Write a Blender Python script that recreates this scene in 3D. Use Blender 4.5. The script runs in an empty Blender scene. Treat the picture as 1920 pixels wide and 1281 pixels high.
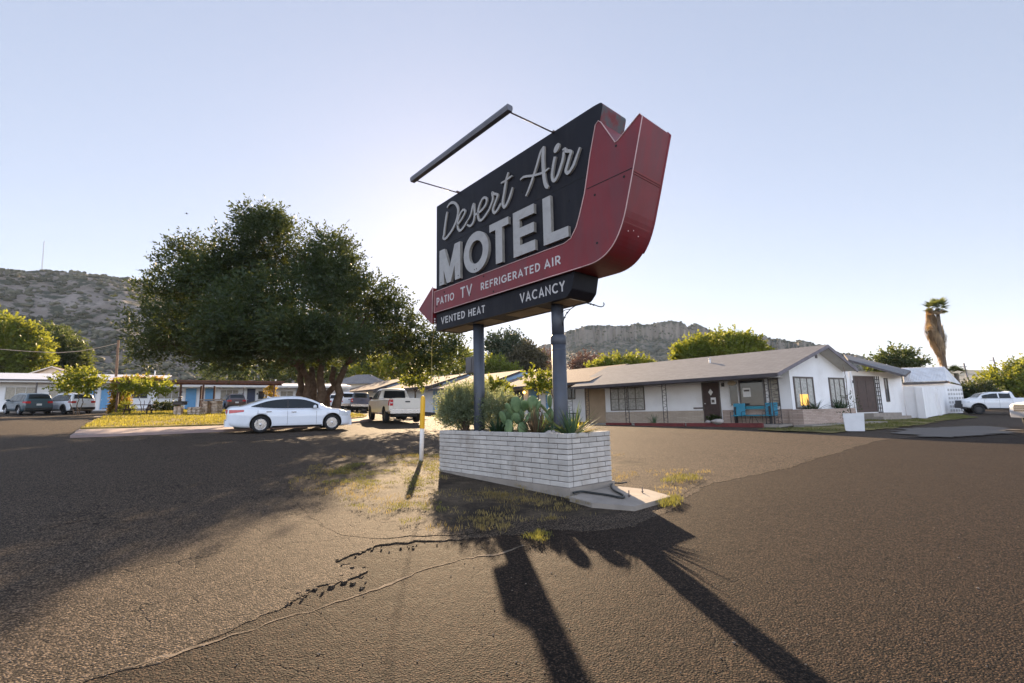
import bpy, bmesh, math, random
import numpy as np
from math import sin, cos, radians, pi, sqrt, atan2, hypot, degrees
from mathutils import Matrix, Vector, noise as mnoise

random.seed(7); RNG = np.random.default_rng(11)
SC = bpy.context.scene
COL = SC.collection

# ------------------------------------------------------------------ camera
PITCH = math.atan(133/890.0); ROLL = radians(1.16); FPX = 890.0; CAMH = 1.5
_f = Vector((0, cos(PITCH), sin(PITCH))); _u0 = Vector((0, -sin(PITCH), cos(PITCH))); _r0 = Vector((1, 0, 0))
_rt = _r0*cos(ROLL) - _u0*sin(ROLL); _up = _u0*cos(ROLL) + _r0*sin(ROLL)
cd = bpy.data.cameras.new("camera"); cam = bpy.data.objects.new("camera", cd); COL.objects.link(cam)
cd.sensor_width = 36.0; cd.lens = FPX/1920*36; cd.clip_start = 0.05; cd.clip_end = 20000
cam.matrix_world = Matrix(((_rt.x, _up.x, -_f.x, 0), (_rt.y, _up.y, -_f.y, 0), (_rt.z, _up.z, -_f.z, CAMH), (0, 0, 0, 1)))
SC.camera = cam

# ------------------------------------------------------------------ sky and sun
SUN_EL = radians(21.4); SUN_AZ = radians(-7.9)          # azimuth from +Y towards +X
w = bpy.data.worlds.new("World"); SC.world = w; w.use_nodes = True
nt = w.node_tree; nt.nodes.clear()
out = nt.nodes.new('ShaderNodeOutputWorld'); bg = nt.nodes.new('ShaderNodeBackground'); sky = nt.nodes.new('ShaderNodeTexSky')
sky.sky_type = 'NISHITA'; sky.sun_disc = False; sky.sun_elevation = SUN_EL; sky.sun_rotation = SUN_AZ
sky.air_density = 1.0; sky.dust_density = 0.25; sky.ozone_density = 2.0; sky.altitude = 900
bg.inputs['Strength'].default_value = 0.132
gm = nt.nodes.new('ShaderNodeGamma'); gm.inputs[1].default_value = 0.48          # compressed like the bright, low contrast sky of the photograph
tn = nt.nodes.new('ShaderNodeMix'); tn.data_type = 'RGBA'; tn.blend_type = 'MULTIPLY'; tn.inputs[0].default_value = 1; tn.inputs[7].default_value = (1.05, 0.955, 0.97, 1)
nt.links.new(sky.outputs[0], gm.inputs[0]); nt.links.new(gm.outputs[0], tn.inputs[6]); 
# sky opposite the sun, out of view, brightened as added fill for shaded faces
tcw = nt.nodes.new('ShaderNodeTexCoord'); dp_ = nt.nodes.new('ShaderNodeVectorMath'); dp_.operation = 'DOT_PRODUCT'; dp_.inputs[1].default_value = (sin(SUN_AZ), cos(SUN_AZ), 0)
nt.links.new(tcw.outputs['Generated'], dp_.inputs[0])
rw = nt.nodes.new('ShaderNodeMapRange'); rw.interpolation_type = 'SMOOTHSTEP'; rw.inputs['From Min'].default_value = .15; rw.inputs['From Max'].default_value = -.7; rw.inputs['To Min'].default_value = 1.0; rw.inputs['To Max'].default_value = 2.6
nt.links.new(dp_.outputs['Value'], rw.inputs['Value'])
sc_ = nt.nodes.new('ShaderNodeVectorMath'); sc_.operation = 'SCALE'; nt.links.new(tn.outputs[2], sc_.inputs[0]); nt.links.new(rw.outputs[0], sc_.inputs['Scale'])
nt.links.new(sc_.outputs[0], bg.inputs['Color']); nt.links.new(bg.outputs[0], out.inputs['Surface'])
sl = bpy.data.lights.new("sun", 'SUN'); sl.energy = 5.0; sl.angle = radians(0.55); sl.color = (1.0, 0.74, 0.47)
so = bpy.data.objects.new("sun", sl); COL.objects.link(so)
_sd = Vector((sin(SUN_AZ)*cos(SUN_EL), cos(SUN_AZ)*cos(SUN_EL), sin(SUN_EL)))
so.rotation_euler = _sd.to_track_quat('Z', 'Y').to_euler()
so.location = (0, 0, 60)

SC.view_settings.view_transform = 'Standard'; SC.view_settings.look = 'None'
SC.view_settings.exposure = 1.75; SC.view_settings.gamma = 1.0; SC.view_settings.use_curve_mapping = False
SC.render.engine = 'CYCLES'
SC.cycles.max_bounces = 6; SC.cycles.diffuse_bounces = 3; SC.cycles.glossy_bounces = 3
SC.cycles.transmission_bounces = 4; SC.cycles.transparent_max_bounces = 6
SC.cycles.use_denoising = True
SC.cycles.sample_clamp_indirect = 6.0

# ------------------------------------------------------------------ pixel -> world helpers (measured in the 1920x1281 photograph)
GX, GY = -0.02013, 0.034777
def ray(px, py): return _f + _rt*((px-960)/FPX) - _up*((py-640.5)/FPX)
CAMP = Vector((0, 0, CAMH))
def _sat(t, a=62.0, b=26.0):
    s = 1 if t >= 0 else -1; t = abs(t)
    return s*(t if t < a else a + b*math.tanh((t-a)/b))
def _dip(x, y):
    # the yard in front of the office is flatter than the rest of the slope
    u = (x-14.81)*-.682+(y-24.6)*.731; w_ = (x-14.81)*.731+(y-24.6)*.682
    if u < -2 or u > 60: return 0.0
    a = .44*max(0, min(1, u/12)) * (1 if u < 22 else max(0, 1-(u-22)/30))
    return -a*(math.exp(-(w_/7.0)**2) if w_ < 0 else 1.0 if w_ < 12 else math.exp(-((w_-12)/8)**2))
def zg(x, y): return GX*_sat(x) + GY*_sat(y) + _dip(x, y)
def gp(px, py, dz=0.0):
    d = ray(px, py); t = (dz-CAMH)/(d.z-GX*d.x-GY*d.y); p = CAMP + d*t
    return p
def onp(px, py, p0, n):
    d = ray(px, py); return CAMP + d*((Vector(p0)-CAMP).dot(n)/d.dot(n))
def atd(px, py, dist):
    d = ray(px, py); return CAMP + d*(dist/d.dot(_f))
def gxy(x, y, dz=0.0): return Vector((x, y, zg(x, y)+dz))

# ------------------------------------------------------------------ materials
MATS = {}
def _n(nt, t): return nt.nodes.new(t)
def pmat(name, col, rough=0.7, metal=0.0, var=0.12, vscale=3.0, bump=0.0, bscale=30.0, spec=0.5, col2=None, coat=0.0, dirt=None, dscale=0.8, dlo=0.5, dhi=0.72, isl=0.0, streak=0.0):
    """principled surface with noise driven tone, optional second colour in patches, optional bump"""
    if name in MATS: return MATS[name]
    m = bpy.data.materials.new(name); m.use_nodes = True; t = m.node_tree; t.nodes.clear()
    o = _n(t, 'ShaderNodeOutputMaterial'); p = _n(t, 'ShaderNodeBsdfPrincipled'); t.links.new(p.outputs[0], o.inputs['Surface'])
    tc = _n(t, 'ShaderNodeTexCoord'); no = _n(t, 'ShaderNodeTexNoise'); no.inputs['Scale'].default_value = vscale; no.inputs['Detail'].default_value = 6
    t.links.new(tc.outputs['Object'], no.inputs['Vector'])
    mx = _n(t, 'ShaderNodeMix'); mx.data_type = 'RGBA'
    c = list(col)
    a = [min(1, k*(1-var)) for k in c]; b = [min(1, k*(1+var)) for k in (col2 or c)]
    mx.inputs[6].default_value = (*a, 1); mx.inputs[7].default_value = (*b, 1)
    mr = _n(t, 'ShaderNodeMapRange'); mr.inputs['From Min'].default_value = .3; mr.inputs['From Max'].default_value = .7
    t.links.new(no.outputs['Fac'], mr.inputs['Value']); t.links.new(mr.outputs[0], mx.inputs[0])
    last = mx.outputs[2]
    if dirt:
        n2 = _n(t, 'ShaderNodeTexNoise'); n2.inputs['Scale'].default_value = dscale; n2.inputs['Detail'].default_value = 9; n2.inputs['Roughness'].default_value = .65
        t.links.new(tc.outputs['Object'], n2.inputs['Vector'])
        if streak > 0:                                 # rain streaks: the noise is drawn out downwards
            mp = _n(t, 'ShaderNodeMapping'); mp.inputs['Scale'].default_value = (streak, streak, .18*streak); t.links.new(tc.outputs['Object'], mp.inputs['Vector']); t.links.new(mp.outputs[0], n2.inputs['Vector'])
        r2 = _n(t, 'ShaderNodeMapRange'); r2.inputs['From Min'].default_value = dlo; r2.inputs['From Max'].default_value = dhi
        t.links.new(n2.outputs['Fac'], r2.inputs['Value'])
        m2 = _n(t, 'ShaderNodeMix'); m2.data_type = 'RGBA'; m2.inputs[7].default_value = (*dirt, 1)
        t.links.new(last, m2.inputs[6]); t.links.new(r2.outputs[0], m2.inputs[0]); last = m2.outputs[2]
    if isl > 0:                                        # every separate piece (brick, board) its own tone
        ge = _n(t, 'ShaderNodeNewGeometry'); ri = _n(t, 'ShaderNodeMapRange'); ri.inputs['To Min'].default_value = 1-isl; ri.inputs['To Max'].default_value = 1+isl
        t.links.new(ge.outputs['Random Per Island'], ri.inputs['Value']); sc = _n(t, 'ShaderNodeVectorMath'); sc.operation = 'SCALE'
        t.links.new(last, sc.inputs[0]); t.links.new(ri.outputs[0], sc.inputs['Scale']); last = sc.outputs[0]
    t.links.new(last, p.inputs['Base Color'])
    p.inputs['Roughness'].default_value = rough; p.inputs['Metallic'].default_value = metal
    p.inputs['Specular IOR Level'].default_value = spec; p.inputs['Coat Weight'].default_value = coat
    p.inputs['Coat Roughness'].default_value = 0.05
    if bump > 0:
        nb = _n(t, 'ShaderNodeTexNoise'); nb.inputs['Scale'].default_value = bscale; nb.inputs['Detail'].default_value = 5
        t.links.new(tc.outputs['Object'], nb.inputs['Vector'])
        bp = _n(t, 'ShaderNodeBump'); bp.inputs['Strength'].default_value = bump; bp.inputs['Distance'].default_value = 0.02
        t.links.new(nb.outputs['Fac'], bp.inputs['Height']); t.links.new(bp.outputs[0], p.inputs['Normal'])
    MATS[name] = m; return m

def leafmat(name, col, trans, tw=0.45, var=0.35, vscale=1.2, rough=0.55, spec=0.3):
    if name in MATS: return MATS[name]
    m = bpy.data.materials.new(name); m.use_nodes = True; t = m.node_tree; t.nodes.clear()
    o = _n(t, 'ShaderNodeOutputMaterial'); p = _n(t, 'ShaderNodeBsdfPrincipled'); tr = _n(t, 'ShaderNodeBsdfTranslucent'); ms = _n(t, 'ShaderNodeMixShader')
    tc = _n(t, 'ShaderNodeTexCoord'); no = _n(t, 'ShaderNodeTexNoise'); no.inputs['Scale'].default_value = vscale; no.inputs['Detail'].default_value = 4
    t.links.new(tc.outputs['Object'], no.inputs['Vector'])
    ge = _n(t, 'ShaderNodeNewGeometry')
    ad = _n(t, 'ShaderNodeMath'); ad.operation = 'MULTIPLY_ADD'; ad.inputs[1].default_value = .35; t.links.new(ge.outputs['Random Per Island'], ad.inputs[0]); t.links.new(no.outputs['Fac'], ad.inputs[2])
    mr = _n(t, 'ShaderNodeMapRange'); mr.inputs['From Min'].default_value = .4; mr.inputs['From Max'].default_value = .95
    t.links.new(ad.outputs[0], mr.inputs['Value'])
    for tgt, c in ((p.inputs['Base Color'], col), (tr.inputs['Color'], trans)):
        mx = _n(t, 'ShaderNodeMix'); mx.data_type = 'RGBA'
        mx.inputs[6].default_value = (*[k*(1-var) for k in c], 1); mx.inputs[7].default_value = (*[min(1, k*(1+var)) for k in c], 1)
        t.links.new(mr.outputs[0], mx.inputs[0]); t.links.new(mx.outputs[2], tgt)
    p.inputs['Roughness'].default_value = rough; p.inputs['Specular IOR Level'].default_value = spec
    ms.inputs[0].default_value = tw
    t.links.new(p.outputs[0], ms.inputs[1]); t.links.new(tr.outputs[0], ms.inputs[2]); t.links.new(ms.outputs[0], o.inputs['Surface'])
    MATS[name] = m; return m

def emit(name, col, s):
    if name in MATS: return MATS[name]
    m = bpy.data.materials.new(name); m.use_nodes = True; p = m.node_tree.nodes['Principled BSDF']
    p.inputs['Base Color'].default_value = (*col, 1); p.inputs['Emission Color'].default_value = (*col, 1); p.inputs['Emission Strength'].default_value = s
    MATS[name] = m; return m

def glassmat(name, col=(0.02, 0.025, 0.03), rough=0.04, alpha=1.0):
    m = pmat(name, col, rough=rough, var=.05, spec=.6)
    return m

# ------------------------------------------------------------------ objects
def tag(o, label=None, cat=None, group=None, kind=None):
    if label: o['label'] = label
    if cat: o['category'] = cat
    if group: o['group'] = group
    if kind: o['kind'] = kind
    return o
def frame(origin, ang=0.0, tilt=None):
    m = Matrix.Translation(Vector(origin)) @ Matrix.Rotation(ang, 4, 'Z')
    return m
def thing(name, label, cat, mat=None, group=None):
    o = bpy.data.objects.new(name, None); COL.objects.link(o); o.empty_display_size = .2
    if mat is not None: o.matrix_world = mat
    XF[o.name] = mat.copy() if mat is not None else Matrix.Identity(4)
    return tag(o, label, cat, group)

class MB:
    """collects shapes; build() links them as ONE mesh object"""
    def __init__(s): s.v = []; s.f = []; s.m = []; s.sm = []
    def add(s, vs, fs, mi=0, sm=False):
        b = len(s.v); s.v += [tuple(x) for x in vs]; s.f += [tuple(b+i for i in f) for f in fs]
        s.m += [mi]*len(fs); s.sm += [sm]*len(fs); return s
    def box(s, c, d, mi=0, rz=0.0, mat=None, bev=0.0):
        x, y, z = d[0]/2, d[1]/2, d[2]/2
        if bev > 0:
            b = min(bev, x*.9, y*.9, z*.9); vs = []
            for sx in (-1, 1):
                for sy in (-1, 1):
                    for sz in (-1, 1):
                        vs += [(sx*x, sy*(y-b), sz*(z-b)), (sx*(x-b), sy*y, sz*(z-b)), (sx*(x-b), sy*(y-b), sz*z)]
            bm = bmesh.new()
            for q in vs: bm.verts.new(q)
            r = bmesh.ops.convex_hull(bm, input=bm.verts); bm.verts.index_update()
            vs = [tuple(v.co) for v in bm.verts]; fs = [[v.index for v in f.verts] for f in bm.faces]; bm.free()
        else:
            vs = [(-x, -y, -z), (x, -y, -z), (x, y, -z), (-x, y, -z), (-x, -y, z), (x, -y, z), (x, y, z), (-x, y, z)]
            fs = [(0, 3, 2, 1), (4, 5, 6, 7), (0, 1, 5, 4), (1, 2, 6, 5), (2, 3, 7, 6), (3, 0, 4, 7)]
        M = Matrix.Translation(Vector(c)) @ (mat.to_4x4() if mat is not None else Matrix.Rotation(rz, 4, 'Z'))
        return s.add([M @ Vector(q) for q in vs], fs, mi)
    def bx(s, a, b, mi=0):
        return s.box([(a[i]+b[i])/2 for i in range(3)], [abs(b[i]-a[i]) for i in range(3)], mi)
    def prism(s, poly, axis, a, b, mi=0, mside=None):
        """extrude a 2-D polygon; axis 'y': poly=(x,z) from y=a to y=b; 'x': (y,z); 'z': (x,y)"""
        def P(q, t):
            if axis == 'y': return (q[0], t, q[1])
            if axis == 'x': return (t, q[0], q[1])
            return (q[0], q[1], t)
        n = len(poly); vs = [P(q, a) for q in poly] + [P(q, b) for q in poly]
        s.add(vs, [tuple(range(n))[::-1], tuple(range(n, 2*n))], mi)
        k = len(s.v)-2*n
        for i in range(n):
            j = (i+1) % n; s.f.append((k+i, k+j, k+n+j, k+n+i)); s.m.append(mi if mside is None else mside); s.sm.append(False)
        return s
    def quad(s, a, b, c, d, mi=0): return s.add([a, b, c, d], [(0, 1, 2, 3)], mi)
    def slab(s, pts, t, mi=0, mside=None, mbot=None):
        """polygon given by 3-D points, thickened straight down by t"""
        n = len(pts); pts = [Vector(p) for p in pts]; dn = Vector((0, 0, -t))
        k = len(s.v); s.v += [tuple(p) for p in pts] + [tuple(p+dn) for p in pts]
        s.f.append(tuple(range(k, k+n))); s.f.append(tuple(range(k+2*n-1, k+n-1, -1))); s.m += [mi, mbot if mbot is not None else mi if mside is None else mside]; s.sm += [False]*2
        for i in range(n):
            j = (i+1) % n; s.f.append((k+i, k+n+i, k+n+j, k+j)); s.m.append(mi if mside is None else mside); s.sm.append(False)
        return s
    def tube(s, pts, r, n=8, mi=0, cap=True, sm=True):
        pts = [Vector(p) for p in pts]; m = len(pts)
        rs = r if isinstance(r, (list, tuple)) else [r]*m
        k = len(s.v); up = None
        for i, p in enumerate(pts):
            d = (pts[min(i+1, m-1)]-pts[max(i-1, 0)])
            if d.length < 1e-9: d = Vector((0, 0, 1))
            d.normalize()
            if up is None: up = Vector((1, 0, 0)) if abs(d.x) < .8 else Vector((0, 1, 0))
            a = (up - d*up.dot(d)); a = a.normalized() if a.length > 1e-6 else d.orthogonal().normalized(); b = d.cross(a); up = a
            for j in range(n):
                t = 2*pi*j/n; s.v.append(tuple(p+(a*cos(t)+b*sin(t))*rs[i]))
        for i in range(m-1):
            for j in range(n):
                j2 = (j+1) % n; s.f.append((k+i*n+j, k+i*n+j2, k+(i+1)*n+j2, k+(i+1)*n+j)); s.m.append(mi); s.sm.append(sm)
        if cap:
            s.f.append(tuple(range(k+n-1, k-1, -1))); s.f.append(tuple(range(k+(m-1)*n, k+m*n))); s.m += [mi]*2; s.sm += [False]*2
        return s
    def cyl(s, c, r, h, n=16, mi=0, axis='z'):
        d = {'z': (0, 0, h), 'x': (h, 0, 0), 'y': (0, h, 0)}[axis]
        return s.tube([c, Vector(c)+Vector(d)], r, n, mi)
    def lathe(s, prof, n=24, mi=0, axis='z', c=(0, 0, 0), sm=True, closed=False):
        """prof = [(radius, height)...]"""
        k = len(s.v); m = len(prof); c = Vector(c)
        for (r, h) in prof:
            for j in range(n):
                t = 2*pi*j/n; q = (r*cos(t), r*sin(t), h)
                if axis == 'y': q = (r*cos(t), h, r*sin(t))
                if axis == 'x': q = (h, r*cos(t), r*sin(t))
                s.v.append(tuple(c+Vector(q)))
        for i in range(m if closed else m-1):
            i2 = (i+1) % m
            for j in range(n):
                j2 = (j+1) % n; s.f.append((k+i*n+j, k+i*n+j2, k+i2*n+j2, k+i2*n+j)); s.m.append(mi); s.sm.append(sm)
        return s
    def sphere(s, c, r, n=12, m=8, mi=0, jit=0.0):
        r = r if isinstance(r, (tuple, list)) else (r, r, r); k = len(s.v); c = Vector(c)
        for i in range(m+1):
            a = -pi/2 + pi*i/m
            for j in range(n):
                t = 2*pi*j/n; q = Vector((cos(a)*cos(t), cos(a)*sin(t), sin(a)))
                if jit: q *= 1 + jit*mnoise.noise(Vector((q.x*1.7+c.x*3, q.y*1.7+c.y*3, q.z*1.7+c.z)))
                s.v.append(tuple(c+Vector((q.x*r[0], q.y*r[1], q.z*r[2]))))
        for i in range(m):
            for j in range(n):
                j2 = (j+1) % n; s.f.append((k+i*n+j, k+i*n+j2, k+(i+1)*n+j2, k+(i+1)*n+j)); s.m.append(mi); s.sm.append(True)
        return s
    def mesh(s, name, mats, fix=True):
        me = bpy.data.meshes.new(name); me.from_pydata(s.v, [], s.f)
        for m in (mats if isinstance(mats, (list, tuple)) else [mats]): me.materials.append(m)
        me.polygons.foreach_set('material_index', s.m); me.polygons.foreach_set('use_smooth', s.sm)
        if fix:
            bm = bmesh.new(); bm.from_mesh(me); bmesh.ops.recalc_face_normals(bm, faces=bm.faces); bm.to_mesh(me); bm.free()
        me.update(); return me
    def xf(s, M):
        s.v = [tuple(M @ Vector(q)) for q in s.v]; return s
    def build(s, name, mats, parent=None, mat=None, fix=True):
        o = bpy.data.objects.new(name, s.mesh(name, mats, fix)); COL.objects.link(o)
        if parent is not None: o.parent = parent
        if mat is not None: o.matrix_local = mat
        return o
def part(name, mb, mats, parent, F=None, **k):
    if F is not None: mb.xf(XF[parent.name].inverted() @ F)
    return mb.build(name, mats, parent, **k)
XF = {}

def npmesh(name, V, F, mats, parent=None, smooth=False, mi=None):
    """fast mesh from numpy arrays; F is (n,3) or (n,4)"""
    V = np.asarray(V, np.float32); F = np.asarray(F, np.int32); me = bpy.data.meshes.new(name); k = F.shape[1]
    me.vertices.add(len(V)); me.vertices.foreach_set('co', V.ravel())
    me.loops.add(F.size); me.loops.foreach_set('vertex_index', F.ravel())
    me.polygons.add(len(F)); me.polygons.foreach_set('loop_start', np.arange(0, F.size, k, dtype=np.int32))
    if smooth: me.polygons.foreach_set('use_smooth', np.ones(len(F), bool))
    for m in (mats if isinstance(mats, (list, tuple)) else [mats]): me.materials.append(m)
    if mi is not None: me.polygons.foreach_set('material_index', np.asarray(mi, np.int32))
    me.update(calc_edges=True); me.validate()
    o = bpy.data.objects.new(name, me); COL.objects.link(o)
    if parent is not None: o.parent = parent
    return o

def copy_tree(o, parent=None):
    c = o.copy(); COL.objects.link(c); c.parent = parent
    for ch in list(o.children): copy_tree(ch, c)
    return c
# ------------------------------------------------------------------ ground
def lin_coords(breaks):
    out = []
    for (a, b, st) in breaks: out += list(np.arange(a, b, st))
    return np.array(out+[breaks[-1][1]])
def asphalt(name, cA, cB, chip, rough, crack=1.0, chips=0.5, bumpd=0.012, scale=85, soil=False):
    m = bpy.data.materials.new(name); m.use_nodes = True; t = m.node_tree; t.nodes.clear(); L = t.links.new
    o = _n(t, 'ShaderNodeOutputMaterial'); p = _n(t, 'ShaderNodeBsdfPrincipled'); L(p.outputs[0], o.inputs['Surface'])
    tc = _n(t, 'ShaderNodeTexCoord'); co = tc.outputs['Object']
    def noise(s, d=6, r=.55):
        n = _n(t, 'ShaderNodeTexNoise'); n.inputs['Scale'].default_value = s; n.inputs['Detail'].default_value = d; n.inputs['Roughness'].default_value = r; L(co, n.inputs['Vector']); return n.outputs['Fac']
    def rng(v, a, b, c=0, d=1):
        n = _n(t, 'ShaderNodeMapRange'); n.inputs['From Min'].default_value = a; n.inputs['From Max'].default_value = b; n.inputs['To Min'].default_value = c; n.inputs['To Max'].default_value = d; L(v, n.inputs['Value']); return n.outputs[0]
    def mix(f, a, b):
        n = _n(t, 'ShaderNodeMix'); n.data_type = 'RGBA'
        if isinstance(f, float): n.inputs[0].default_value = f
        else: L(f, n.inputs[0])
        for i, q in ((6, a), (7, b)):
            if isinstance(q, tuple): n.inputs[i].default_value = (*q, 1)
            else: L(q, n.inputs[i])
        return n.outputs[2]
    def mul(a, b):
        n = _n(t, 'ShaderNodeMath'); n.operation = 'MULTIPLY'
        for i, q in ((0, a), (1, b)):
            if isinstance(q, (int, float)): n.inputs[i].default_value = q
            else: L(q, n.inputs[i])
        return n.outputs[0]
    base = mix(rng(noise(.35, 8, .65), .36, .66), cA, cB)
    base = mix(rng(noise(.09, 5, .6), .55, .75, 0, .5), base, tuple(k*.72 for k in cA))
    vo = _n(t, 'ShaderNodeTexVoronoi'); vo.inputs['Scale'].default_value = scale; L(co, vo.inputs['Vector'])
    cellcol = _n(t, 'ShaderNodeSeparateColor'); L(vo.outputs['Color'], cellcol.inputs[0])
    stone = rng(vo.outputs['Distance'], .15, .62, 1, 0)
    g1 = _n(t, 'ShaderNodeMath'); g1.operation = 'POWER'; L(cellcol.outputs[0], g1.inputs[0]); g1.inputs[1].default_value = 2.0
    dark = mix(.80, base, (0.008, 0.007, 0.006))
    base = mix(g1.outputs[0], dark, mix(chips, base, chip))
    vo2 = _n(t, 'ShaderNodeTexVoronoi'); vo2.inputs['Scale'].default_value = scale*2.3; L(co, vo2.inputs['Vector'])
    c2_ = _n(t, 'ShaderNodeSeparateColor'); L(vo2.outputs['Color'], c2_.inputs[0])
    base = mix(mul(rng(c2_.outputs[0], .82, .95), .6), base, chip)
    base = mix(mul(rng(stone, .0, .45, 1, 0), .75), base, (0.008, 0.007, 0.006))
    # cracks: thin web of cell borders, only in patches
    wv = _n(t, 'ShaderNodeTexNoise'); wv.inputs['Scale'].default_value = 1.7; wv.inputs['Detail'].default_value = 5; L(co, wv.inputs['Vector'])
    va = _n(t, 'ShaderNodeMix'); va.data_type = 'VECTOR'; va.inputs[0].default_value = .42; L(co, va.inputs[4]); L(wv.outputs['Color'], va.inputs[5])
    vc = _n(t, 'ShaderNodeTexVoronoi'); vc.feature = 'DISTANCE_TO_EDGE'; vc.inputs['Scale'].default_value = 3.4; L(va.outputs[1], vc.inputs['Vector'])
    ck = rng(vc.outputs['Distance'], .0, .022, 1, 0)
    ck = mul(mul(ck, rng(noise(1.1, 5), .5, .62)), crack)
    base = mix(ck, base, (0.008, 0.007, 0.007))
    if soil:                                            # bare soil that gives way to asphalt in an irregular margin
        at = _n(t, 'ShaderNodeAttribute'); at.attribute_name = 'soil'
        n1 = noise(2.2, 9, .65); n2 = noise(9, 8, .7)
        s1 = _n(t, 'ShaderNodeMath'); s1.operation = 'MULTIPLY_ADD'; L(n1, s1.inputs[0]); s1.inputs[1].default_value = 1.5; L(at.outputs['Fac'], s1.inputs[2])
        s2 = _n(t, 'ShaderNodeMath'); s2.operation = 'MULTIPLY_ADD'; L(n2, s2.inputs[0]); s2.inputs[1].default_value = .5; L(s1.outputs[0], s2.inputs[2])
        mk = rng(s2.outputs[0], 1.15, 1.45)
        sc = mix(rng(noise(1.3, 9, .68), .42, .62), (0.034, 0.027, 0.021), (0.115, 0.088, 0.060))
        sc = mix(rng(noise(26, 5, .7), .5, .62, 0, .7), sc, (0.02, 0.016, 0.013))
        base = mix(mk, base, sc)
    L(base, p.inputs['Base Color'])
    p.inputs['Roughness'].default_value = rough; p.inputs['Specular IOR Level'].default_value = .08
    h = mul(stone, 1.0)
    ad = _n(t, 'ShaderNodeMath'); ad.operation = 'SUBTRACT'; L(h, ad.inputs[0]); L(mul(ck, 2.2), ad.inputs[1])
    a2 = _n(t, 'ShaderNodeMath'); a2.operation = 'ADD'; L(ad.outputs[0], a2.inputs[0]); L(mul(noise(6, 6), 1.6), a2.inputs[1])
    bp = _n(t, 'ShaderNodeBump'); bp.inputs['Strength'].default_value = .6; bp.inputs['Distance'].default_value = bumpd
    L(a2.outputs[0], bp.inputs['Height']); L(bp.outputs[0], p.inputs['Normal'])
    MATS[name] = m; return m

A_WORN = asphalt('worn asphalt', (0.068, 0.053, 0.042), (0.104, 0.082, 0.066), (0.27, 0.20, 0.142), .8, crack=1.0, chips=.7, bumpd=.012, scale=70)
A_SOIL = asphalt('soil over worn asphalt', (0.068, 0.053, 0.042), (0.104, 0.082, 0.066), (0.27, 0.20, 0.142), .8, crack=1.0, chips=.7, bumpd=.012, scale=70, soil=True)
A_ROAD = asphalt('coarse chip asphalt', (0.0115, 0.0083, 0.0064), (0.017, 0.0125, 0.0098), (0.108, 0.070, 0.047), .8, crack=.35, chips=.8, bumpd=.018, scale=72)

xs = lin_coords([(-3000, -300, 150), (-300, -80, 14), (-80, -12, 1.2), (-12, 12, .15), (12, 80, 1.2), (80, 300, 14), (300, 3000, 150)])
ys = lin_coords([(-300, -20, 20), (-20, -2, 1.5), (-2, 22, .15), (22, 90, 1.2), (90, 400, 14), (400, 3300, 145)])
def bumpz(x, y):
    if abs(x) > 60 or y > 70 or y < -20: return 0
    return .022*mnoise.noise(Vector((x*.35, y*.35, 3.1))) + .004*mnoise.noise(Vector((x*.9, y*.9, 1.1)))
def edge_noise(pts, amp, step, seed=0):
    """subdivide a world polyline and roughen it sideways"""
    o = []
    for i in range(len(pts)-1):
        a, b = Vector(pts[i]), Vector(pts[i+1]); n = max(1, int((b-a).length/step))
        for k in range(n):
            p = a.lerp(b, k/n); d = (b-a).normalized()
            o.append(p + Vector((-d.y, d.x, 0))*amp*(mnoise.noise(Vector((p.x*1.1+seed, p.y*1.1, seed)))+.7*mnoise.noise(Vector((p.x*4+seed, p.y*4, seed)))+.7*mnoise.noise(Vector((p.x*11+seed, p.y*11, seed)))+.4*mnoise.noise(Vector((p.x*27+seed, p.y*27, seed)))))
    o.append(Vector(pts[-1])); return o
def sheet(name, outline, dz_, mat, skirt=0.0, grid=.35, kind='structure', label=None):
    """a thin surface lying on the ground inside an outline, following the slope; its edge may be a real step"""
    poly = [(p.x, p.y) for p in outline]
    bm = bmesh.new(); vs = [bm.verts.new((x, y, 0)) for x, y in poly]
    es = [bm.edges.new((vs[i], vs[(i+1) % len(vs)])) for i in range(len(vs))]
    bmesh.ops.triangle_fill(bm, use_beauty=True, use_dissolve=False, edges=es)
    bmesh.ops.triangulate(bm, faces=bm.faces)
    for _ in range(5):
        long = [e for e in bm.edges if e.calc_length() > max(grid*3, .05*hypot(*( (e.verts[0].co+e.verts[1].co)/2).xy)) and not e.is_boundary]
        if not long: break
        bmesh.ops.subdivide_edges(bm, edges=long, cuts=1); bmesh.ops.triangulate(bm, faces=bm.faces)
    bnd = [e for e in bm.edges if e.is_boundary]
    dz = dz_ if callable(dz_) else (lambda x, y: dz_)
    for v in bm.verts: v.co.z = zg(v.co.x, v.co.y)+bumpz(v.co.x, v.co.y)+dz(v.co.x, v.co.y)
    if skirt > 0:
        r = bmesh.ops.extrude_edge_only(bm, edges=bnd)
        for v in [q for q in r['geom'] if isinstance(q, bmesh.types.BMVert)]: v.co.z -= skirt
    bmesh.ops.recalc_face_normals(bm, faces=bm.faces)
    me = bpy.data.meshes.new(name); bm.to_mesh(me); bm.free()
    for pl in me.polygons:
        pl.use_smooth = False
    if sum(pl.normal.z*pl.area for pl in me.polygons) < 0: me.flip_normals()
    me.materials.append(mat); o = bpy.data.objects.new(name, me); COL.objects.link(o); tag(o, label, None, kind=kind); return o

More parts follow.
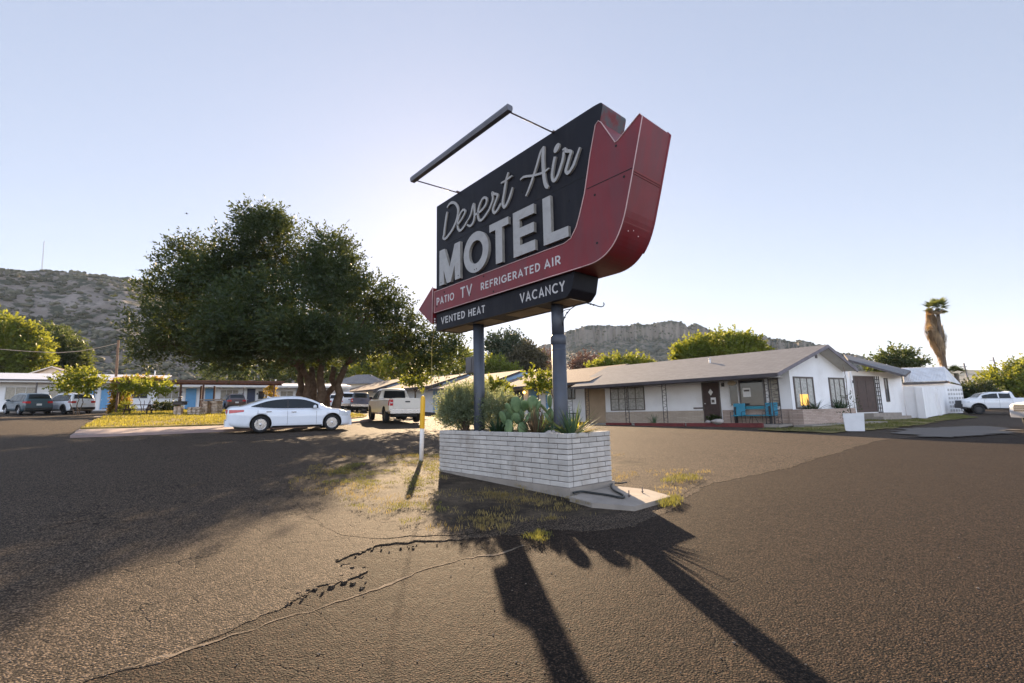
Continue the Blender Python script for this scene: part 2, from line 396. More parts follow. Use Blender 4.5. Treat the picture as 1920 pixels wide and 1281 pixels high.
# coarse road surfacing laid over the older car park; its broken edge is a real step
edge_px = [(1925, 812), (1760, 812), (1640, 826), (1560, 850), (1470, 876), (1400, 892), (1335, 905), (1290, 925), (1255, 955), (1190, 985), (1110, 992), (1030, 986), (960, 1000), (860, 1010), (770, 1010), (705, 1020), (640, 1040), (625, 1049), (672, 1052), (690, 1064), (655, 1080), (604, 1092), (545, 1122), (480, 1150), (400, 1180), (300, 1222), (170, 1262), (60, 1300)]
e = edge_noise([gp(*q) for q in edge_px], .07, .05, 2)
e = [Vector((60, gp(1925, 812).y+6, 0))] + e + [Vector((-4.5, 2.0, 0)), Vector((-9, -.6, 0)), Vector((-30, -4, 0)), Vector((-62, 6, 0)), Vector((-62, 70, 0)), Vector((60, 70, 0))]
V = np.array([(x, y, zg(x, y)+bumpz(x, y)-.03) for y in ys for x in xs])
_E = np.array([(p.x, p.y) for p in e]); _in = np.zeros(len(V), bool); _dm = np.full(len(V), 1e9)
for i in range(len(_E)):                                # where the car park surfacing covers it the base lies deeper
    a_, b_ = _E[i-1], _E[i]; dx_, dy_ = b_-a_
    if abs(dy_) > 1e-9: _in ^= ((a_[1] > V[:, 1]) != (b_[1] > V[:, 1])) & (V[:, 0] < dx_*(V[:, 1]-a_[1])/dy_+a_[0])
    t_ = np.clip(((V[:, 0]-a_[0])*dx_+(V[:, 1]-a_[1])*dy_)/max(1e-9, dx_*dx_+dy_*dy_), 0, 1); _dm = np.minimum(_dm, np.hypot(V[:, 0]-a_[0]-t_*dx_, V[:, 1]-a_[1]-t_*dy_))
V[:, 2] -= .12*_in*np.clip((_dm-.3)/1.5, 0, 1); nx = len(xs); ny = len(ys)
I = np.arange(nx*ny).reshape(ny, nx); F = np.stack([I[:-1, :-1], I[:-1, 1:], I[1:, 1:], I[1:, :-1]], -1).reshape(-1, 4)
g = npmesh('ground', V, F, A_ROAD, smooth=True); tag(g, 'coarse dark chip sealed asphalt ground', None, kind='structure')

lot_dz = lambda x, y: -.0265+.011*math.exp(-((x+1.15)**2+(y-4.9)**2)/.9**2)
sheet('car_park', e, lot_dz, A_WORN, skirt=.05, label='worn cracked asphalt of the motel car park, broken along its edge')
# sandy joint that runs along the road surfacing
sj = [(985, 1018), (930, 1032), (860, 1044), (790, 1062), (710, 1092), (620, 1124), (540, 1146), (440, 1180), (330, 1214), (200, 1252), (90, 1290)]
L_ = edge_noise([gp(*q) for q in sj], .05, .06, 3); R_ = [p+Vector((.012, -.05, 0))*max(.08, .35+1.6*mnoise.noise(Vector((p.x*2.3, p.y*2.3, 7)))) for p in L_]
sheet('sand_joint', L_+R_[::-1], -.026, pmat('sandy joint', (0.17, 0.135, 0.10), .95, var=.4, vscale=14, bump=.5, bscale=60, spec=.1), label='thin sandy joint along the road surfacing')

# bare soil with dry grass round the planter
SOIL = pmat('dry soil', (0.045, 0.037, 0.030), .95, col2=(0.115, 0.093, 0.068), var=.25, vscale=3, bump=.9, bscale=22, dirt=(.03, .024, .02), dscale=1.1, dlo=.5, dhi=.62, spec=.1)
dirt_px = [(540, 905), (570, 880), (640, 858), (720, 846), (800, 838), (832, 834), (900, 828), (1000, 826), (1150, 852), (1260, 866), (1335, 880), (1340, 892), (1285, 920), (1248, 948), (1180, 974), (1110, 984), (1020, 980), (950, 990), (860, 1000), (770, 1002), (700, 1008), (640, 1000), (590, 970), (550, 935)]
dp = [gp(*q) for q in dirt_px]
o = sheet('dirt_patch', edge_noise(dp+[dp[0]], .05, .12, 5)[:-1], lambda x, y: lot_dz(x, y)+.004, A_SOIL, grid=.05, label='bare dry soil around the brick planter')
def seg_d(p, a, b):
    d = b-a; t = max(0, min(1, (p-a).dot(d)/max(1e-9, d.dot(d)))); return (p-a-d*t).length
dp2 = [Vector((q.x, q.y)) for q in dp]; at_ = o.data.attributes.new('soil', 'FLOAT', 'POINT')
at_.data.foreach_set('value', [min(1.0, min(seg_d(Vector((v.co.x, v.co.y)), dp2[k-1], dp2[k]) for k in range(len(dp2)))/.75)-.25 for v in o.data.vertices])

# ------------------------------------------------------------------ hills
def bearing(px, py):
    d = ray(px, py); return atan2(d.x, d.y), d.z/hypot(d.x, d.y)
def hill(name, skyline, r0, r1, r2, prof, mat, nb=240, nr=70, amp=2.0, nscale=.02, label=None, base=2.0, rough=1.0, cliff=0.0):
    B_ = [bearing(*q) for q in skyline]; bs = np.array([q[0] for q in B_]); ts = np.array([q[1] for q in B_])
    bb = np.linspace(bs[0], bs[-1], nb); tt = np.interp(bb, bs, ts); rr = np.linspace(r0, r2, nr); V = []
    for r in rr:
        for i, b in enumerate(bb):
            rw = r1*(1+.10*mnoise.noise(Vector((b*5, 0.3, r0*.01)))+cliff*(mnoise.noise(Vector((b*70, 1.3, 0)))+.6*mnoise.noise(Vector((b*190, 2.3, 0)))))
            f = prof((r-r0)/(rw-r0), b)
            h = CAMH + tt[i]*rw - base
            x, y = r*sin(b), r*cos(b)
            z = base + h*f
            q = Vector((x*nscale, y*nscale, 0))
            z += amp*min(1, f*2)*(mnoise.noise(q)*1.0+.5*mnoise.noise(q*2.7)+.28*mnoise.noise(q*7.1)*rough) - (2.5 if f <= 0 else 0)
            V.append((x, y, z))
    I = np.arange(nr*nb).reshape(nr, nb); F = np.stack([I[:-1, :-1], I[:-1, 1:], I[1:, 1:], I[1:, :-1]], -1).reshape(-1, 4)
    o = npmesh(name, np.array(V), F, mat, smooth=True); tag(o, label, None, kind='structure'); return o, np.array(V).reshape(nr, nb, 3)
def hillmat(name, soil, scrub, rock, vs=.22):
    m = bpy.data.materials.new(name); m.use_nodes = True; t = m.node_tree; L = t.links.new; p = t.nodes['Principled BSDF']
    tc = _n(t, 'ShaderNodeTexCoord'); co = tc.outputs['Object']
    def noise(s, d=6):
        n = _n(t, 'ShaderNodeTexNoise'); n.inputs['Scale'].default_value = s; n.inputs['Detail'].default_value = d; n.inputs['Roughness'].default_value = .65; L(co, n.inputs['Vector']); return n.outputs['Fac']
    def ramp(v, a, b):
        n = _n(t, 'ShaderNodeMapRange'); n.inputs['From Min'].default_value = a; n.inputs['From Max'].default_value = b; L(v, n.inputs['Value']); return n.outputs[0]
    def mix(f, a, b):
        n = _n(t, 'ShaderNodeMix'); n.data_type = 'RGBA'; L(f, n.inputs[0])
        for i, q in ((6, a), (7, b)):
            if isinstance(q, tuple): n.inputs[i].default_value = (*q, 1)
            else: L(q, n.inputs[i])
        return n.outputs[2]
    c = mix(ramp(noise(.05), .4, .62), soil, rock)
    c = mix(ramp(noise(vs, 8), .46, .56), c, scrub)
    ge = _n(t, 'ShaderNodeNewGeometry'); sx = _n(t, 'ShaderNodeSeparateXYZ'); L(ge.outputs['Normal'], sx.inputs[0])
    c = mix(ramp(sx.outputs['Z'], .72, .45), c, rock)
    L(c, p.inputs['Base Color']); p.inputs['Roughness'].default_value = .95; p.inputs['Specular IOR Level'].default_value = .1
    bp = _n(t, 'ShaderNodeBump'); bp.inputs['Strength'].default_value = 1; bp.inputs['Distance'].default_value = 1.6
    L(noise(vs*1.6, 8), bp.inputs['Height']); L(bp.outputs[0], p.inputs['Normal']); MATS[name] = m; return m
HM1 = hillmat('hillside of scrub and limestone', (0.17, 0.145, 0.125), (0.055, 0.06, 0.045), (0.25, 0.22, 0.2), .16)
HM2 = hillmat('mesa of scrub and cliff rock', (0.085, 0.085, 0.07), (0.035, 0.045, 0.035), (0.17, 0.15, 0.13), .11)
HM3 = hillmat('far plateau', (0.17, 0.15, 0.12), (0.07, 0.08, 0.06), (0.2, 0.18, 0.15), .03)
def smooth(t): t = max(0, min(1, t)); return t*t*(3-2*t)
def prof_hill(t, b):
    if t <= 0: return 0
    if t > 1: return 1-.12*min(2, (t-1))
    led = .02*math.sin(t*38+3*mnoise.noise(Vector((b*9, t*3, 0))))
    return .22*t + .78*smooth(t*.97+.03) + led*(t > .35)*(1-t)
def prof_mesa(t, b):
    if t <= 0: return 0
    if t > 1: return 1-.05*min(3, t-1)
    k = .84+.05*mnoise.noise(Vector((b*40, 0, 0)))
    if t < k: return .76*(t/k)**1.15
    return .76+.24*smooth((t-k)/.07)
sk1 = [(-900, 640), (-500, 560), (-250, 520), (-80, 511), (0, 513), (40, 514), (80, 516), (100, 519), (150, 520), (200, 524), (240, 531), (268, 538), (330, 556), (400, 580), (500, 622), (600, 658), (700, 688), (800, 712), (880, 730)]
h1, H1 = hill('hill', sk1, 150, 400, 620, prof_hill, HM1, 260, 110, 3.2, .03, 'grey scrub covered rocky hill at the left')
sk2 = [(860, 736), (905, 700), (950, 682), (1000, 660), (1030, 652), (1052, 645), (1060, 631), (1075, 624), (1100, 620), (1140, 616), (1185, 617), (1230, 613), (1262, 611), (1278, 613), (1290, 621), (1305, 615), (1325, 624), (1370, 633), (1420, 638), (1510, 646), (1600, 668), (1700, 705), (1760, 735)]
h2, H2 = hill('hill', sk2, 300, 640, 900, prof_mesa, HM2, 460, 150, 3.0, .03, 'flat topped mesa with a cliff band behind the motel', cliff=.018)
sk3 = [(1500, 716), (1650, 706), (1780, 698), (1850, 697), (1900, 694), (2000, 690), (2300, 690), (2600, 700)]
h3, H3 = hill('hill', sk3, 1100, 2300, 3200, lambda t, b: 0 if t <= 0 else (smooth(t) if t < 1 else 1), HM3, 120, 40, 8, .004, 'far low plateau at the right horizon')
sk4 = [(1800, 735), (1850, 714), (1885, 699), (1920, 688), (2050, 660), (2300, 640), (2700, 690)]
h4, H4 = hill('hill', sk4, 380, 760, 1100, prof_hill, HM1, 100, 50, 3, .02, 'brown scrub slope at the right edge behind trees')

def blob_verts(n=8):
    bm = bmesh.new(); bmesh.ops.create_icosphere(bm, subdivisions=1, radius=1)
    V = np.array([v.co[:] for v in bm.verts]); F = np.array([[v.index for v in f.verts] for f in bm.faces]); bm.free(); return V, F
_BV, _BF = blob_verts()
def scatter_scrub(name, H, n, smin, smax, rlo, rhi, mat, label):
    nr, nb, _ = H.shape; Vs = []; Fs = []; k = 0
    for _ in range(n):
        i = RNG.uniform(rlo, rhi)*(nr-2); j = RNG.uniform(0.02, .98)*(nb-2); i0, j0 = int(i), int(j)
        p = H[i0, j0]*(1-(i-i0))*(1-(j-j0))+H[i0+1, j0]*(i-i0)*(1-(j-j0))+H[i0, j0+1]*(1-(i-i0))*(j-j0)+H[i0+1, j0+1]*(i-i0)*(j-j0)
        if mnoise.noise(Vector((p[0]*.02, p[1]*.02, 5))) < RNG.uniform(-.6, .25): continue
        s = RNG.uniform(smin, smax)
        v = _BV*np.array([s, s, s*RNG.uniform(.55, .9)])*(1+RNG.normal(0, .18, (len(_BV), 1)))
        Vs.append(v+p+np.array([0, 0, s*.3])); Fs.append(_BF+k); k += len(_BV)
    o = npmesh(name, np.concatenate(Vs), np.concatenate(Fs), mat, smooth=False); tag(o, label, None, kind='stuff'); return o
SCRUB = pmat('scrub bush', (0.07, 0.075, 0.055), .9, var=.4, vscale=.05, col2=(0.11, 0.105, 0.08), spec=.1)
scatter_scrub('hillside_scrub', H1, 11000, .5, 1.5, .02, .62, SCRUB, 'dark desert scrub dotted over the left hill')
scatter_scrub('hillside_scrub', H2, 8000, .6, 1.9, .02, .60, SCRUB, 'dark desert scrub dotted over the mesa slope')
# ------------------------------------------------------------------ motel sign and planter (local frame: X along the sign to the right, Y away from the viewer, Z up)
SA = gp(1068, 932)
TH = radians(41.5)
SM = Matrix(((sin(TH), cos(TH), 0, SA.x), (-cos(TH), sin(TH), 0, SA.y), (0, 0, 1, SA.z), (0, 0, 0, 1)))
BLK = pmat('charcoal sign enamel', (0.0085, 0.0085, 0.013), .5, var=.25, vscale=2, bump=.05, bscale=3, spec=.22, dirt=(.021, .0195, .022), streak=3.0, dscale=1.4, dlo=.5, dhi=.8)
RED = pmat('faded red sign enamel', (0.175, 0.012, 0.018), .42, var=.18, vscale=1.6, bump=.05, bscale=3, spec=.45, dirt=(.115, .03, .036), streak=3.0, dscale=1.2, dlo=.45, dhi=.8)
REDTRIM = pmat('pale pink trim edge', (0.55, 0.36, 0.34), .5, var=.2)
LET = pmat('weathered white letters', (0.36, 0.35, 0.34), .5, var=.14, vscale=5, dirt=(.24, .22, .20), dscale=5, dlo=.52, dhi=.75)
LETS = pmat('letter returns', (0.27, 0.25, 0.22), .6, var=.2, vscale=6)
WHT = pmat('white sign paint', (0.52, 0.50, 0.49), .55, var=.1, vscale=9, dirt=(.4, .34, .33), dscale=9, dlo=.55, dhi=.75)
TAN = pmat('tan sheet metal', (0.33, 0.24, 0.15), .6, var=.2, vscale=3)
HOLE = pmat('dark socket hole', (0.008, 0.008, 0.008), .8)
STEEL = pmat('blue grey painted steel', (0.05, 0.056, 0.072), .45, var=.2, vscale=4, bump=.15, bscale=25, dirt=(.05, .05, .055), dscale=3)
LAMPM = pmat('grey lamp trough metal', (0.12, 0.12, 0.14), .4, var=.2)
RUST = pmat('rust flecked iron', (0.05, 0.042, 0.04), .6, var=.4, vscale=20, col2=(0.14, 0.1, 0.09))

def rnd_poly(pts, rads, n=6):
    """round the corners of a polygon"""
    o = []; m = len(pts)
    for i, p in enumerate(pts):
        r = rads[i] if isinstance(rads, (list, tuple)) else rads
        if r <= 0: o.append(p); continue
        a = Vector(pts[i-1]); b = Vector(p); c = Vector(pts[(i+1) % m]); d1 = (a-b).normalized(); d2 = (c-b).normalized()
        ang = d1.angle(d2); t = min(r/math.tan(ang/2), .49*min((a-b).length, (c-b).length)); P1 = b+d1*t; P2 = b+d2*t
        for k in range(n+1):
            s = k/n; q = P1*(1-s)**2 + b*2*s*(1-s) + P2*s*s; o.append((q.x, q.y))
    return o
def ribbon(mb, pts, wd, y0, y1, closed=False, mi=0, ms=None, taper=None):
    """flat stroke of width wd along (x,z) points, extruded from y0 (front) to y1"""
    P = [Vector(p) for p in pts]; n = len(P); Lf = []; Rt = []
    for i in range(n):
        if closed: a, b, c = P[i-1], P[i], P[(i+1) % n]
        else: a, b, c = P[max(i-1, 0)], P[i], P[min(i+1, n-1)]
        d1 = (b-a); d2 = (c-b)
        if d1.length < 1e-6: d1 = d2
        if d2.length < 1e-6: d2 = d1
        d1 = d1.normalized(); d2 = d2.normalized(); n1 = Vector((-d1.y, d1.x)); n2 = Vector((-d2.y, d2.x)); nn = n1+n2
        if nn.length < .3: nn = n1
        nn = nn.normalized(); k = min(1.8, 1/max(.35, nn.dot(n1)))
        w_ = (wd if taper is None else wd*taper(i/(n-1)))/2
        Lf.append(b+nn*w_*k); Rt.append(b-nn*w_*k)
    vs = [(q.x, y0, q.y) for q in Lf]+[(q.x, y0, q.y) for q in Rt]+[(q.x, y1, q.y) for q in Lf]+[(q.x, y1, q.y) for q in Rt]
    k = len(mb.v); mb.v += vs; ms = mi if ms is None else ms
    for i in range(n if closed else n-1):
        j = (i+1) % n
        for f, m_ in (((i, j, n+j, n+i), mi), ((2*n+i, 3*n+i, 3*n+j, 2*n+j), ms), ((i, 2*n+i, 2*n+j, j), ms), ((n+i, n+j, 3*n+j, 3*n+i), ms)):
            mb.f.append(tuple(k+q for q in f)); mb.m.append(m_); mb.sm.append(False)
    if not closed:
        for i in (0, n-1):
            mb.f.append((k+i, k+n+i, k+3*n+i, k+2*n+i)); mb.m.append(ms); mb.sm.append(False)
def arc(cx, cy, rx, ry, a0, a1, n=14): return [(cx+rx*cos(radians(a0+(a1-a0)*i/n)), cy+ry*sin(radians(a0+(a1-a0)*i/n))) for i in range(n+1)]
T_ = .09
GL = {  # geometric capitals, stroke centre lines in a unit-high cell: (width, [strokes])
 'A': (.66, [[(.05, 0), (.33, 1-.06), (.61, 0)], [(.17, .3), (.49, .3)]]),
 'C': (.72, [arc(.42, .5, .35, .43, 48, 312)]),
 'D': (.62, [[(.08, .06), (.08, .94), (.25, .94)]+arc(.25, .5, .3, .44, 88, -88)+[(.25, .06), (.04, .06)]]),
 'E': (.5, [[(.48, .93), (.08, .93), (.08, .07), (.48, .07)], [(.08, .51), (.43, .51)]]),
 'F': (.5, [[(.48, .93), (.08, .93), (.08, 0)], [(.08, .5), (.43, .5)]]),
 'G': (.76, [arc(.42, .5, .35, .43, 45, 318)+[(.70, .22), (.70, .47), (.46, .47)]]),
 'H': (.62, [[(.08, 0), (.08, 1)], [(.54, 0), (.54, 1)], [(.08, .52), (.54, .52)]]),
 'I': (.16, [[(.08, 0), (.08, 1)]]),
 'N': (.66, [[(.08, 0), (.08, .9), (.58, .1), (.58, 1)]]),
 'O': (.8, ['O', arc(.4, .5, .34, .43, 0, 345, 23)]),
 'P': (.54, [[(.08, 0), (.08, .93), (.27, .93)]+arc(.27, .68, .2, .25, 88, -88, 8)+[(.08, .43)]]),
 'R': (.56, [[(.08, 0), (.08, .93), (.27, .93)]+arc(.27, .68, .2, .25, 88, -88, 8)+[(.08, .43)], [(.26, .43), (.52, 0)]]),
 'T': (.52, [[(0, .93), (.52, .93)], [(.26, .93), (.26, 0)]]),
 'V': (.64, [[(.04, 1), (.32, .06), (.6, 1)]]),
 'Y': (.6, [[(.03, 1), (.3, .48), (.57, 1)], [(.3, .5), (.3, 0)]]),
}
def word(name, txt, x0, x1, z0, z1, yf, parent, wd=.145, lift=.006):
    mb = MB(); gap = .17; tot = sum(.34 if c == ' ' else GL[c][0]+gap for c in txt)-gap; sx = (x1-x0)/tot; h = z1-z0; x = x0; d = 0
    for c in txt:
        if c == ' ': x += .34*sx; continue
        wdt, st = GL[c]; closed = st[0] == 'O'
        for s in (st[1:] if closed else st):
            ribbon(mb, [(x+q[0]*sx, z0+q[1]*h) for q in s], wd*(h+sx)/2, yf-lift-.0004*(d % 4), yf+.001, closed); d += 1
        x += (wdt+gap)*sx
    return part(name, mb, WHT, parent)

sign = thing('motel_sign', 'tall black and red arrow motel sign on two steel poles above the brick planter', 'sign', SM)
YF, YB = .215, .835
# upper black cabinet
mb = MB()
mb.prism(rnd_poly([(-4.02, 4.0), (.15, 4.0), (.42, 4.62), (.83, 6.10), (.62, 6.112), (-4.02, 6.045)], [0, .1, 0, .12, 0, .02]), 'y', YF, YB, 0, 2)
mb.box((-1.55, YF-.001, 5.005), (4.9-.9, .004, .008), 1)                # sheet seam
for q in [(-2.5, 5.22), (-2.2, 5.0), (-.62, 4.78), (.02, 4.72), (-.58, 4.3), (-1.5, 4.16), (-1.1, 5.3), (-.2, 5.18)]:
    mb.cyl((q[0], YF-.004, q[1]), .022, .01, 10, 1, 'y')
for x in (-3.9, -3.0, -2.1, -1.2, -.3): mb.cyl((x, YF-.003, 6.0), .008, .006, 6, 1, 'y')
part('name_cabinet', mb, [BLK, HOLE, pmat('rusted red cabinet side', (0.16, 0.02, 0.022), .6, var=.2, dirt=(.07, .075, .08), dscale=3, dlo=.45, dhi=.6)], sign)
# red arrow cabinet: strip, elbow, tail
RF, RB = .15, .90
redp = [(-4.0, 3.50), (.30, 3.50), *[((1-t)**3*.42+3*(1-t)**2*t*.80+3*(1-t)*t*t*1.02+t**3*1.17, (1-t)**3*3.50+3*(1-t)**2*t*3.50+3*(1-t)*t*t*3.70+t**3*4.16) for t in [i/14 for i in range(15)]], (1.31, 4.63), (1.54, 5.44), (1.50, 5.50), (1.44, 5.47), (1.10, 5.27), (1.05, 5.26), (.81, 5.71), (.76, 5.76), (.70, 5.72), (.57, 5.29), (.42, 4.68), (.30, 4.36), (.22, 4.18), (.10, 4.03), (-.05, 3.985), (-4.0, 3.985)]
mb = MB(); mb.prism(redp, 'y', RF, RB, 0)
for (a, b) in (((.45, 4.735), (1.33, 4.735)),): mb.box(((a[0]+b[0])/2, RF-.001, a[1]), (b[0]-a[0]-.03, .004, .012), 1)
for q in [(.62, 4.58), (1.17, 4.66), (.62, 3.8), (1.06, 5.2), (-3.6, 3.9), (-2.2, 3.93), (-1.9, 3.56), (-2.65, 3.66), (-3.9, 3.63)]: mb.cyl((q[0], RF-.004, q[1]), .02, .01, 10, 1, 'y')
def edge_at(z):                                                          # outer edge of the tail at a height
    pr = [(3.70, .95), (3.85, 1.04), (4.16, 1.17), (4.63, 1.31), (5.44, 1.54)]
    for i in range(4):
        if pr[i][0] <= z <= pr[i+1][0]: return pr[i][1]+(pr[i+1][1]-pr[i][1])*(z-pr[i][0])/(pr[i+1][0]-pr[i][0])
for z, hh in ((4.70, .03), (4.66, .012), (4.0, .012)):
    mb.box((edge_at(z)+.001, (RF+RB)/2, z), (.014, RB-RF-.03, hh), 2, mat=Matrix.Rotation(.28, 4, 'Y'))
for (y, z) in ((.33, 3.90), (.45, 3.93), (.6, 3.88)): mb.cyl((edge_at(z)-.004, y, z), .011, .012, 8, 3, 'x')
part('arrow_cabinet', mb, [RED, HOLE, pmat('darker red seam', (0.2, .02, .02), .5), REDTRIM], sign)
mb = MB()
tp = [(q[0], RF-.004, q[1]) for q in redp]; mb.tube(tp[1:]+[tp[0]]+[tp[1]], .0085, 6)
tb = [(q[0], RB+.004, q[1]) for q in redp[10:24]]; mb.tube(tb, .016, 6, 1)
part('edge_trim', mb, [REDTRIM, RED], sign)
# arrow head at the far end
mb = MB(); mb.prism(rnd_poly([(-4.06, 4.12), (-4.10, 3.26), (-4.69, 3.69)], [.03, .03, .05]), 'y', RF, RB-.05, 0)
part('arrow_head', mb, RED, sign)
mb = MB(); mb.tube([(-4.06, RF-.004, 4.12), (-4.10, RF-.004, 3.26), (-4.67, RF-.004, 3.69), (-4.06, RF-.004, 4.12)], .009, 6); part('edge_trim', mb, REDTRIM, sign)
# lower box
mb = MB(); mb.prism(rnd_poly([(-4.02, 3.10), (-.10, 3.10), (.02, 3.22), (.085, 3.498), (-4.02, 3.498)], [0, .12, .06, 0, 0]), 'y', YF, YB, 0)
for q in [(-2.05, 3.36), (-1.9, 3.28), (-1.5, 3.39), (-1.35, 3.36), (-2.3, 3.19), (-2.15, 3.3)]: mb.cyl((q[0], YF-.004, q[1]), .016, .01, 10, 1, 'y')
for a, b in ((-3.85, -3.0), (-2.75, -2.2), (-1.75, -.9), (-.5, -.12)): mb.bx((a, YF+.10, 3.094), (b, YB-.12, 3.101), 2)
part('vacancy_cabinet', mb, [BLK, HOLE, TAN], sign)
# lettering
yl = .15
mb = MB(); mb.prism([(-3.80, 4.89), (-3.60, 4.89), (-3.395, 4.42), (-3.20, 4.89), (-2.995, 4.89), (-2.995, 4.08), (-3.19, 4.08), (-3.20, 4.42), (-3.355, 4.08), (-3.50, 4.08), (-3.635, 4.42), (-3.61, 4.08), (-3.80, 4.08)], 'y', yl, YF+.002, 0, 1)
ribbon(mb, arc(-2.45, 4.5, .325, .335, 0, 350, 35), .185, yl, YF+.002, True, 0, 1)
mb.prism([(-2.0, 4.92), (-1.43, 4.92), (-1.43, 4.77), (-1.62, 4.77), (-1.62, 4.08), (-1.815, 4.08), (-1.815, 4.77), (-2.0, 4.77)], 'y', yl, YF+.002, 0, 1)
mb.prism([(-1.30, 4.93), (-.74, 4.93), (-.74, 4.75), (-1.12, 4.75), (-1.12, 4.59), (-.75, 4.59), (-.75, 4.41), (-1.12, 4.41), (-1.12, 4.26), (-.73, 4.26), (-.73, 4.07), (-1.30, 4.07)], 'y', yl, YF+.002, 0, 1)
mb.prism([(-.52, 4.93), (-.33, 4.93), (-.33, 4.26), (.05, 4.26), (.05, 4.08), (-.52, 4.08)], 'y', yl, YF+.002, 0, 1)
for q in [(-3.73, 4.14), (-3.07, 4.15), (-2.50, 4.14), (-2.43, 4.14)]: mb.cyl((q[0], yl-.002, q[1]), .014, .006, 8, 2, 'y')
part('motel_lettering', mb, [LET, LETS, HOLE], sign)
def r1(x, y): return (810+x/8.006, 310+y/8.006)
def r2(x, y): return (960+x/9.15, 250+y/9.15)
def sgn(q):
    n = Vector((SM[0][1], SM[1][1], 0)); p0 = SA + n*.2; p = onp(q[0], q[1], p0, n)-SA
    return (p.x*SM[0][0]+p.y*SM[1][0], p.z)
def catmull(P, n=7):
    P = [Vector(p) for p in P]; o = []
    for i in range(len(P)-1):
        a = P[max(i-1, 0)]; b = P[i]; c = P[i+1]; d = P[min(i+2, len(P)-1)]
        for k in range(n):
            t = k/n; o.append(.5*((2*b)+(c-a)*t+(2*a-5*b+4*c-d)*t*t+(3*b-a-3*c+d)*t**3))
    return o+[P[-1]]
mb = MB(); dd = 0
def script(fn, pts, wd, tp=None):
    global dd
    ribbon(mb, catmull([sgn(fn(*p)) for p in pts]), wd, .186-.0011*dd, YF+.001, False, 0, 1, tp); dd += 1
bulge = lambda t: .62+.38*min(1, 6*t, 6*(1-t))
script(r1, [(232, 640), (262, 590), (310, 562), (360, 580), (395, 650), (392, 740), (365, 850), (315, 960), (255, 1050), (205, 1105), (172, 1090), (190, 1020)], 0.0600, bulge)
script(r1, [(232, 700), (212, 830), (196, 950), (182, 1075)], 0.0600, bulge)
script(r1, [(385, 900), (440, 830), (490, 740), (503, 690), (475, 672), (425, 740), (392, 850), (392, 940), (425, 985), (475, 940), (530, 850)], 0.0496)
script(r1, [(530, 850), (585, 750), (628, 590), (642, 660), (645, 770), (622, 865), (580, 915), (535, 895)], 0.0496, bulge)
script(r1, [(655, 745), (730, 700), (800, 620), (830, 540), (815, 492), (770, 505), (722, 600), (696, 720), (708, 810), (745, 828), (800, 770), (870, 660)], 0.0512)
script(r1, [(870, 660), (920, 520), (912, 420), (935, 432), (990, 445), (982, 500), (940, 610), (922, 680), (948, 718), (990, 675), (1045, 575)], 0.0512)
script(r1, [(1155, 110), (1125, 220), (1095, 400), (1070, 560), (1090, 632), (1130, 590), (1180, 470), (1218, 335)], 0.0576, bulge)
script(r1, [(1045, 275), (1110, 238), (1212, 162)], 0.0400, bulge)
script(r2, [(250, 1085), (320, 915), (380, 740), (440, 550), (505, 330), (560, 235)], 0.0496, bulge)
script(r2, [(555, 235), (545, 400), (550, 600), (568, 790), (600, 905), (640, 935)], 0.0752, bulge)
script(r2, [(155, 808), (220, 755), (360, 735), (480, 705), (570, 668), (648, 605)], 0.0416, bulge)
script(r2, [(752, 410), (722, 560), (702, 720), (712, 800), (745, 820), (795, 740), (845, 600), (888, 450), (905, 320)], 0.0560)
script(r2, [(885, 300), (925, 275), (945, 312), (1025, 325), (1000, 430), (960, 570), (940, 650), (968, 692), (1012, 655), (1072, 550), (1130, 390), (1182, 250)], 0.0560, bulge)
cx, cz = sgn(r2(778, 260)); mb.prism([(cx+.065*cos(a)*1+.03*sin(a), cz+.075*sin(a)) for a in [2*pi*i/16 for i in range(16)]], 'y', .18, YF+.001, 0, 1)
part('script_lettering', mb, [LET, LETS], sign)
word('small_lettering', 'PATIO', -3.90, -3.22, 3.66, 3.82, RF, sign)
word('small_lettering', 'TV', -2.98, -2.58, 3.635, 3.865, RF, sign, .13)
word('small_lettering', 'REFRIGERATED', -2.29, -.62, 3.665, 3.81, RF, sign)
word('small_lettering', 'AIR', -.52, -.14, 3.665, 3.815, RF, sign)
word('small_lettering', 'VENTED', -3.82, -2.92, 3.225, 3.375, YF, sign)
word('small_lettering', 'HEAT', -2.80, -2.25, 3.22, 3.37, YF, sign)
word('small_lettering', 'VACANCY', -1.22, -.13, 3.215, 3.385, YF, sign)
# poles
mb = MB(); mb.cyl((-.605, .525, -.1), .125, 2.62, 28); mb.cyl((-.605, .525, 2.5), .108, .66, 28); mb.lathe([(.125, 2.40), (.134, 2.41), (.134, 2.55), (.112, 2.57)], 28, c=(-.605, .525, 0))
for z in (2.30, 2.40, 1.3): mb.lathe([(.126, z), (.129, z+.008), (.126, z+.016)], 28, c=(-.605, .525, 0))
part('pole', mb, STEEL, sign)
mb = MB(); mb.cyl((-2.87, .525, -.1), .115, 3.25, 28); part('pole', mb, STEEL, sign)
# flood lamp trough on two thin arms in front of the face
mb = MB(); ly = -.855; lz = 6.03
mb.prism([(ly-.06, lz+.03), (ly-.05, lz+.07), (ly+.05, lz+.07), (ly+.06, lz+.03), (ly+.045, lz-.03), (ly-.045, lz-.03)], 'x', -3.26, -.19); part('lamp_trough', mb, LAMPM, sign)
for x in (-3.19, -.26):
    mb = MB(); mb.tube([(x, YF+.06, 6.085), (x, ly, lz)], .013, 8); mb.box((x, YF+.03, 6.1), (.05, .1, .03)); part('lamp_arm', mb, RUST, sign)
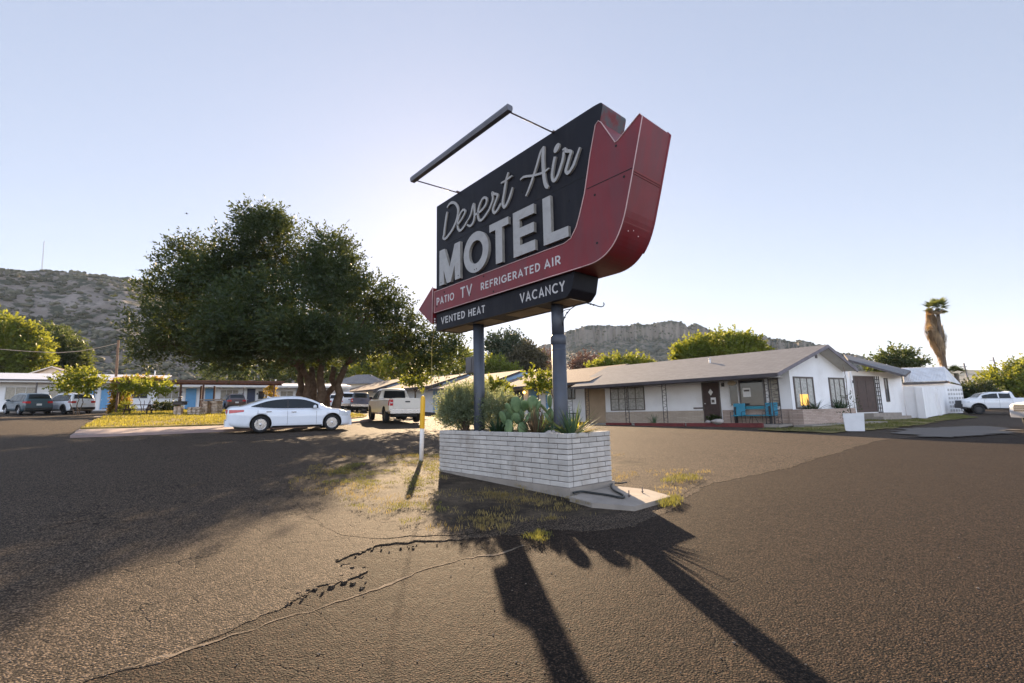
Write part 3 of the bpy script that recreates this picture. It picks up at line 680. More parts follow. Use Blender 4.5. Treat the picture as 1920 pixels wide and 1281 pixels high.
# curved iron hook on the right pole
mb = MB(); hk = [(-.50, 2.72), (-.46, 2.83), (-.40, 2.91), (-.30, 2.98), (-.174, 3.02), (-.05, 3.032), (.035, 3.025), (.13, 2.99), (.221, 2.955), (.29, 2.92), (.35, 2.90), (.395, 2.905), (.412, 2.935), (.395, 2.96)]
mb.tube([(x, .525, z) for x, z in hk], .0085, 6)
for x, z, a in ((-.375, 2.93, .8), (.14, 2.985, -.5), (.2, 2.96, -.5), (-.44, 2.86, 1)): mb.sphere((x, .525, z), (.022, .016, .016), 8, 6)
mb.tube([(-.3, .525, 2.98), (-.42, .525, 2.985), (-.5, .525, 2.96)], .006, 6)
part('iron_hook', mb, pmat('black iron', (0.02, .02, .022), .5), sign)
# meter box on the left pole
mb = MB(); mb.box((-3.13, .56, 2.27), (.26, .2, .34), 0, bev=.012); mb.box((-3.13, .452, 2.27), (.2, .012, .26), 0); part('meter_box', mb, pmat('grey box paint', (0.12, 0.11, 0.11), .6, var=.2), sign)
# loose wire hanging from the arrow head
mb = MB(); mb.tube([(-4.12, .3, 3.3), (-4.4, .4, 3.2), (-4.66, .5, 2.9), (-4.67, .5, 2.4), (-4.66, .5, 1.85)], .006, 5); part('wire', mb, pmat('yellowed wire', (0.3, .24, .08), .6), sign)
mb = MB()
for z in (3.38, 3.32, 3.26, 3.2): mb.sphere((-4.06, .2, z), (.018, .018, .022), 8, 6)
part('insulator', mb, WHT, sign)

# ------------------------------------------------------------------ planter of long white bricks
BRK = pmat('white painted brick', (0.47, 0.44, 0.405), .75, isl=.10, var=.12, vscale=6, bump=.35, bscale=45, dirt=(.36, .32, .28), dscale=2.2, dlo=.5, dhi=.72, spec=.25)
MORT = pmat('grey mortar', (0.17, 0.15, 0.135), .95, var=.2, vscale=9, bump=.4, bscale=60)
CONC = pmat('weathered concrete', (0.27, 0.235, 0.20), .9, var=.18, vscale=4, bump=.3, bscale=35, dirt=(.2, .17, .14), dscale=2)
pl = thing('planter', 'long white brick planter box under the motel sign', 'planter', SM)
Lp, Wp = 3.55, 1.05; bz0 = .13; ch = .0805; bh = .070; wt = .10; step = .205
rr = random.Random(3)
bricks = MB()
def course_run(o, dx, dy, length, nz, off, inward):
    x = -off
    while x < length-.002:
        a = max(0, x); b = min(length, x+.395-.012); last = length-b < .13; b = length if last else b
        if b-a > .03:
            j = rr.uniform(-.003, .003); h = bh+rr.uniform(-.003, .002); missing = False
            c = (o[0]+dx*(a+b)/2+inward[0]*(wt/2+j), o[1]+dy*(a+b)/2+inward[1]*(wt/2+j), bz0+ch*nz+bh/2)
            d = (b-a, wt, h) if dx else (wt, b-a, h)
            bricks.box(c, d, 0, bev=.006, rz=rr.uniform(-.004, .004))
        x += .395
        if last: break
for nz in range(10):
    o = (nz % 2)
    course_run((-Lp, 0), 1, 0, Lp, nz, .2*o+.03*rr.random(), (0, 1))
    course_run((0, wt+.012), 0, 1, Wp-wt-.012, nz, .2*(1-o), (-1, 0))
    course_run((-Lp, wt+.012), 0, 1, Wp-wt-.012, nz, .2*(1-o), (1, 0))
    course_run((-Lp+wt+.012, Wp-wt), 1, 0, Lp-2*wt-.024, nz, .2*o, (0, 1))
part('brick_wall', bricks, BRK, pl)
mb = MB(); t = .012
mb.bx((-Lp+t, t, .0), (-t, wt-t, .915)); mb.bx((-Lp+t, Wp-wt+t, 0), (-t, Wp-t, .915)); mb.bx((-t, wt-t, 0), (-wt+t, Wp-wt+t, .915)); mb.bx((-Lp+t, wt-t, 0), (-Lp+wt-t, Wp-wt+t, .915))
part('mortar', mb, MORT, pl)
mb = MB(); mb.bx((-Lp-.015, -.02, -.5), (.03, Wp+.02, .126)); part('footing', mb, CONC, pl)
soil = MB(); n1, n2 = 26, 9
for i in range(n1):
    for j in range(n2):
        x = -Lp+wt-.01+(Lp-2*wt+.02)*i/(n1-1); y = wt-.01+(Wp-2*wt+.02)*j/(n2-1); soil.v.append((x, y, .85+.03*mnoise.noise(Vector((x*3, y*3, 0)))))
for i in range(n1-1):
    for j in range(n2-1):
        a = i*n2+j; soil.f.append((a, a+n2, a+n2+1, a+1)); soil.m.append(0); soil.sm.append(True)
part('soil', soil, SOIL, pl)
# ------------------------------------------------------------------ slab, bolts, hose, marker post
s1 = [gp(*q) for q in ((1068, 938), (1110, 950), (1190, 957), (1259, 937), (1215, 924), (1150, 917))]
sb = thing('concrete_slab', 'small pale concrete slab with bolts at the planter corner', 'slab', Matrix.Translation(gp(1165, 938)))
c0 = gp(1165, 938); mb = MB(); mb.slab([(p.x-c0.x, p.y-c0.y, p.z-c0.z+.05) for p in s1], .12); part('slab', mb, CONC, sb)
for q in ((1180, 939), (1205, 931)):
    p = gp(*q)-c0; mb = MB(); mb.cyl((p.x, p.y, .04), .008, .10, 8); mb.lathe([(.0, .065), (.017, .065), (.017, .08), (0, .08)], 6, c=(p.x, p.y, 0)); part('bolt', mb, RUST, sb)
hp = [(1146, 921), (1152, 929), (1165, 936), (1171, 941), (1164, 943), (1140, 938), (1112, 934), (1090, 931), (1075, 934)]
mb = MB(); mb.tube(catmull([tuple(gp(*q)+Vector((0, 0, .072)) - gp(1120, 936)) for q in hp], 5), .016, 8)
hq = [(1146, 921), (1150, 915), (1165, 915), (1176, 913)]
mb.tube(catmull([tuple(gp(*q)+Vector((0, 0, .075)) - gp(1120, 936)) for q in hq], 5), .012, 8)
ho = mb.build('hose', pmat('black rubber hose', (0.012, .014, .014), .45)); ho.location = gp(1120, 936); tag(ho, 'short black rubber hose lying on the concrete slab', 'hose')
p0 = gp(790, 862); post = thing('marker_post', 'slim white marker post with a yellow top beside the planter', 'marker post', frame(p0, TH) @ Matrix.Rotation(radians(1.2), 4, 'Y'))
mb = MB(); mb.tube([(0, 0, -.2), (0, 0, .98)], .052, 18); part('post', mb, pmat('white plastic', (0.72, .69, .66), .45, var=.06), post)
mb = MB(); mb.lathe([(.056, .72), (.058, .74), (.058, 1.40), (.05, 1.46), (.03, 1.495), (0, 1.5)], 18); part('yellow_cap', mb, pmat('yellow plastic', (0.72, .40, .01), .45, var=.06), post)
# ------------------------------------------------------------------ buildings
WALLW = pmat('white painted block', (0.78, 0.77, 0.765), .85, var=.05, vscale=1.2, bump=.12, bscale=8, dirt=(.66, .63, .60), dscale=.7, dlo=.52, dhi=.8, spec=.2)
WALLT = pmat('tan stucco', (0.42, 0.31, 0.21), .9, var=.1, vscale=2, bump=.2, bscale=30, spec=.15)
WALLB = pmat('pale blue siding', (0.27, 0.38, 0.50), .8, var=.1, vscale=1, spec=.2)
ROOFG = pmat('grey shingle', (0.20, 0.185, 0.18), .92, var=.16, vscale=5, bump=.5, bscale=14, dirt=(.14, .13, .125), dscale=1.2, spec=.12, dlo=.45, dhi=.75)
ROOFT = pmat('tan shingle', (0.245, 0.19, 0.155), .92, var=.16, vscale=5, bump=.5, bscale=14, dirt=(.18, .14, .115), dscale=1.2, spec=.12, dlo=.45, dhi=.75)
ROOFW = pmat('white metal roofing', (0.55, 0.55, 0.58), .5, var=.06, vscale=2)
FASC = pmat('dark brown fascia', (0.05, 0.042, 0.045), .7, var=.25, vscale=3)
FASG = pmat('grey fascia', (0.15, 0.135, 0.145), .7, var=.2, vscale=3)
SOFF = pmat('pale soffit', (0.55, 0.52, 0.48), .85, var=.08)
FRAME_D = pmat('dark window frame', (0.10, 0.08, 0.07), .6, var=.2)
FRAME_W = pmat('white window frame', (0.6, 0.59, 0.57), .6, var=.1)
GLASS = pmat('window glass', (0.035, 0.04, 0.045), .05, var=.2, spec=.7)
CURT = pmat('pale curtain behind glass', (0.33, 0.33, 0.31), .25, var=.25, vscale=9, spec=.6)
CURT2 = pmat('beige blind behind glass', (0.26, 0.23, 0.18), .25, var=.25, vscale=7, spec=.6)
DOORB = pmat('sky blue door', (0.12, 0.31, 0.52), .5, var=.08, vscale=3)
DOORD = pmat('dark brown wood door', (0.045, 0.022, 0.018), .5, var=.3, vscale=4, bump=.2, bscale=12)
IRON = pmat('dark wrought iron', (0.03, 0.025, 0.025), .55, var=.2)
REDK = pmat('red painted kerb', (0.13, 0.024, 0.022), .8, var=.25, vscale=4, bump=.2, bscale=25)
TURQ = pmat('turquoise enamel', (0.012, 0.22, 0.34), .4, var=.1)
WARM = emit('warm lamp glow', (1.0, .55, .12), 2.5)
PAPER = pmat('white paper', (0.75, .74, .72), .8, var=.05)
PVC = pmat('white vent pipe', (0.68, .67, .66), .6)

def brickmat(name, c1, c2, mortar, bw, bhh):
    m = bpy.data.materials.new(name); m.use_nodes = True; t = m.node_tree; L = t.links.new; p = t.nodes['Principled BSDF']
    tc = _n(t, 'ShaderNodeTexCoord'); sx = _n(t, 'ShaderNodeSeparateXYZ'); L(tc.outputs['Object'], sx.inputs[0])
    ad = _n(t, 'ShaderNodeMath'); ad.operation = 'ADD'; L(sx.outputs['X'], ad.inputs[0]); L(sx.outputs['Y'], ad.inputs[1])
    cx = _n(t, 'ShaderNodeCombineXYZ'); L(ad.outputs[0], cx.inputs['X']); L(sx.outputs['Z'], cx.inputs['Y'])
    b = _n(t, 'ShaderNodeTexBrick'); L(cx.outputs[0], b.inputs['Vector'])
    b.inputs['Color1'].default_value = (*c1, 1); b.inputs['Color2'].default_value = (*c2, 1); b.inputs['Mortar'].default_value = (*mortar, 1)
    b.inputs['Scale'].default_value = 1; b.inputs['Brick Width'].default_value = bw; b.inputs['Row Height'].default_value = bhh; b.inputs['Mortar Size'].default_value = .008
    L(b.outputs['Color'], p.inputs['Base Color']); p.inputs['Roughness'].default_value = .9; p.inputs['Specular IOR Level'].default_value = .15
    bp = _n(t, 'ShaderNodeBump'); bp.inputs['Strength'].default_value = .5; bp.inputs['Distance'].default_value = .01; bp.invert = True
    L(b.outputs['Fac'], bp.inputs['Height']); L(bp.outputs[0], p.inputs['Normal']); MATS[name] = m; return m
BRKT = brickmat('buff roman brick', (0.48, 0.40, 0.32), (0.40, 0.33, 0.26), (0.26, 0.21, 0.17), .40, .075)
BRKP = brickmat('pink buff roman brick', (0.46, 0.36, 0.30), (0.37, 0.28, 0.23), (0.23, 0.18, 0.15), .40, .08)

SHING = brickmat('grey shingle rows', (0.215, 0.212, 0.218), (0.172, 0.17, 0.176), (0.12, 0.118, 0.12), .32, .052); SHINT = brickmat('tan shingle rows', (0.25, 0.195, 0.158), (0.205, 0.16, 0.13), (0.14, 0.11, 0.09), .32, .052)
K = gp(1508, 797.5)
A43 = radians(43); A62 = radians(62)
VB = Vector((-sin(A43), cos(A43), 0)); VG = Vector((cos(A43), sin(A43), 0))
VG2 = Vector((sin(A62), cos(A62), 0)); VN2 = Vector((-cos(A62), sin(A62), 0))
def fr(o, ex, ey): return Matrix(((ex.x, ey.x, 0, o.x), (ex.y, ey.y, 0, o.y), (0, 0, 1, o.z), (0, 0, 0, 1)))
FO = fr(K, -VB, VG)            # office and room row: x to the right along the front, y inwards
FG = fr(K, VG2, VN2)           # office gable end
def lo(F, px, py, y):          # photo pixel -> local point on the plane y = const of a frame
    ey = Vector((F[0][1], F[1][1], 0)); p0 = F @ Vector((0, y, 0)); return F.inverted() @ onp(px, py, p0, ey)

def window(par, F, x0, x1, z0, z1, y, frame=FRAME_W, glass=GLASS, nv=1, nh=0, name='window', fw=.06, curtain=None):
    """outer frame, mullions and one pane mesh; proud of the wall face at y"""
    mb = MB()
    mb.bx((x0, y-.05, z0), (x0+fw, y+.02, z1)); mb.bx((x1-fw, y-.05, z0), (x1, y+.02, z1))
    mb.bx((x0+fw, y-.05, z1-fw), (x1-fw, y+.02, z1)); mb.bx((x0+fw, y-.055, z0), (x1-fw, y+.02, z0+fw))
    for i in range(1, nv+1):
        x = x0+(x1-x0)*i/(nv+1); mb.bx((x-.022, y-.042, z0+fw), (x+.022, y+.01, z1-fw))
    for i in range(1, nh+1):
        z = z0+(z1-z0)*i/(nh+1); mb.bx((x0+fw, y-.038, z-.018), (x1-fw, y+.008, z+.018))
    w_ = part(name, mb, frame, par, F)
    mb = MB(); mb.bx((x0+fw, y-.02, z0+fw), (x1-fw, y+.012, z1-fw)); g_ = mb
    g_.xf(XF[par.name].inverted() @ F); o = g_.build('pane', glass, w_)
    return w_
def door(par, F, x0, x1, z0, z1, y, m=DOORB, fm=FRAME_W, knob=True, name='door'):
    mb = MB(); mb.bx((x0, y-.03, z0), (x1, y+.02, z1))
    for (a, b, c, d) in ((.14, .44, .12, .42), (.56, .86, .12, .42), (.14, .44, .5, .9), (.56, .86, .5, .9)):
        mb.bx((x0+(x1-x0)*a, y-.038, z0+(z1-z0)*c), (x0+(x1-x0)*b, y-.031, z0+(z1-z0)*d))
    d_ = part(name, mb, m, par, F)
    fb = MB(); f = .07
    fb.bx((x0-f, y-.05, z0), (x0, y+.02, z1+f)); fb.bx((x1, y-.05, z0), (x1+f, y+.02, z1+f)); fb.bx((x0, y-.05, z1), (x1, y+.02, z1+f))
    fb.xf(XF[par.name].inverted() @ F); fb.build('frame', fm, d_)
    if knob:
        kb = MB(); kb.sphere((x0+.1*(x1-x0), y-.07, z0+.45*(z1-z0)), .035, 8, 6); kb.xf(XF[par.name].inverted() @ F); kb.build('handle', MATS.get('white vent pipe'), d_)
    return d_
def iron_post(par, F, x, y, z0, z1, wd=.24, name='iron_post'):
    mb = MB()
    for s in (-1, 1): mb.bx((x+s*wd/2-.014, y-.014, z0), (x+s*wd/2+.014, y+.014, z1))
    n = int((z1-z0)/.3); h = (z1-z0)/n
    for i in range(n):
        zc = z0+h*i; mb.tube([(x+(wd/2-.014)*math.sin(pi*2*k/8), y, zc+h*k/8) for k in range(9)], .009, 5)
        mb.tube([(x-wd/2, y, zc), (x+wd/2, y, zc)], .007, 4)
    return part(name, mb, IRON, par, F)

# ---- office building
office = thing('office_building', 'white motel office with a grey gabled roof, iron posts and a buff brick base', 'building', FO)
YW = .5
C0 = FO.inverted() @ (FG @ Vector((.32, .7, 0)))          # plan corner of front wall and gable wall
uL = -12.6
mb = MB(); mb.bx((uL, YW, .02), (C0.x, YW+.2, 2.95))
Gend = FO.inverted() @ (FG @ Vector((6.1, .7, 0)))
part('wall', mb, WALLW, office)
mb = MB()   # gable wall up to the rake
mb.prism([(.32, .0), (6.1, .0), (6.1, 2.95), (2.93, 4.22), (.32, 2.95)], 'y', .7, .9); 
part('gable_wall', mb, WALLW, office, FG)
mb = MB(); mb.bx((6.05, .9, -.2), (6.1, 7, 3.0)); part('wall', mb, WALLW, office, FG)
mb = MB(); mb.bx((uL, YW+.2, 0), (uL+.2, YW+9, 2.9)); part('wall', mb, WALLW, office)
# brick base of the front wall
mb = MB(); mb.bx((uL+.02, YW-.09, .05), (-5.42, YW, .83)); part('brick_base', mb, BRKT, office)
mb = MB(); mb.bx((-4.28, YW-.09, .05), (C0.x-.0, YW, .83)); part('brick_base', mb, BRKP, office)
# roof: two slopes meeting on a ridge along the row; rake at the gable end
eL = FO.inverted() @ onp(1457, 699, K, VN2); ap = FO.inverted() @ onp(1551, 646.5, K, VN2); eR = FO.inverted() @ onp(1607, 692, K, VN2)
ex = Vector((-13.9, eL.y, eL.z)); rx = Vector((-13.9, ap.y, ap.z)); bx_ = Vector((-13.9, eR.y, eR.z))
mb = MB(); mb.slab([eL, ap, rx, ex], .10, 0, 1, 2); part('roof', mb, [SHING, FASC, SOFF], office)
mb = MB(); mb.slab([ap, eR, bx_, rx], .10, 0, 1, 2); part('roof', mb, [SHING, FASC, SOFF], office)
mb = MB()
def beam(mb, a, b, hgt, wid, mi=0):
    a, b = Vector(a), Vector(b); d = (b-a); n = Vector((-d.y, d.x, 0)).normalized()*wid/2
    vs = [a-n, a+n, b+n, b-n]; mb.slab(vs, hgt, mi)
beam(mb, eL+Vector((.02, -.02, .012)), ap+Vector((.02, -.02, .012)), .2, .05); beam(mb, ap+Vector((.02, -.02, .014)), eR+Vector((.02, -.02, .014)), .2, .05)
part('rake_board', mb, FASG, office)
mb = MB(); beam(mb, eL+Vector((0, -.03, -.02)), ex+Vector((0, -.03, -.02)), .17, .04); part('fascia', mb, FASC, office)
mb = MB(); mb.bx((uL, eL.y+.1, 2.50), (-.9, YW-.001, 2.545)); part('soffit', mb, SOFF, office)
mb = MB(); mb.bx((uL, eL.y+.25, 2.42), (-1.0, eL.y+.37, 2.56)); part('porch_beam', mb, FASC, office)
vp = FO.inverted() @ onp(1331, 680, FO @ Vector((0, 1.3, 0)), VG); mb = MB(); mb.cyl((vp.x, 1.3, 3.45), .06, .52, 10); mb.cyl((vp.x, 1.3, 3.95), .085, .05, 10); part('vent_pipe', mb, PVC, office)
mb = MB(); mb.box((vp.x+1.5, 1.0, 3.52), (.5, .35, .04), mat=Matrix.Rotation(.33, 3, 'X')); part('roof_vent', mb, FASG, office)
# front openings
def X(px, y=YW, py=750): return lo(FO, px, py, y).x
door(office, FO, X(1319.5), X(1349), .13, 2.58, YW, DOORD, FRAME_D)
mb = MB(); dc = (X(1319.5)+X(1349))/2; mb.prism([(dc, 2.1), (dc+.14, 1.9), (dc, 1.7), (dc-.14, 1.9)], 'y', YW-.055, YW-.04); mb.bx((dc-.02, YW-.05, 1.2), (dc+.28, YW-.04, 1.58)); mb.bx((dc+.02, YW-.052, 1.28), (dc+.2, YW-.0501, 1.45), 1); part('door_notice', mb, [PAPER, FRAME_D], office)
window(office, FO, X(1145), X(1209), .92, 2.5, YW, FRAME_D, CURT, 3, 1)
window(office, FO, X(1368), X(1387), 1.02, 2.5, YW, FRAME_W, GLASS, 0, 0)
window(office, FO, X(1388), X(1437), 1.02, 2.5, YW, FRAME_D, GLASS, 0, 0)
window(office, FO, X(1443), X(1463), 1.0, 2.5, YW, FRAME_D, CURT2, 0, 4)
mb = MB(); a = X(1394.5); mb.bx((a, YW-.03, 1.55), (a+.42, YW-.022, 2.05)); mb.bx((a+.06, YW-.034, 1.85), (a+.36, YW-.0305, 1.95), 1); part('window_notice', mb, [PAPER, FRAME_D], office)
mb = MB(); a = X(1375.5); mb.prism([(a+.25*cos(t), 2.36+.13*sin(t)) for t in [2*pi*i/20 for i in range(20)]], 'y', YW-.06, YW-.03); part('oval_sign', mb, pmat('cream oval sign', (.5, .42, .28), .7, var=.3, vscale=20), office)
mb = MB(); a = X(1358.5); mb.box((a, YW-.08, 2.3), (.12, .14, .22)); part('wall_lamp', mb, IRON, office)
mb = MB(); a = X(1352); mb.cyl((a, YW-.03, 1.62), .05, .03, 10, 0, 'y'); part('door_bell', mb, PVC, office)
mb = MB(); a = X(1310); mb.bx((a-.35, YW-.04, .93), (a+.35, YW-.001, 1.02)); part('mail_slot', mb, FRAME_D, office)
YP = eL.y+.31
for px in (1175, 1246, 1438): iron_post(office, FO, X(px, YP), YP, .1, 2.42, .26)
iron_post(office, FO, X(1455, YP), YP, .1, 2.42, .36)
# gable openings
def S(px, y=.7, py=740): return lo(FG, px, py, y).x
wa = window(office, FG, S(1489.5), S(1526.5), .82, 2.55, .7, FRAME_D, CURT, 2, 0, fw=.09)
mb = MB(); mb.bx((S(1499), .672, 1.0), (S(1514.5), .679, 1.6)); mb.xf(XF[office.name].inverted() @ FG); mb.build('reflection_pane', emit('amber painted reflection', (1.0, .5, .1), .32), wa)  # sunlit reflection in the glass, put in as an emissive amber patch
window(office, FG, S(1556), S(1585), .88, 2.55, .7, FRAME_D, CURT, 2, 0, fw=.09)
mb = MB(); x_ = S(1538); mb.bx((x_-.09, .67, 3.62), (x_+.09, .699, 4.0)); part('gable_vent', mb, FASG, office, FG)
mb = MB(); x_ = 6.12; mb.tube([(x_, .62, .8), (x_, .62, 3.0)], .035, 8); part('downpipe', mb, PVC, office, FG)
# side wing with the dark double door, and its low roof
y2 = 2.0; sA = 6.1; sC = S(1694, y2)
mb = MB(); mb.bx((sA, y2, -.3), (sC, y2+.2, 3.15)); part('wall', mb, WALLW, office, FG)
mb = MB(); mb.bx((sC-.2, y2+.2, -.3), (sC, y2+7, 3.1)); part('wall', mb, WALLW, office, FG)
P1 = lo(FG, 1590, 674, 1.1); P2 = lo(FG, 1697, 703.5, 1.1); Q1 = lo(FG, 1582, 664, 7); Q2 = lo(FG, 1708, 695, 7)
mb = MB(); mb.slab([P1, P2, Q2, Q1], .14, 0, 1, 2); part('roof', mb, [SHING, FASC, SOFF], office, FG)
door(office, FG, S(1604, y2), S(1640, y2), .50, 2.78, y2, DOORD, FRAME_D, knob=False, name='double_door')
mb = MB(); x0 = S(1642.5, y2); 
for i in range(9): mb.bx((x0, y2-.05, .45+i*.27), (x0+.55, y2-.02, .45+i*.27+.05))
for i in range(3): mb.bx((x0+i*.25, y2-.048, .4), (x0+i*.25+.05, y2-.022, 2.85))
part('trellis', mb, IRON, office, FG)
mb = MB(); mb.bx((S(1600, y2), y2-1.0, -.3), (S(1650, y2)+.2, y2-.01, .44)); mb.bx((S(1600, y2), y2-1.5, -.3), (S(1650, y2)+.2, y2-1.0, .24)); part('step', mb, CONC, office, FG)
window(office, FG, S(1660.5, y2), S(1666.5, y2), 1.15, 2.75, y2, FRAME_D, GLASS, 0, 0)
mb = MB(); mb.cyl((S(1599, y2), y2-.12, 2.45), .09, .1, 10, 0, 'y'); part('wall_lamp', mb, IRON, office, FG)
# brick planting box along the gable end
mb = MB(); mb.bx((0, 0, -.25), (4.95, .12, .80)); mb.bx((0, .12, -.25), (.12, .72, .80)); mb.bx((4.83, .12, -.25), (4.95, .69, .80)); part('brick_planter_box', mb, BRKP, office, FG)
mb = MB(); mb.bx((.12, .12, .3), (4.83, .69, .72)); part('planter_soil', mb, SOIL, office, FG)

# porch floor and red kerbs (setting)
mb = MB(); mb.bx((uL-.3, eL.y-.25, -.5), (-.55, YW+.05, .075)); o = mb.build('porch_floor', CONC, mat=FO); tag(o, 'concrete walk in front of the motel office', None, kind='structure')
def kerb(px0, py0, px1, py1, y, hgt=.16):
    a = lo(FO, px0, py0, y); b = lo(FO, px1, py1, y); mb = MB(); mb.bx((a.x, y-.13, -.4), (b.x, y+.05, .17)); o = mb.build('kerb', REDK, mat=FO); tag(o, 'red painted kerb', None, kind='structure')
kerb(1138, 793, 1183, 793, eL.y-.35); kerb(1192, 796, 1284, 798, eL.y-.75); kerb(1289, 798, 1432, 802, eL.y-.5)
mb = MB(); mb.bx((-.9, -.9, -.3), (6.2, -.02, .04)); o = mb.build('path', CONC, mat=FG); tag(o, 'concrete path round the gable end', None, kind='structure')

# turquoise chairs, bench and table on the porch
def chair(px, label):
    x = X(px, -.1); c = thing('porch_chair', label, 'chair', FO @ Matrix.Translation((x, -.15, .08)), 'turquoise porch furniture')
    mb = MB(); mb.box((0, .24, .78), (.64, .03, .66), mat=Matrix.Rotation(-.12, 3, 'X'), bev=.012); part('backrest', mb, TURQ, c)
    mb = MB(); mb.box((0, -.02, .42), (.62, .52, .03), bev=.012); part('seat', mb, TURQ, c)
    for sx in (-1, 1):
        mb = MB(); mb.tube([(sx*.30, .25, 0), (sx*.30, .2, .4), (sx*.30, .3, 1.05)], .014, 6); part('leg', mb, IRON, c)
        mb = MB(); mb.tube([(sx*.30, -.27, 0), (sx*.30, -.27, .64), (sx*.30, .2, .66)], .014, 6); part('leg', mb, IRON, c)
    return c
chair(1382, 'turquoise metal porch chair by the left side of the picture window')
chair(1442, 'turquoise metal porch chair behind the wide iron post')
b = thing('porch_bench', 'long low turquoise bench under the office picture window', 'bench', FO @ Matrix.Translation((X(1411, .25), .22, .08)))
mb = MB(); mb.box((0, 0, .86), (2.0, .05, .16)); mb.box((0, -.1, .45), (2.0, .36, .04)); part('seat', mb, pmat('teal bench paint', (.01, .2, .27), .5), b)
for x in (-.9, .9):
    mb = MB(); mb.bx((x-.03, -.25, 0), (x+.03, .03, .93)); part('leg', mb, IRON, b)
tb_ = thing('side_table', 'small round turquoise table between the porch chairs', 'table', FO @ Matrix.Translation((X(1409, -.3), -.35, .08)))
mb = MB(); mb.cyl((0, 0, .42), .36, .03, 20); part('table_top', mb, TURQ, tb_)
for k in range(3):
    mb = MB(); t = 2*pi*k/3; mb.tube([(.28*cos(t), .28*sin(t), 0), (.1*cos(t), .1*sin(t), .42)], .013, 6); part('leg', mb, IRON, tb_)

# ---- guest room row behind the office: stepped gabled blocks
def room_block(label, u0, u1, ze, zr, we, wr, roofm, gable=None, base=.15):
    """front wall at y = .7 from x=-u1 to -u0; eave at y=we height ze; ridge at y=wr height zr"""
    b = thing('motel_room_block', label, 'building', FO @ Matrix.Translation((-u0, 0, 0)), 'stepped room blocks of the motel row')
    mb = MB(); mb.bx((-u1+.1, .8, -.6), (-u0-.1, 1.0, ze+.12)); part('wall', mb, WALLW, b, FO)
    for x in (-u0-.12, -u1+.12):
        mb = MB(); k = (zr-ze)/(wr-we); mb.prism([(.8, -.6), (2*wr-we-.6, -.6), (2*wr-we-.6, ze-.02), (wr, zr-.12), (.8, ze+(.8-we)*k-.12)], 'x', x-.08, x+.08); part('gable_wall', mb, gable or WALLW, b, FO)
    mb = MB(); mb.slab([(-u1, we, ze), (-u0, we, ze), (-u0, wr, zr), (-u1, wr, zr)], .1, 0, 1); part('roof', mb, [roofm, FASC], b, FO)
    mb = MB(); mb.slab([(-u0, 2*wr-we, ze), (-u1, 2*wr-we, ze), (-u1, wr, zr), (-u0, wr, zr)], .1, 0, 1); part('roof', mb, [roofm, FASC], b, FO)
    mb = MB(); beam(mb, (-u0+.02, we, ze+.02), (-u0+.02, wr, zr+.02), .22, .05); beam(mb, (-u1, we-.03, ze-.02), (-u0, we-.03, ze-.02), .16, .04); part('fascia', mb, FASC, b, FO)
    return b
e2 = lo(FO, 1100, 714, -.9)
b2 = room_block('tan roofed room block next to the office, white walls', -lo(FO, 1105, 714, -.9).x, 24.0, 3.02, 4.5, -.9, 4.0, SHINT)
YR = .8
window(b2, FO, X(1058, YR), X(1079, YR), 1.85, 2.8, YR, FRAME_D, GLASS, 2, 0)
iron_post(b2, FO, X(1068, -.5), -.5, .0, 2.95, .5); iron_post(b2, FO, X(1101, -.5), -.5, .0, 2.6, .3)
mb = MB(); mb.bx((X(1097, YR+.01), YR-.02, -.2), (-12.75, YR-.001, 2.75)); part('tan_wall', mb, WALLT, b2, FO)
window(b2, FO, X(957, YR), X(982, YR), 1.8, 2.8, YR, FRAME_D, GLASS, 1, 0)
door(b2, FO, X(992, YR), X(1009, YR), .7, 2.85, YR, DOORB)
door(b2, FO, X(1024, YR), X(1034, YR), .7, 2.85, YR, DOORB)
mb = MB(); a = X(986, YR); mb.box((a, YR-.06, 2.62), (.14, .1, .24)); wl = part('wall_lamp', mb, IRON, b2, FO)
mb = MB(); mb.sphere((a, YR-.17, 2.6), .12, 10, 8); mb.xf(XF[b2.name].inverted() @ FO); mb.build('bulb', WARM, wl)
mb = MB(); mb.bx((X(1062, .2), .1, .75), (X(1079, .2), .5, .82)); part('ledge', mb, IRON, b2, FO)
b3 = room_block('second tan roofed room block from the office with a pale blue gable', 24.5, 33.4, 3.45, 4.95, -.9, 4.0, SHINT, WALLB)
for px in (905, 922): window(b3, FO, X(px, YR), X(px+9, YR), 1.9, 3.0, YR, FRAME_D, GLASS, 1, 0)
door(b3, FO, X(938, YR), X(946, YR), .9, 3.0, YR, DOORB)
b4 = room_block('third tan roofed room block from the office, blue front behind the pickup', 33.2, 45.2, 3.80, 5.25, -.9, 4.0, SHINT, WALLB)
for px in (818, 833, 848): door(b4, FO, X(px, YR), X(px+7, YR), 1.2, 3.3, YR, DOORB)
window(b4, FO, X(858, YR), X(870, YR), 2.0, 3.2, YR, FRAME_D, GLASS, 1, 0)
mb = MB(); mb.bx((X(812, YR), YR-.02, .9), (X(850, YR), YR-.001, 3.6)); part('blue_wall', mb, WALLB, b4, FO)
b5 = room_block('farthest room block of the row, tan roof and blue gable', 45, 58, 4.05, 5.6, -.9, 4.0, SHINT, WALLB)
door(b5, FO, X(733, YR), X(738, YR), 1.6, 3.5, YR, DOORB)
window(b5, FO, X(742, YR), X(752, YR), 2.2, 3.3, YR, FRAME_D, GLASS, 1, 0)

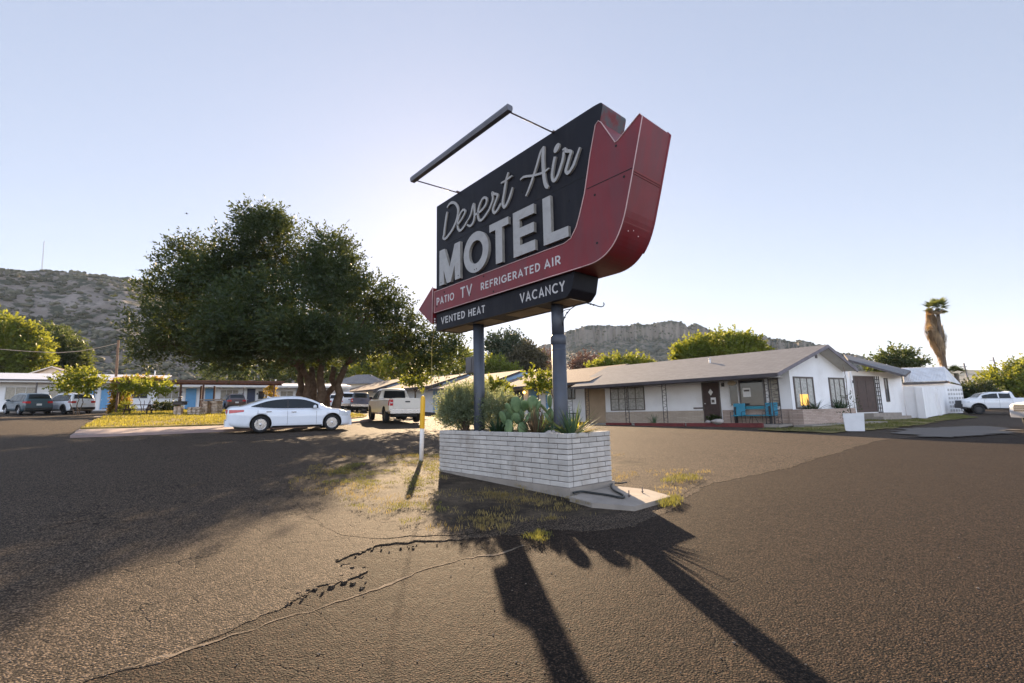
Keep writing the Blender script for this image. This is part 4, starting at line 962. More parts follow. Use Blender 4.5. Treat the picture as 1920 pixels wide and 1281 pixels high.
# white block wall right of the office
wp = [FG @ Vector((sC, y2-.02, 0))]; wp += [gp(1732, 783.7), gp(1779, 774.5), gp(1806, 774)]
wp = [Vector((p.x, p.y, 0)) for p in wp]
bw = thing('block_wall', 'long white rendered yard wall with buttresses right of the office', 'wall', Matrix.Translation((wp[1].x, wp[1].y, zg(wp[1].x, wp[1].y))))
def topz(px, P): d = ray(px, 724.5); return CAMH + d.z*(P.x*d.x+P.y*d.y)/(d.x**2+d.y**2)
zt = [topz(px, P) for px, P in zip((1694, 1732, 1779, 1806), wp)]
I_ = Matrix.Identity(4)
def wallseg(mb, a, b, za, zb, z0, t=.2):
    d = (b-a).normalized(); n = Vector((-d.y, d.x, 0))*t
    vs = [(a.x, a.y, z0), (b.x, b.y, z0), (b.x+n.x, b.y+n.y, z0), (a.x+n.x, a.y+n.y, z0), (a.x, a.y, za), (b.x, b.y, zb), (b.x+n.x, b.y+n.y, zb), (a.x+n.x, a.y+n.y, za)]
    mb.add(vs, [(0, 3, 2, 1), (4, 5, 6, 7), (0, 1, 5, 4), (1, 2, 6, 5), (2, 3, 7, 6), (3, 0, 4, 7)])
mb = MB(); wallseg(mb, wp[0], wp[1], zt[0], zt[1], -.5); part('wall', mb, WALLW, bw, I_)
mb = MB(); wallseg(mb, wp[1], wp[2], zt[1], zt[2], -.5); part('wall', mb, WALLW, bw, I_)
BREEZE = pmat('openwork block shade', (0.42, 0.41, 0.40), .9, var=.2)
mb = MB(); wallseg(mb, wp[2], wp[3], zt[2], zt[3], -.5); part('end_wall', mb, WALLW, bw, I_)
d_ = (wp[3]-wp[2]).normalized(); n_ = Vector((-d_.y, d_.x, 0)); mb = MB()
for i in range(6):
    for j in range(6):
        p = wp[2]+d_*(.4+i*.36); mb.box((p.x-n_.x*.01, p.y-n_.y*.01, zt[2]-.3-j*.36), (.2, .03, .2), rz=atan2(d_.y, d_.x))
part('openwork_blocks', mb, BREEZE, bw, I_)
for px in (1729, 1757, 1779):
    k = 0 if px == 1729 else 1
    n2 = Vector((-(wp[k+1]-wp[k]).normalized().y, (wp[k+1]-wp[k]).normalized().x, 0)); q = onp(px, 760, wp[k], n2); mb = MB(); a_ = atan2((wp[k+1]-wp[k]).y, (wp[k+1]-wp[k]).x)
    mb.box((q.x-n2.x*.08, q.y-n2.y*.08, (zt[1]-.5)/2-.02), (.42, .26, zt[1]+.4), rz=a_); part('buttress', mb, WALLW, bw, I_)

# shed with a corrugated metal roof behind the wall
sh = thing('metal_roof_shed', 'white shed with a pale corrugated metal roof behind the yard wall', 'shed', Matrix.Translation((30.5, 44, 1)))
CORR = pmat('galvanised corrugated roof', (0.60, 0.60, 0.61), .5, metal=.0, var=.15, vscale=1.5, dirt=(.45, .42, .40), dscale=.9)
def at_y(px, py, Y): d = ray(px, py); return CAMP+d*(Y/d.y)
a, b, c, d = at_y(1694, 717.5, 40), at_y(1776, 714.5, 44), at_y(1771, 688, 48), at_y(1690, 690.5, 44.5)
mb = MB(); n = 56; pts = []
for i in range(n+1):
    t = i/n; lift = .05*(i % 2); pts.append((a.lerp(b, t)+Vector((0, 0, lift)), d.lerp(c, t)+Vector((0, 0, lift))))
k = 0
for i in range(n): mb.quad(pts[i][0], pts[i+1][0], pts[i+1][1], pts[i][1])
part('roof', mb, CORR, sh, I_)
e_ = at_y(1803, 722, 50); mb = MB(); n = 16
for i in range(n):
    t0, t1 = i/n, (i+1)/n; mb.quad(b.lerp(e_, t0)+Vector((0, 0, .05*(i % 2))), b.lerp(e_, t1)+Vector((0, 0, .05*((i+1) % 2))), c.lerp(c.lerp(e_, .25), t1), c.lerp(c.lerp(e_, .25), t0))
part('roof', mb, CORR, sh, I_)
dn = Vector((0, 0, .14)); mb = MB(); beam(mb, a-dn*.2, b-dn*.2, .18, .06); part('fascia', mb, FASC, sh, I_)
mb = MB(); wallseg(mb, Vector((a.x, a.y+.3, 0)), Vector((b.x, b.y+.3, 0)), a.z-.1, b.z-.1, 0); wallseg(mb, Vector((b.x, b.y+.3, 0)), Vector((e_.x, e_.y, 0)), b.z-.1, e_.z-.1, 0); part('wall', mb, WALLW, sh, I_)

# ---- motel wing at the left
d = ray(0, 774); P0 = CAMP+d*(44/d.dot(_f)); FL = fr(P0, VG2, VN2)
lm = thing('motel_wing', 'long low white motel wing with a white roof and blue doors at the left', 'building', FL)
mb = MB(); mb.bx((-16, 0, -.5), (12.2, .2, 2.84)); part('wall', mb, WALLW, lm)
mb = MB(); mb.slab([(-16, -1.3, 3.06), (12.3, -1.3, 3.06), (12.3, 4, 4.0), (-16, 4, 4.0)], .06, 0); part('roof', mb, ROOFW, lm)
mb = MB(); mb.bx((-16, -1.34, 2.93), (12.32, -1.29, 3.03)); part('fascia', mb, FASC, lm)
mb = MB(); mb.bx((-16, -1.25, 2.76), (12.28, -1.2, 2.93)); part('fascia', mb, SOFF, lm)
mb = MB(); mb.bx((-16, -1.2, 2.78), (12.2, -.001, 2.83)); part('soffit', mb, WALLT, lm)
mb = MB(); mb.bx((12.2, .02, -.8), (31, .22, 2.4)); part('wall', mb, WALLW, lm)
mb = MB(); mb.slab([(12.35, -1.5, 2.62), (31, -1.5, 2.62), (31, 4, 3.2), (12.35, 4, 3.2)], .06, 0); part('roof', mb, ROOFW, lm)
mb = MB(); mb.bx((12.3, -1.54, 2.40), (31, -1.46, 2.60)); part('fascia', mb, SOFF, lm)
def XL(px): return lo(FL, px, 745, 0).x
for a, b, z0, z1, nv, g in ((-3.2, -1.2, 1.2, 2.3, 1, GLASS), (.15, 2.3, 1.15, 2.4, 2, CURT2), (3.2, 5.4, 1.2, 2.2, 2, CURT2), (8.9, 10.95, 1.25, 2.32, 2, GLASS), (11.8-.1, 11.9+1.7, 1.2, 2.25, 2, CURT2), (17.35, 19.1, 1.1, 2.2, 2, CURT2), (21.0, 21.7, 1.1, 2.1, 0, GLASS), (23.3, 24.7, .95, 2.1, 1, CURT2), (26, 27.6, .9, 2.0, 1, GLASS)):
    window(lm, FL, a, b, z0, z1, 0 if a < 12 else .02, FRAME_W, g, nv)
for a, b, m in ((5.9, 6.7, DOORB), (7.15, 7.95, DOORB), (14.2, 15.15, DOORB), (15.95, 16.85, DOORB), (19.95, 20.75, pmat('navy door', (.03, .04, .08), .5)), (25.0, 25.7, DOORB)):
    door(lm, FL, a, b, .18 if a < 12 else .1, 2.32, 0 if a < 12 else .02, m)
for x in (-2.4, 2.62, 6.85, 13.9, 19.6, 22.2, 25.2):
    mb = MB(); mb.bx((x-.05, -1.15, -.6), (x+.05, -1.05, 2.78 if x < 12 else 2.42)); part('porch_post', mb, FRAME_D, lm)
mb = MB(); mb.bx((-16, -1.5, -.6), (12.2, -.01, .08)); mb.bx((12.3, -1.7, -.9), (31, 0, .05)); o = part('porch_floor', mb, CONC, lm)
for x, z in ((13.8, 1.95), (13.75, 1.6), (19.5, 1.7), (20.95, 1.75)):
    mb = MB(); mb.box((x, -.08, z), (.14, .14, .2)); part('wall_lamp', mb, IRON, lm)
for x, y, z, h in ((11.0, 2.2, 3.6, .7), (22.8, 2, 3.0, .5)):
    mb = MB(); mb.cyl((x, y, z), .06, h, 8); mb.cyl((x, y, z+h-.03), .1, .06, 8); part('vent_pipe', mb, PVC, lm)
bb = thing('gabled_house', 'low tan gabled house roof showing over the left motel wing', 'house', FL @ Matrix.Translation((4, 11, 0)))
a, b, c = lo(FL, 52, 700, 9), lo(FL, 97, 686.5, 9), lo(FL, 134, 700, 9)
mb = MB(); mb.slab([a, b, b+Vector((0, 8, 0)), a+Vector((0, 8, 0))], .12, 0, 1); part('roof', mb, [ROOFT, SOFF], bb, FL)
mb = MB(); mb.slab([b, c, c+Vector((0, 8, 0)), b+Vector((0, 8, 0))], .12, 0, 1); part('roof', mb, [ROOFT, SOFF], bb, FL)
mb = MB(); mb.prism([(a.x+.6, 0), (c.x-.6, 0), (c.x-.6, c.z-.05), (b.x, b.z-.14), (a.x+.6, a.z-.05)], 'y', 9.3, 9.5); part('gable_wall', mb, pmat('pale tan wall', (.55, .46, .38), .9), bb, FL)
# small white house seen between the trunks
g2 = thing('small_house', 'small pale house with a grey hip roof beyond the big tree', 'house', Matrix.Translation(gxy(-22, 70)))
a = XF[g2.name].inverted(); 
mb = MB(); mb.box((0, 0, 1.3), (7, 7, 3.4)); part('wall', mb, pmat('cream wall', (.55, .5, .42), .9), g2)
mb = MB(); mb.add([(-4, -4, 3), (4, -4, 3), (4, 4, 3), (-4, 4, 3), (-1, 0, 4.6), (1, 0, 4.6)], [(0, 1, 5, 4), (1, 2, 5), (2, 3, 4, 5), (3, 0, 4), (0, 3, 2, 1)]); part('roof', mb, ROOFG, g2)
mb = MB(); mb.box((-1.5, -3.5, 1.5), (1, .06, 1.1)); part('window', mb, GLASS, g2)

# sunlit island lawn with its pale kerb apron
isl = [gp(*q) for q in ((131, 820), (420, 809), (640, 796), (690, 790), (702, 786), (690, 781))] + [gxy(-14, 42), gxy(-33, 48)] + [gp(206, 776.5), gp(175, 790)]
KERB = pmat('pinkish concrete kerb', (0.26, 0.195, 0.18), .9, var=.14, vscale=3, bump=.2, bscale=30, dirt=(.25, .18, .17), dscale=1.5)
sheet('kerb_apron', edge_noise(isl+[isl[0]], .03, .4, 4)[:-1], .07, KERB, skirt=.3, grid=1.2, label='pale pinkish concrete kerb round the lawn island')
lawn = [gp(*q) for q in ((150, 808.5), (420, 800), (640, 789), (682, 785), (688, 782))] + [gxy(-15, 41.6), gxy(-32.5, 47.5)] + [gp(212, 777.5), gp(186, 789)]
LAWN = pmat('dry yellow green lawn', (0.15, 0.12, 0.03), .95, var=.35, vscale=1.2, col2=(0.25, 0.19, 0.06), bump=.8, bscale=18, spec=.1)
sheet('lawn', edge_noise(lawn+[lawn[0]], .05, .3, 8)[:-1], .13, LAWN, skirt=.1, grid=1.2, label='dry yellow lawn of the island')
WALKM = pmat('worn sandy path', (0.36, 0.27, 0.19), .95, var=.15)
wk = [gp(*q) for q in ((178, 783.5), (412, 781.5), (412, 784), (174, 786.5))]; sheet('path', wk, .136, WALKM, grid=1.2, label='narrow sandy path across the lawn')
# grass strip and pale puddled patch right of the office
gr = [gp(*q) for q in ((1420, 806), (1520, 800), (1600, 789), (1660, 787), (1740, 785), (1790, 776), (1835, 783), (1760, 790), (1730, 797), (1640, 806), (1560, 812))]
GRS = pmat('patchy green verge', (0.085, 0.085, 0.03), .95, var=.4, vscale=1.0, col2=(0.19, 0.155, 0.065), bump=.8, bscale=18, spec=.1)
sheet('verge', edge_noise(gr+[gr[0]], .25, .3, 6)[:-1], .012, GRS, label='patchy grass verge below the office')
pd = [gp(*q) for q in ((1672, 811), (1710, 804), (1780, 801), (1850, 799), (1895, 803), (1890, 811), (1830, 818), (1730, 819))]
sheet('gravel_patch', edge_noise(pd+[pd[0]], .55, .15, 9)[:-1], .014, pmat('pale silt', (0.12, 0.105, 0.09), .85, var=.3, vscale=.9, col2=(.08, .067, .056), bump=.3, bscale=10), label='pale silty patch beside the road')
# fallen sealant patch and long straight seam across the car park
sp = [gp(*q) for q in ((330, 866), (480, 848), (700, 842), (790, 846), (760, 856), (560, 862), (420, 878))]
# ------------------------------------------------------------------ vehicles (local frame: X forward, Y left, Z up; origin on the ground under the rear axle)
TYRE = pmat('tyre rubber', (0.012, 0.012, 0.013), .85)
CHROME = pmat('alloy', (0.55, 0.55, 0.57), .25, metal=.9, var=.05)
DARKR = pmat('dark wheel', (0.03, 0.03, 0.033), .4, metal=.4)
CGLASS = pmat('dark tinted car glass', (0.012, 0.016, 0.018), 0.03, var=.1, spec=.32)
CBLK = pmat('black plastic trim', (0.014, 0.014, 0.015), .55)
TAILR = pmat('red tail lamp lens', (0.42, 0.012, 0.02), .12, var=.15, spec=.7)
HEADL = pmat('clear head lamp lens', (0.5, 0.52, 0.55), .08, var=.2, spec=.8)
PLATE = pmat('licence plate', (0.6, .6, .58), .5)
def paint(name, c, metal=0.0): return pmat(name, c, .28, metal=metal, var=.03, vscale=1, spec=.5, coat=.6, dirt=tuple(k*.86 for k in c), dscale=2, dlo=.55, dhi=.85)
PW_PEARL = paint('pearl white paint', (0.66, 0.69, 0.74)); PW_WARM = paint('warm white paint', (0.60, 0.56, 0.49)); PW = paint('plain white paint', (0.66, 0.67, 0.69))
P_SLATE = paint('dark blue green paint', (0.035, 0.065, 0.085)); P_BLACK = paint('black paint', (0.018, 0.019, 0.022)); P_BROWN = paint('dark maroon paint', (0.045, 0.02, 0.02)); P_BLUE = paint('navy paint', (0.025, 0.04, 0.085))
def interp(tab, x):
    xs_ = [t[0] for t in tab]
    if x <= xs_[0]: return tab[0][1]
    if x >= xs_[-1]: return tab[-1][1]
    for i in range(len(tab)-1):
        if xs_[i] <= x <= xs_[i+1]:
            t = (x-xs_[i])/(xs_[i+1]-xs_[i]); p0 = tab[max(i-1, 0)]; p1 = tab[i]; p2 = tab[i+1]; p3 = tab[min(i+2, len(tab)-1)]
            m1 = (p2[1]-p0[1])/max(1e-6, p2[0]-p0[0])*(p2[0]-p1[0]); m2 = (p3[1]-p1[1])/max(1e-6, p3[0]-p1[0])*(p2[0]-p1[0])
            if (p2[1]-p1[1])*(p1[1]-p0[1]) <= 0: m1 = 0
            if (p3[1]-p2[1])*(p2[1]-p1[1]) <= 0: m2 = 0
            return (2*t**3-3*t*t+1)*p1[1]+(t**3-2*t*t+t)*m1+(-2*t**3+3*t*t)*p2[1]+(t**3-t*t)*m2
class Car:
    def __init__(s, sp):
        s.sp = sp; s.x0, s.x1 = sp['top'][0][0], sp['top'][-1][0]
    def top(s, x): return interp(s.sp['top'], x)
    def bot(s, x): return interp(s.sp['bot'], x)
    def hw(s, x): return interp(s.sp['hw'], x)
    def side(s, x, z):
        """half width of the lower body at a height"""
        h = s.hw(x); zb, zt = s.bot(x), s.top(x); t = (z-zb)/max(.01, zt-zb)
        return h*(1-.07*max(0, (.2-t)/.2)**2 - .035*max(0, (t-.45)/.55)**2 - .06*max(0, (t-.9)/.1)**2 + .008*math.exp(-((t-.62)/.1)**2))
    def sect(s, x):
        zb, zt = s.bot(x), s.top(x); h = zt-zb; P = [(0, zb)]; P += [(s.side(x, zb+.0*h)*.92, zb)]
        for t in (.04, .12, .22, .34, .46, .56, .62, .68, .78, .86, .92, .965): P.append((s.side(x, zb+t*h), zb+t*h))
        w_ = s.side(x, zt); cr = s.sp.get('crown', .035)
        P += [(w_*.965, zt-.008), (w_*.90, zt+cr*.2), (w_*.7, zt+cr*.62), (w_*.4, zt+cr*.9), (0, zt+cr)]
        return P
    def body(s):
        mb = MB(); n = 64; secs = []
        xs_ = [s.x0+(s.x1-s.x0)*(.5-.5*cos(pi*i/n))*.35+(s.x1-s.x0)*(i/n)*.65 for i in range(n+1)]
        for x in xs_:
            P = s.sect(x); ring = [(x, y, z) for y, z in P]+[(x, -y, z) for y, z in P[-2:0:-1]]; secs.append(ring)
        m = len(secs[0]); k = 0
        for r in secs: mb.v += r
        for i in range(n):
            for j in range(m):
                j2 = (j+1) % m; mb.f.append((i*m+j, i*m+j2, (i+1)*m+j2, (i+1)*m+j)); mb.m.append(0); mb.sm.append(True)
        mb.f.append(tuple(range(m-1, -1, -1))); mb.f.append(tuple(range(n*m, n*m+m))); mb.m += [0, 0]; mb.sm += [False]*2
        return mb
    # greenhouse
    def roof(s, x): return interp(s.sp['roof'], x)
    def gside(s, x, z):
        zb = s.belt(x); zm = s.sp['zmax']; f = max(0, min(1, (z-zb)/(zm-zb))); a = s.hw(x)*.945-.02; b = s.sp['wroof']
        e = s.sp.get('endw', 0)
        return a+(b-a)*f
    def belt(s, x): return s.top(x)
    def green(s):
        mb = MB(); g0, g1 = s.sp['roof'][0][0], s.sp['roof'][-1][0]; n = 44; secs = []
        for i in range(n+1):
            x = g0+(g1-g0)*i/n; zr = s.roof(x); zb = s.belt(x)-.04; P = [(0, zb), (s.gside(x, zb), zb)]
            for t in (.2, .4, .6, .8, .92): z = zb+(zr-zb)*t; P.append((s.gside(x, z), z))
            w_ = s.gside(x, zr); P += [(w_*.975, zr-.012), (w_*.92, zr+.008), (w_*.7, zr+.025), (w_*.35, zr+.036), (0, zr+.04)]
            secs.append([(x, y, z) for y, z in P]+[(x, -y, z) for y, z in P[-2:0:-1]])
        m = len(secs[0])
        for r in secs: mb.v += r
        for i in range(n):
            for j in range(m):
                j2 = (j+1) % m; mb.f.append((i*m+j, i*m+j2, (i+1)*m+j2, (i+1)*m+j)); mb.m.append(0); mb.sm.append(True)
        mb.f.append(tuple(range(m-1, -1, -1))); mb.f.append(tuple(range(n*m, n*m+m))); mb.m += [0, 0]; mb.sm += [False]*2
        return mb
    def sidepanel(s, xa, xb, zlo, zhi, fn, sy, off=.006, nx=14, nz=4):
        mb = MB()
        for i in range(nx+1):
            x = xa+(xb-xa)*i/nx; a, b = zlo(x), max(zlo(x)+.002, zhi(x))
            for j in range(nz+1):
                z = a+(b-a)*j/nz; mb.v.append((x, sy*(fn(x, z)+off), z))
        for i in range(nx):
            for j in range(nz):
                q = i*(nz+1)+j; mb.f.append((q, q+1, q+nz+2, q+nz+1)); mb.m.append(0); mb.sm.append(True)
        return mb
    def topglass(s, xa, xb, inset, off=.012):
        mb = MB(); nx, ny = 10, 8
        for i in range(nx+1):
            x = xa+(xb-xa)*i/nx; zr = s.roof(x); w_ = s.gside(x, zr)*inset
            for j in range(ny+1):
                y = -w_+2*w_*j/ny; f = abs(y)/max(.01, s.gside(x, zr)); zz = zr+.04*(1-f**2.2)+off
                mb.v.append((x, y, zz))
        for i in range(nx):
            for j in range(ny):
                q = i*(ny+1)+j; mb.f.append((q, q+1, q+ny+2, q+ny+1)); mb.m.append(0); mb.sm.append(True)
        return mb
def boolean_cut(mb, cutters, name, mats):
    """cut shapes out of a body and return the resulting mesh"""
    o = mb.build('tmp', mats); cs = []
    for c in cutters:
        q = c.build('tmp_cut', mats); q.data.polygons.foreach_set('material_index', [1]*len(q.data.polygons)); cs.append(q)
        md = o.modifiers.new('b', 'BOOLEAN'); md.operation = 'DIFFERENCE'; md.object = q; md.solver = 'EXACT'
    dg = bpy.context.evaluated_depsgraph_get(); dg.update(); me = bpy.data.meshes.new_from_object(o.evaluated_get(dg)); me.name = name
    for q in cs+[o]: 
        d = q.data; bpy.data.objects.remove(q, do_unlink=True); bpy.data.meshes.remove(d)
    return me
def wheel(par, x, y, r, wd, sy, rimm, spokes=10, rr=.62, swirl=.5):
    mb = MB(); h = wd/2; prof = [(r*rr, -h*.8), (r*.8, -h), (r*.95, -h*.9), (r, -h*.6), (r, h*.6), (r*.95, h*.9), (r*.8, h), (r*rr, h*.8), (r*rr*.95, 0)]
    mb.lathe(prof, 36, axis='y', closed=True); w_ = mb.build('wheel', TYRE, par); w_.location = (x, y, r)
    mb = MB(); f = sy*h*.72; mb.lathe([(r*rr+.002, f*.9), (r*rr*.93, f*1.08), (r*rr*.9, f*.9)], 32, axis='y')
    mb.lathe([(0, f*1.0), (r*.13, f*1.02), (r*.16, f*.8)], 16, axis='y')
    mb.lathe([(0, f*.35), (r*rr, f*.35)], 32, 1, axis='y')
    for k in range(spokes):
        a0 = 2*pi*k/spokes; a1 = a0+swirl*2*pi/spokes; hw0, hw1 = .10, .62*pi/spokes
        pts = []
        for t in (0, .5, 1):
            rad = r*(.12+(rr*.94-.12)*t); a = a0+(a1-a0)*t; wa = (.030+.018*t)*r/.33*(1.0 if spokes > 8 else 1.7)/rad
            pts.append(((rad*cos(a-wa), f*(.98-.02*t), rad*sin(a-wa)), (rad*cos(a+wa), f*(.98-.02*t), rad*sin(a+wa))))
        for q in range(2): mb.quad(pts[q][0], pts[q][1], pts[q+1][1], pts[q+1][0]); mb.quad(*[(v[0], v[1]-.03*sy, v[2]) for v in (pts[q][0], pts[q][1], pts[q+1][1], pts[q+1][0])])
    o = mb.build('rim', [rimm, CBLK], w_)
    return w_
def build_car(name, label, cat, sp, M, group=None):
    C_ = Car(sp); root = thing(name, label, cat, M, group); pm = sp['paint']; wb = sp['wb']; r = sp['r']; wd = sp.get('tw', .23)
    mats = [pm, CBLK]; cut = []
    for x in (0, wb):
        for sy in (-1, 1):
            y1 = sy*(C_.hw(x)+.2); y0 = sy*(C_.hw(x)-.36); c = MB(); ra = r+sp.get('arch', .065); c.tube([(x, y0, r+.02), (x, y1, r+.02)], ra, 36); cut.append(c)
    if 'bed' in sp:
        a, b, z0 = sp['bed']; c = MB(); c.bx((a, -C_.hw(.5)+.11, z0), (b, C_.hw(.5)-.11, 2.2)); cut.append(c)
    me = boolean_cut(C_.body(), cut, 'body', mats); o = bpy.data.objects.new('body', me); COL.objects.link(o); o.parent = root
    C_.green().build('cabin', sp.get('cabpaint', pm), root)
    # glazing
    for sy in (-1, 1):
        for (xa, xb) in sp['win']:
            C_.sidepanel(xa, xb, lambda x: C_.belt(x)+.035, lambda x: C_.roof(x)-.085, C_.gside, sy).build('side_window', CGLASS, root)
        for (xa, xb) in sp.get('pillars', []):
            C_.sidepanel(xa, xb, lambda x: C_.belt(x)+.03, lambda x: C_.roof(x)-.08, C_.gside, sy, .004, 2, 4).build('door_pillar', CBLK, root)
        if sp.get('trim', True):
            xa, xb = sp['win'][0][0]-.03, sp['win'][-1][1]+.05
            C_.sidepanel(xa, xb, lambda x: C_.belt(x)+.012, lambda x: C_.belt(x)+.032, C_.gside, sy, .009, 20, 1).build('window_trim', sp.get('trimmat', CBLK), root)
        for x in sp['seams']:
            C_.sidepanel(x-.005, x+.005, lambda q: C_.bot(q)+.10, lambda q: C_.top(q)-.03, C_.side, sy, .002, 1, 10).build('door_seam', CBLK, root)
        for x in sp['handles']:
            z = C_.top(x)-.115; mb = MB(); mb.box((x, sy*(C_.side(x, z)+.022), z), (.2, .03, .035), 0, bev=.012); mb.build('door_handle', sp.get('handlemat', pm), root)
        xa, xb = sp['sill']; C_.sidepanel(xa, xb, lambda x: C_.bot(x)+.01, lambda x: C_.bot(x)+sp.get('sillh', .075), C_.side, sy, .006, 8, 1).build('sill', CBLK, root)
        if 'cladding' in sp:
            for x in (0, wb):
                mb = MB(); ra = r+.065; pts = [(x+(ra+.02)*cos(t), sy*(C_.hw(x)+.004), r+.02+(ra+.02)*sin(t)) for t in [pi*i/18 for i in range(19)]]; mb.tube(pts, .04, 6); mb.build('arch_cladding', CBLK, root)
        mx = sp['mirror']; z = C_.belt(mx)+.09; y = C_.hw(mx)*.945
        mb = MB(); mb.sphere((mx-.02, sy*(y+.13), z), (.075, .115, .085), 10, 8); mb.tube([(mx, sy*(y-.05), z-.06), (mx-.01, sy*(y+.08), z-.04)], .025, 6); mb.build('mirror', sp.get('mirrormat', pm), root)
        xa, xb, za, zb_, slope = sp['tail']
        C_.sidepanel(xa, xb, lambda x: za+slope*(x-xa)*.6, lambda x: zb_-abs(slope)*0*(x-xa), C_.side, sy, .008, 8, 3).build('tail_lamp', TAILR, root)
        xa, xb, za, zb_ = sp['head']
        C_.sidepanel(xa, xb, lambda x: za+(.0 if x > xa+.1 else .04), lambda x: min(zb_, C_.top(x)-.02), C_.side, sy, .008, 10, 3).build('headlight', HEADL, root)
    ws = sp['ws']; C_.topglass(ws[0], ws[1], .86).build('windscreen', CGLASS, root)
    if 'rw' in sp: C_.topglass(sp['rw'][0], sp['rw'][1], .84).build('rear_window', CGLASS, root)
    if 'rwflat' in sp:
        x, z0, z1, y_ = sp['rwflat']; mb = MB(); mb.prism(rnd_poly([(-y_, z0), (y_, z0), (y_*.9, z1), (-y_*.9, z1)], .06, 4), 'x', x-.012, x); mb.build('rear_window', CGLASS, root)
    # rear end: lamps wrap, plate, bumper
    xr = C_.x0; za, zb_, y0, y1 = sp['rlamp']
    for sy in (-1, 1):
        mb = MB(); mb.prism(rnd_poly([(sy*y0, za), (sy*y1, za), (sy*y1, zb_), (sy*y0, zb_)], .02, 3), 'x', xr-.02, xr+.03); 
        if sp.get('lampmid'): mb.bx((xr-.024, sy*(y0+.02), za+(zb_-za)*.38), (xr-.0195, sy*(y1-.02), za+(zb_-za)*.56), 1)
        mb.build('tail_lamp', [TAILR, HEADL], root)
    mb = MB(); pz = sp['plate']; mb.box((xr-.015, 0, pz), (.02, .31, .15)); mb.build('plate', PLATE, root)
    b0, b1, bm_ = sp['bumper']; mb = MB(); w_ = C_.hw(C_.x0+.1); mb.prism(rnd_poly([(xr-.06, -w_*.93), (xr-.06, w_*.93), (xr+.25, w_*1.0), (xr+.25, -w_*1.0)], .05, 4), 'z', b0, b1); mb.build('rear_bumper', bm_, root)
    fz0, fz1, fm_ = sp['fbumper']; xf = C_.x1; w_ = C_.hw(xf-.1); mb = MB(); mb.prism(rnd_poly([(xf+.05, -w_*.86), (xf+.05, w_*.86), (xf-.3, w_*1.0), (xf-.3, -w_*1.0)], .08, 4), 'z', fz0, fz1); mb.build('front_bumper', fm_, root)
    g = sp['grille']; mb = MB(); mb.box((xf+.006, 0, (g[0]+g[1])/2), (.03, g[2]*2, g[1]-g[0]), 0, bev=.02)
    for i in range(3): mb.box((xf+.022, 0, g[0]+(g[1]-g[0])*(i+1)/4), (.02, g[2]*1.9, .02), 1)
    mb.build('grille', [CBLK, sp.get('grillebar', CBLK)], root)
    for sy in (-1, 1):
        mb = MB(); mb.prism(rnd_poly([(sy*(g[2]+.03), sp['head'][2]), (sy*(w_*.84), sp['head'][2]+.03), (sy*(w_*.84), sp['head'][3]-.03), (sy*(g[2]+.03), sp['head'][3]-.04)], .02, 3), 'x', xf-.3, xf-.02); mb.build('headlight', HEADL, root)
    for x in (0, wb):
        for sy in (-1, 1): wheel(root, x, sy*(C_.hw(x)-wd/2-.012), r, wd, sy, sp['rim'], sp.get('spokes', 10), sp.get('rr', .62), sp.get('swirl', .5))
    mb = MB(); mb.bx((C_.x0+.3, -.6, sp['clear']), (C_.x1-.3, .6, sp['clear']+.12)); mb.build('underbody', CBLK, root)
    if 'bed' in sp:
        mb = MB(); w_ = C_.hw(xr+.05)-.1; za_, zb2 = sp['tailgate']; mb.prism(rnd_poly([(-w_*.86, za_), (w_*.86, za_), (w_*.86, zb2), (-w_*.86, zb2)], .03, 3), 'x', xr-.022, xr+.0); mb.box((xr-.026, 0, zb2-.16), (.02, .26, .07), 1); 
        mb.build('tailgate', [pm, CBLK], root)
        mb = MB(); mb.sphere((xr+.7, 0, .36), (.22, .2, .2), 12, 8); mb.tube([(xr+.7, -.75, .36), (xr+.7, .75, .36)], .05, 8); mb.build('rear_axle', CBLK, root)
    if sp.get('antenna'): 
        mb = MB(); mb.prism([(sp['antenna'], 0), (sp['antenna']+.18, 0), (sp['antenna']+.03, .07)], 'y', -.02, .02); o = mb.build('antenna_fin', pm, root); o.location.z = C_.roof(sp['antenna']+.1)+.035
    if sp.get('rack'):
        for sy in (-1, 1):
            mb = MB(); a, b = sp['rack']; mb.tube([(a, sy*(sp['wroof']-.06), C_.roof(a)+.02), (a+.08, sy*(sp['wroof']-.06), C_.roof(a)+.075), (b-.08, sy*(sp['wroof']-.06), C_.roof(b)+.075), (b, sy*(sp['wroof']-.06), C_.roof(b)+.02)], .018, 6); mb.build('roof_rail', CBLK, root)
    return root
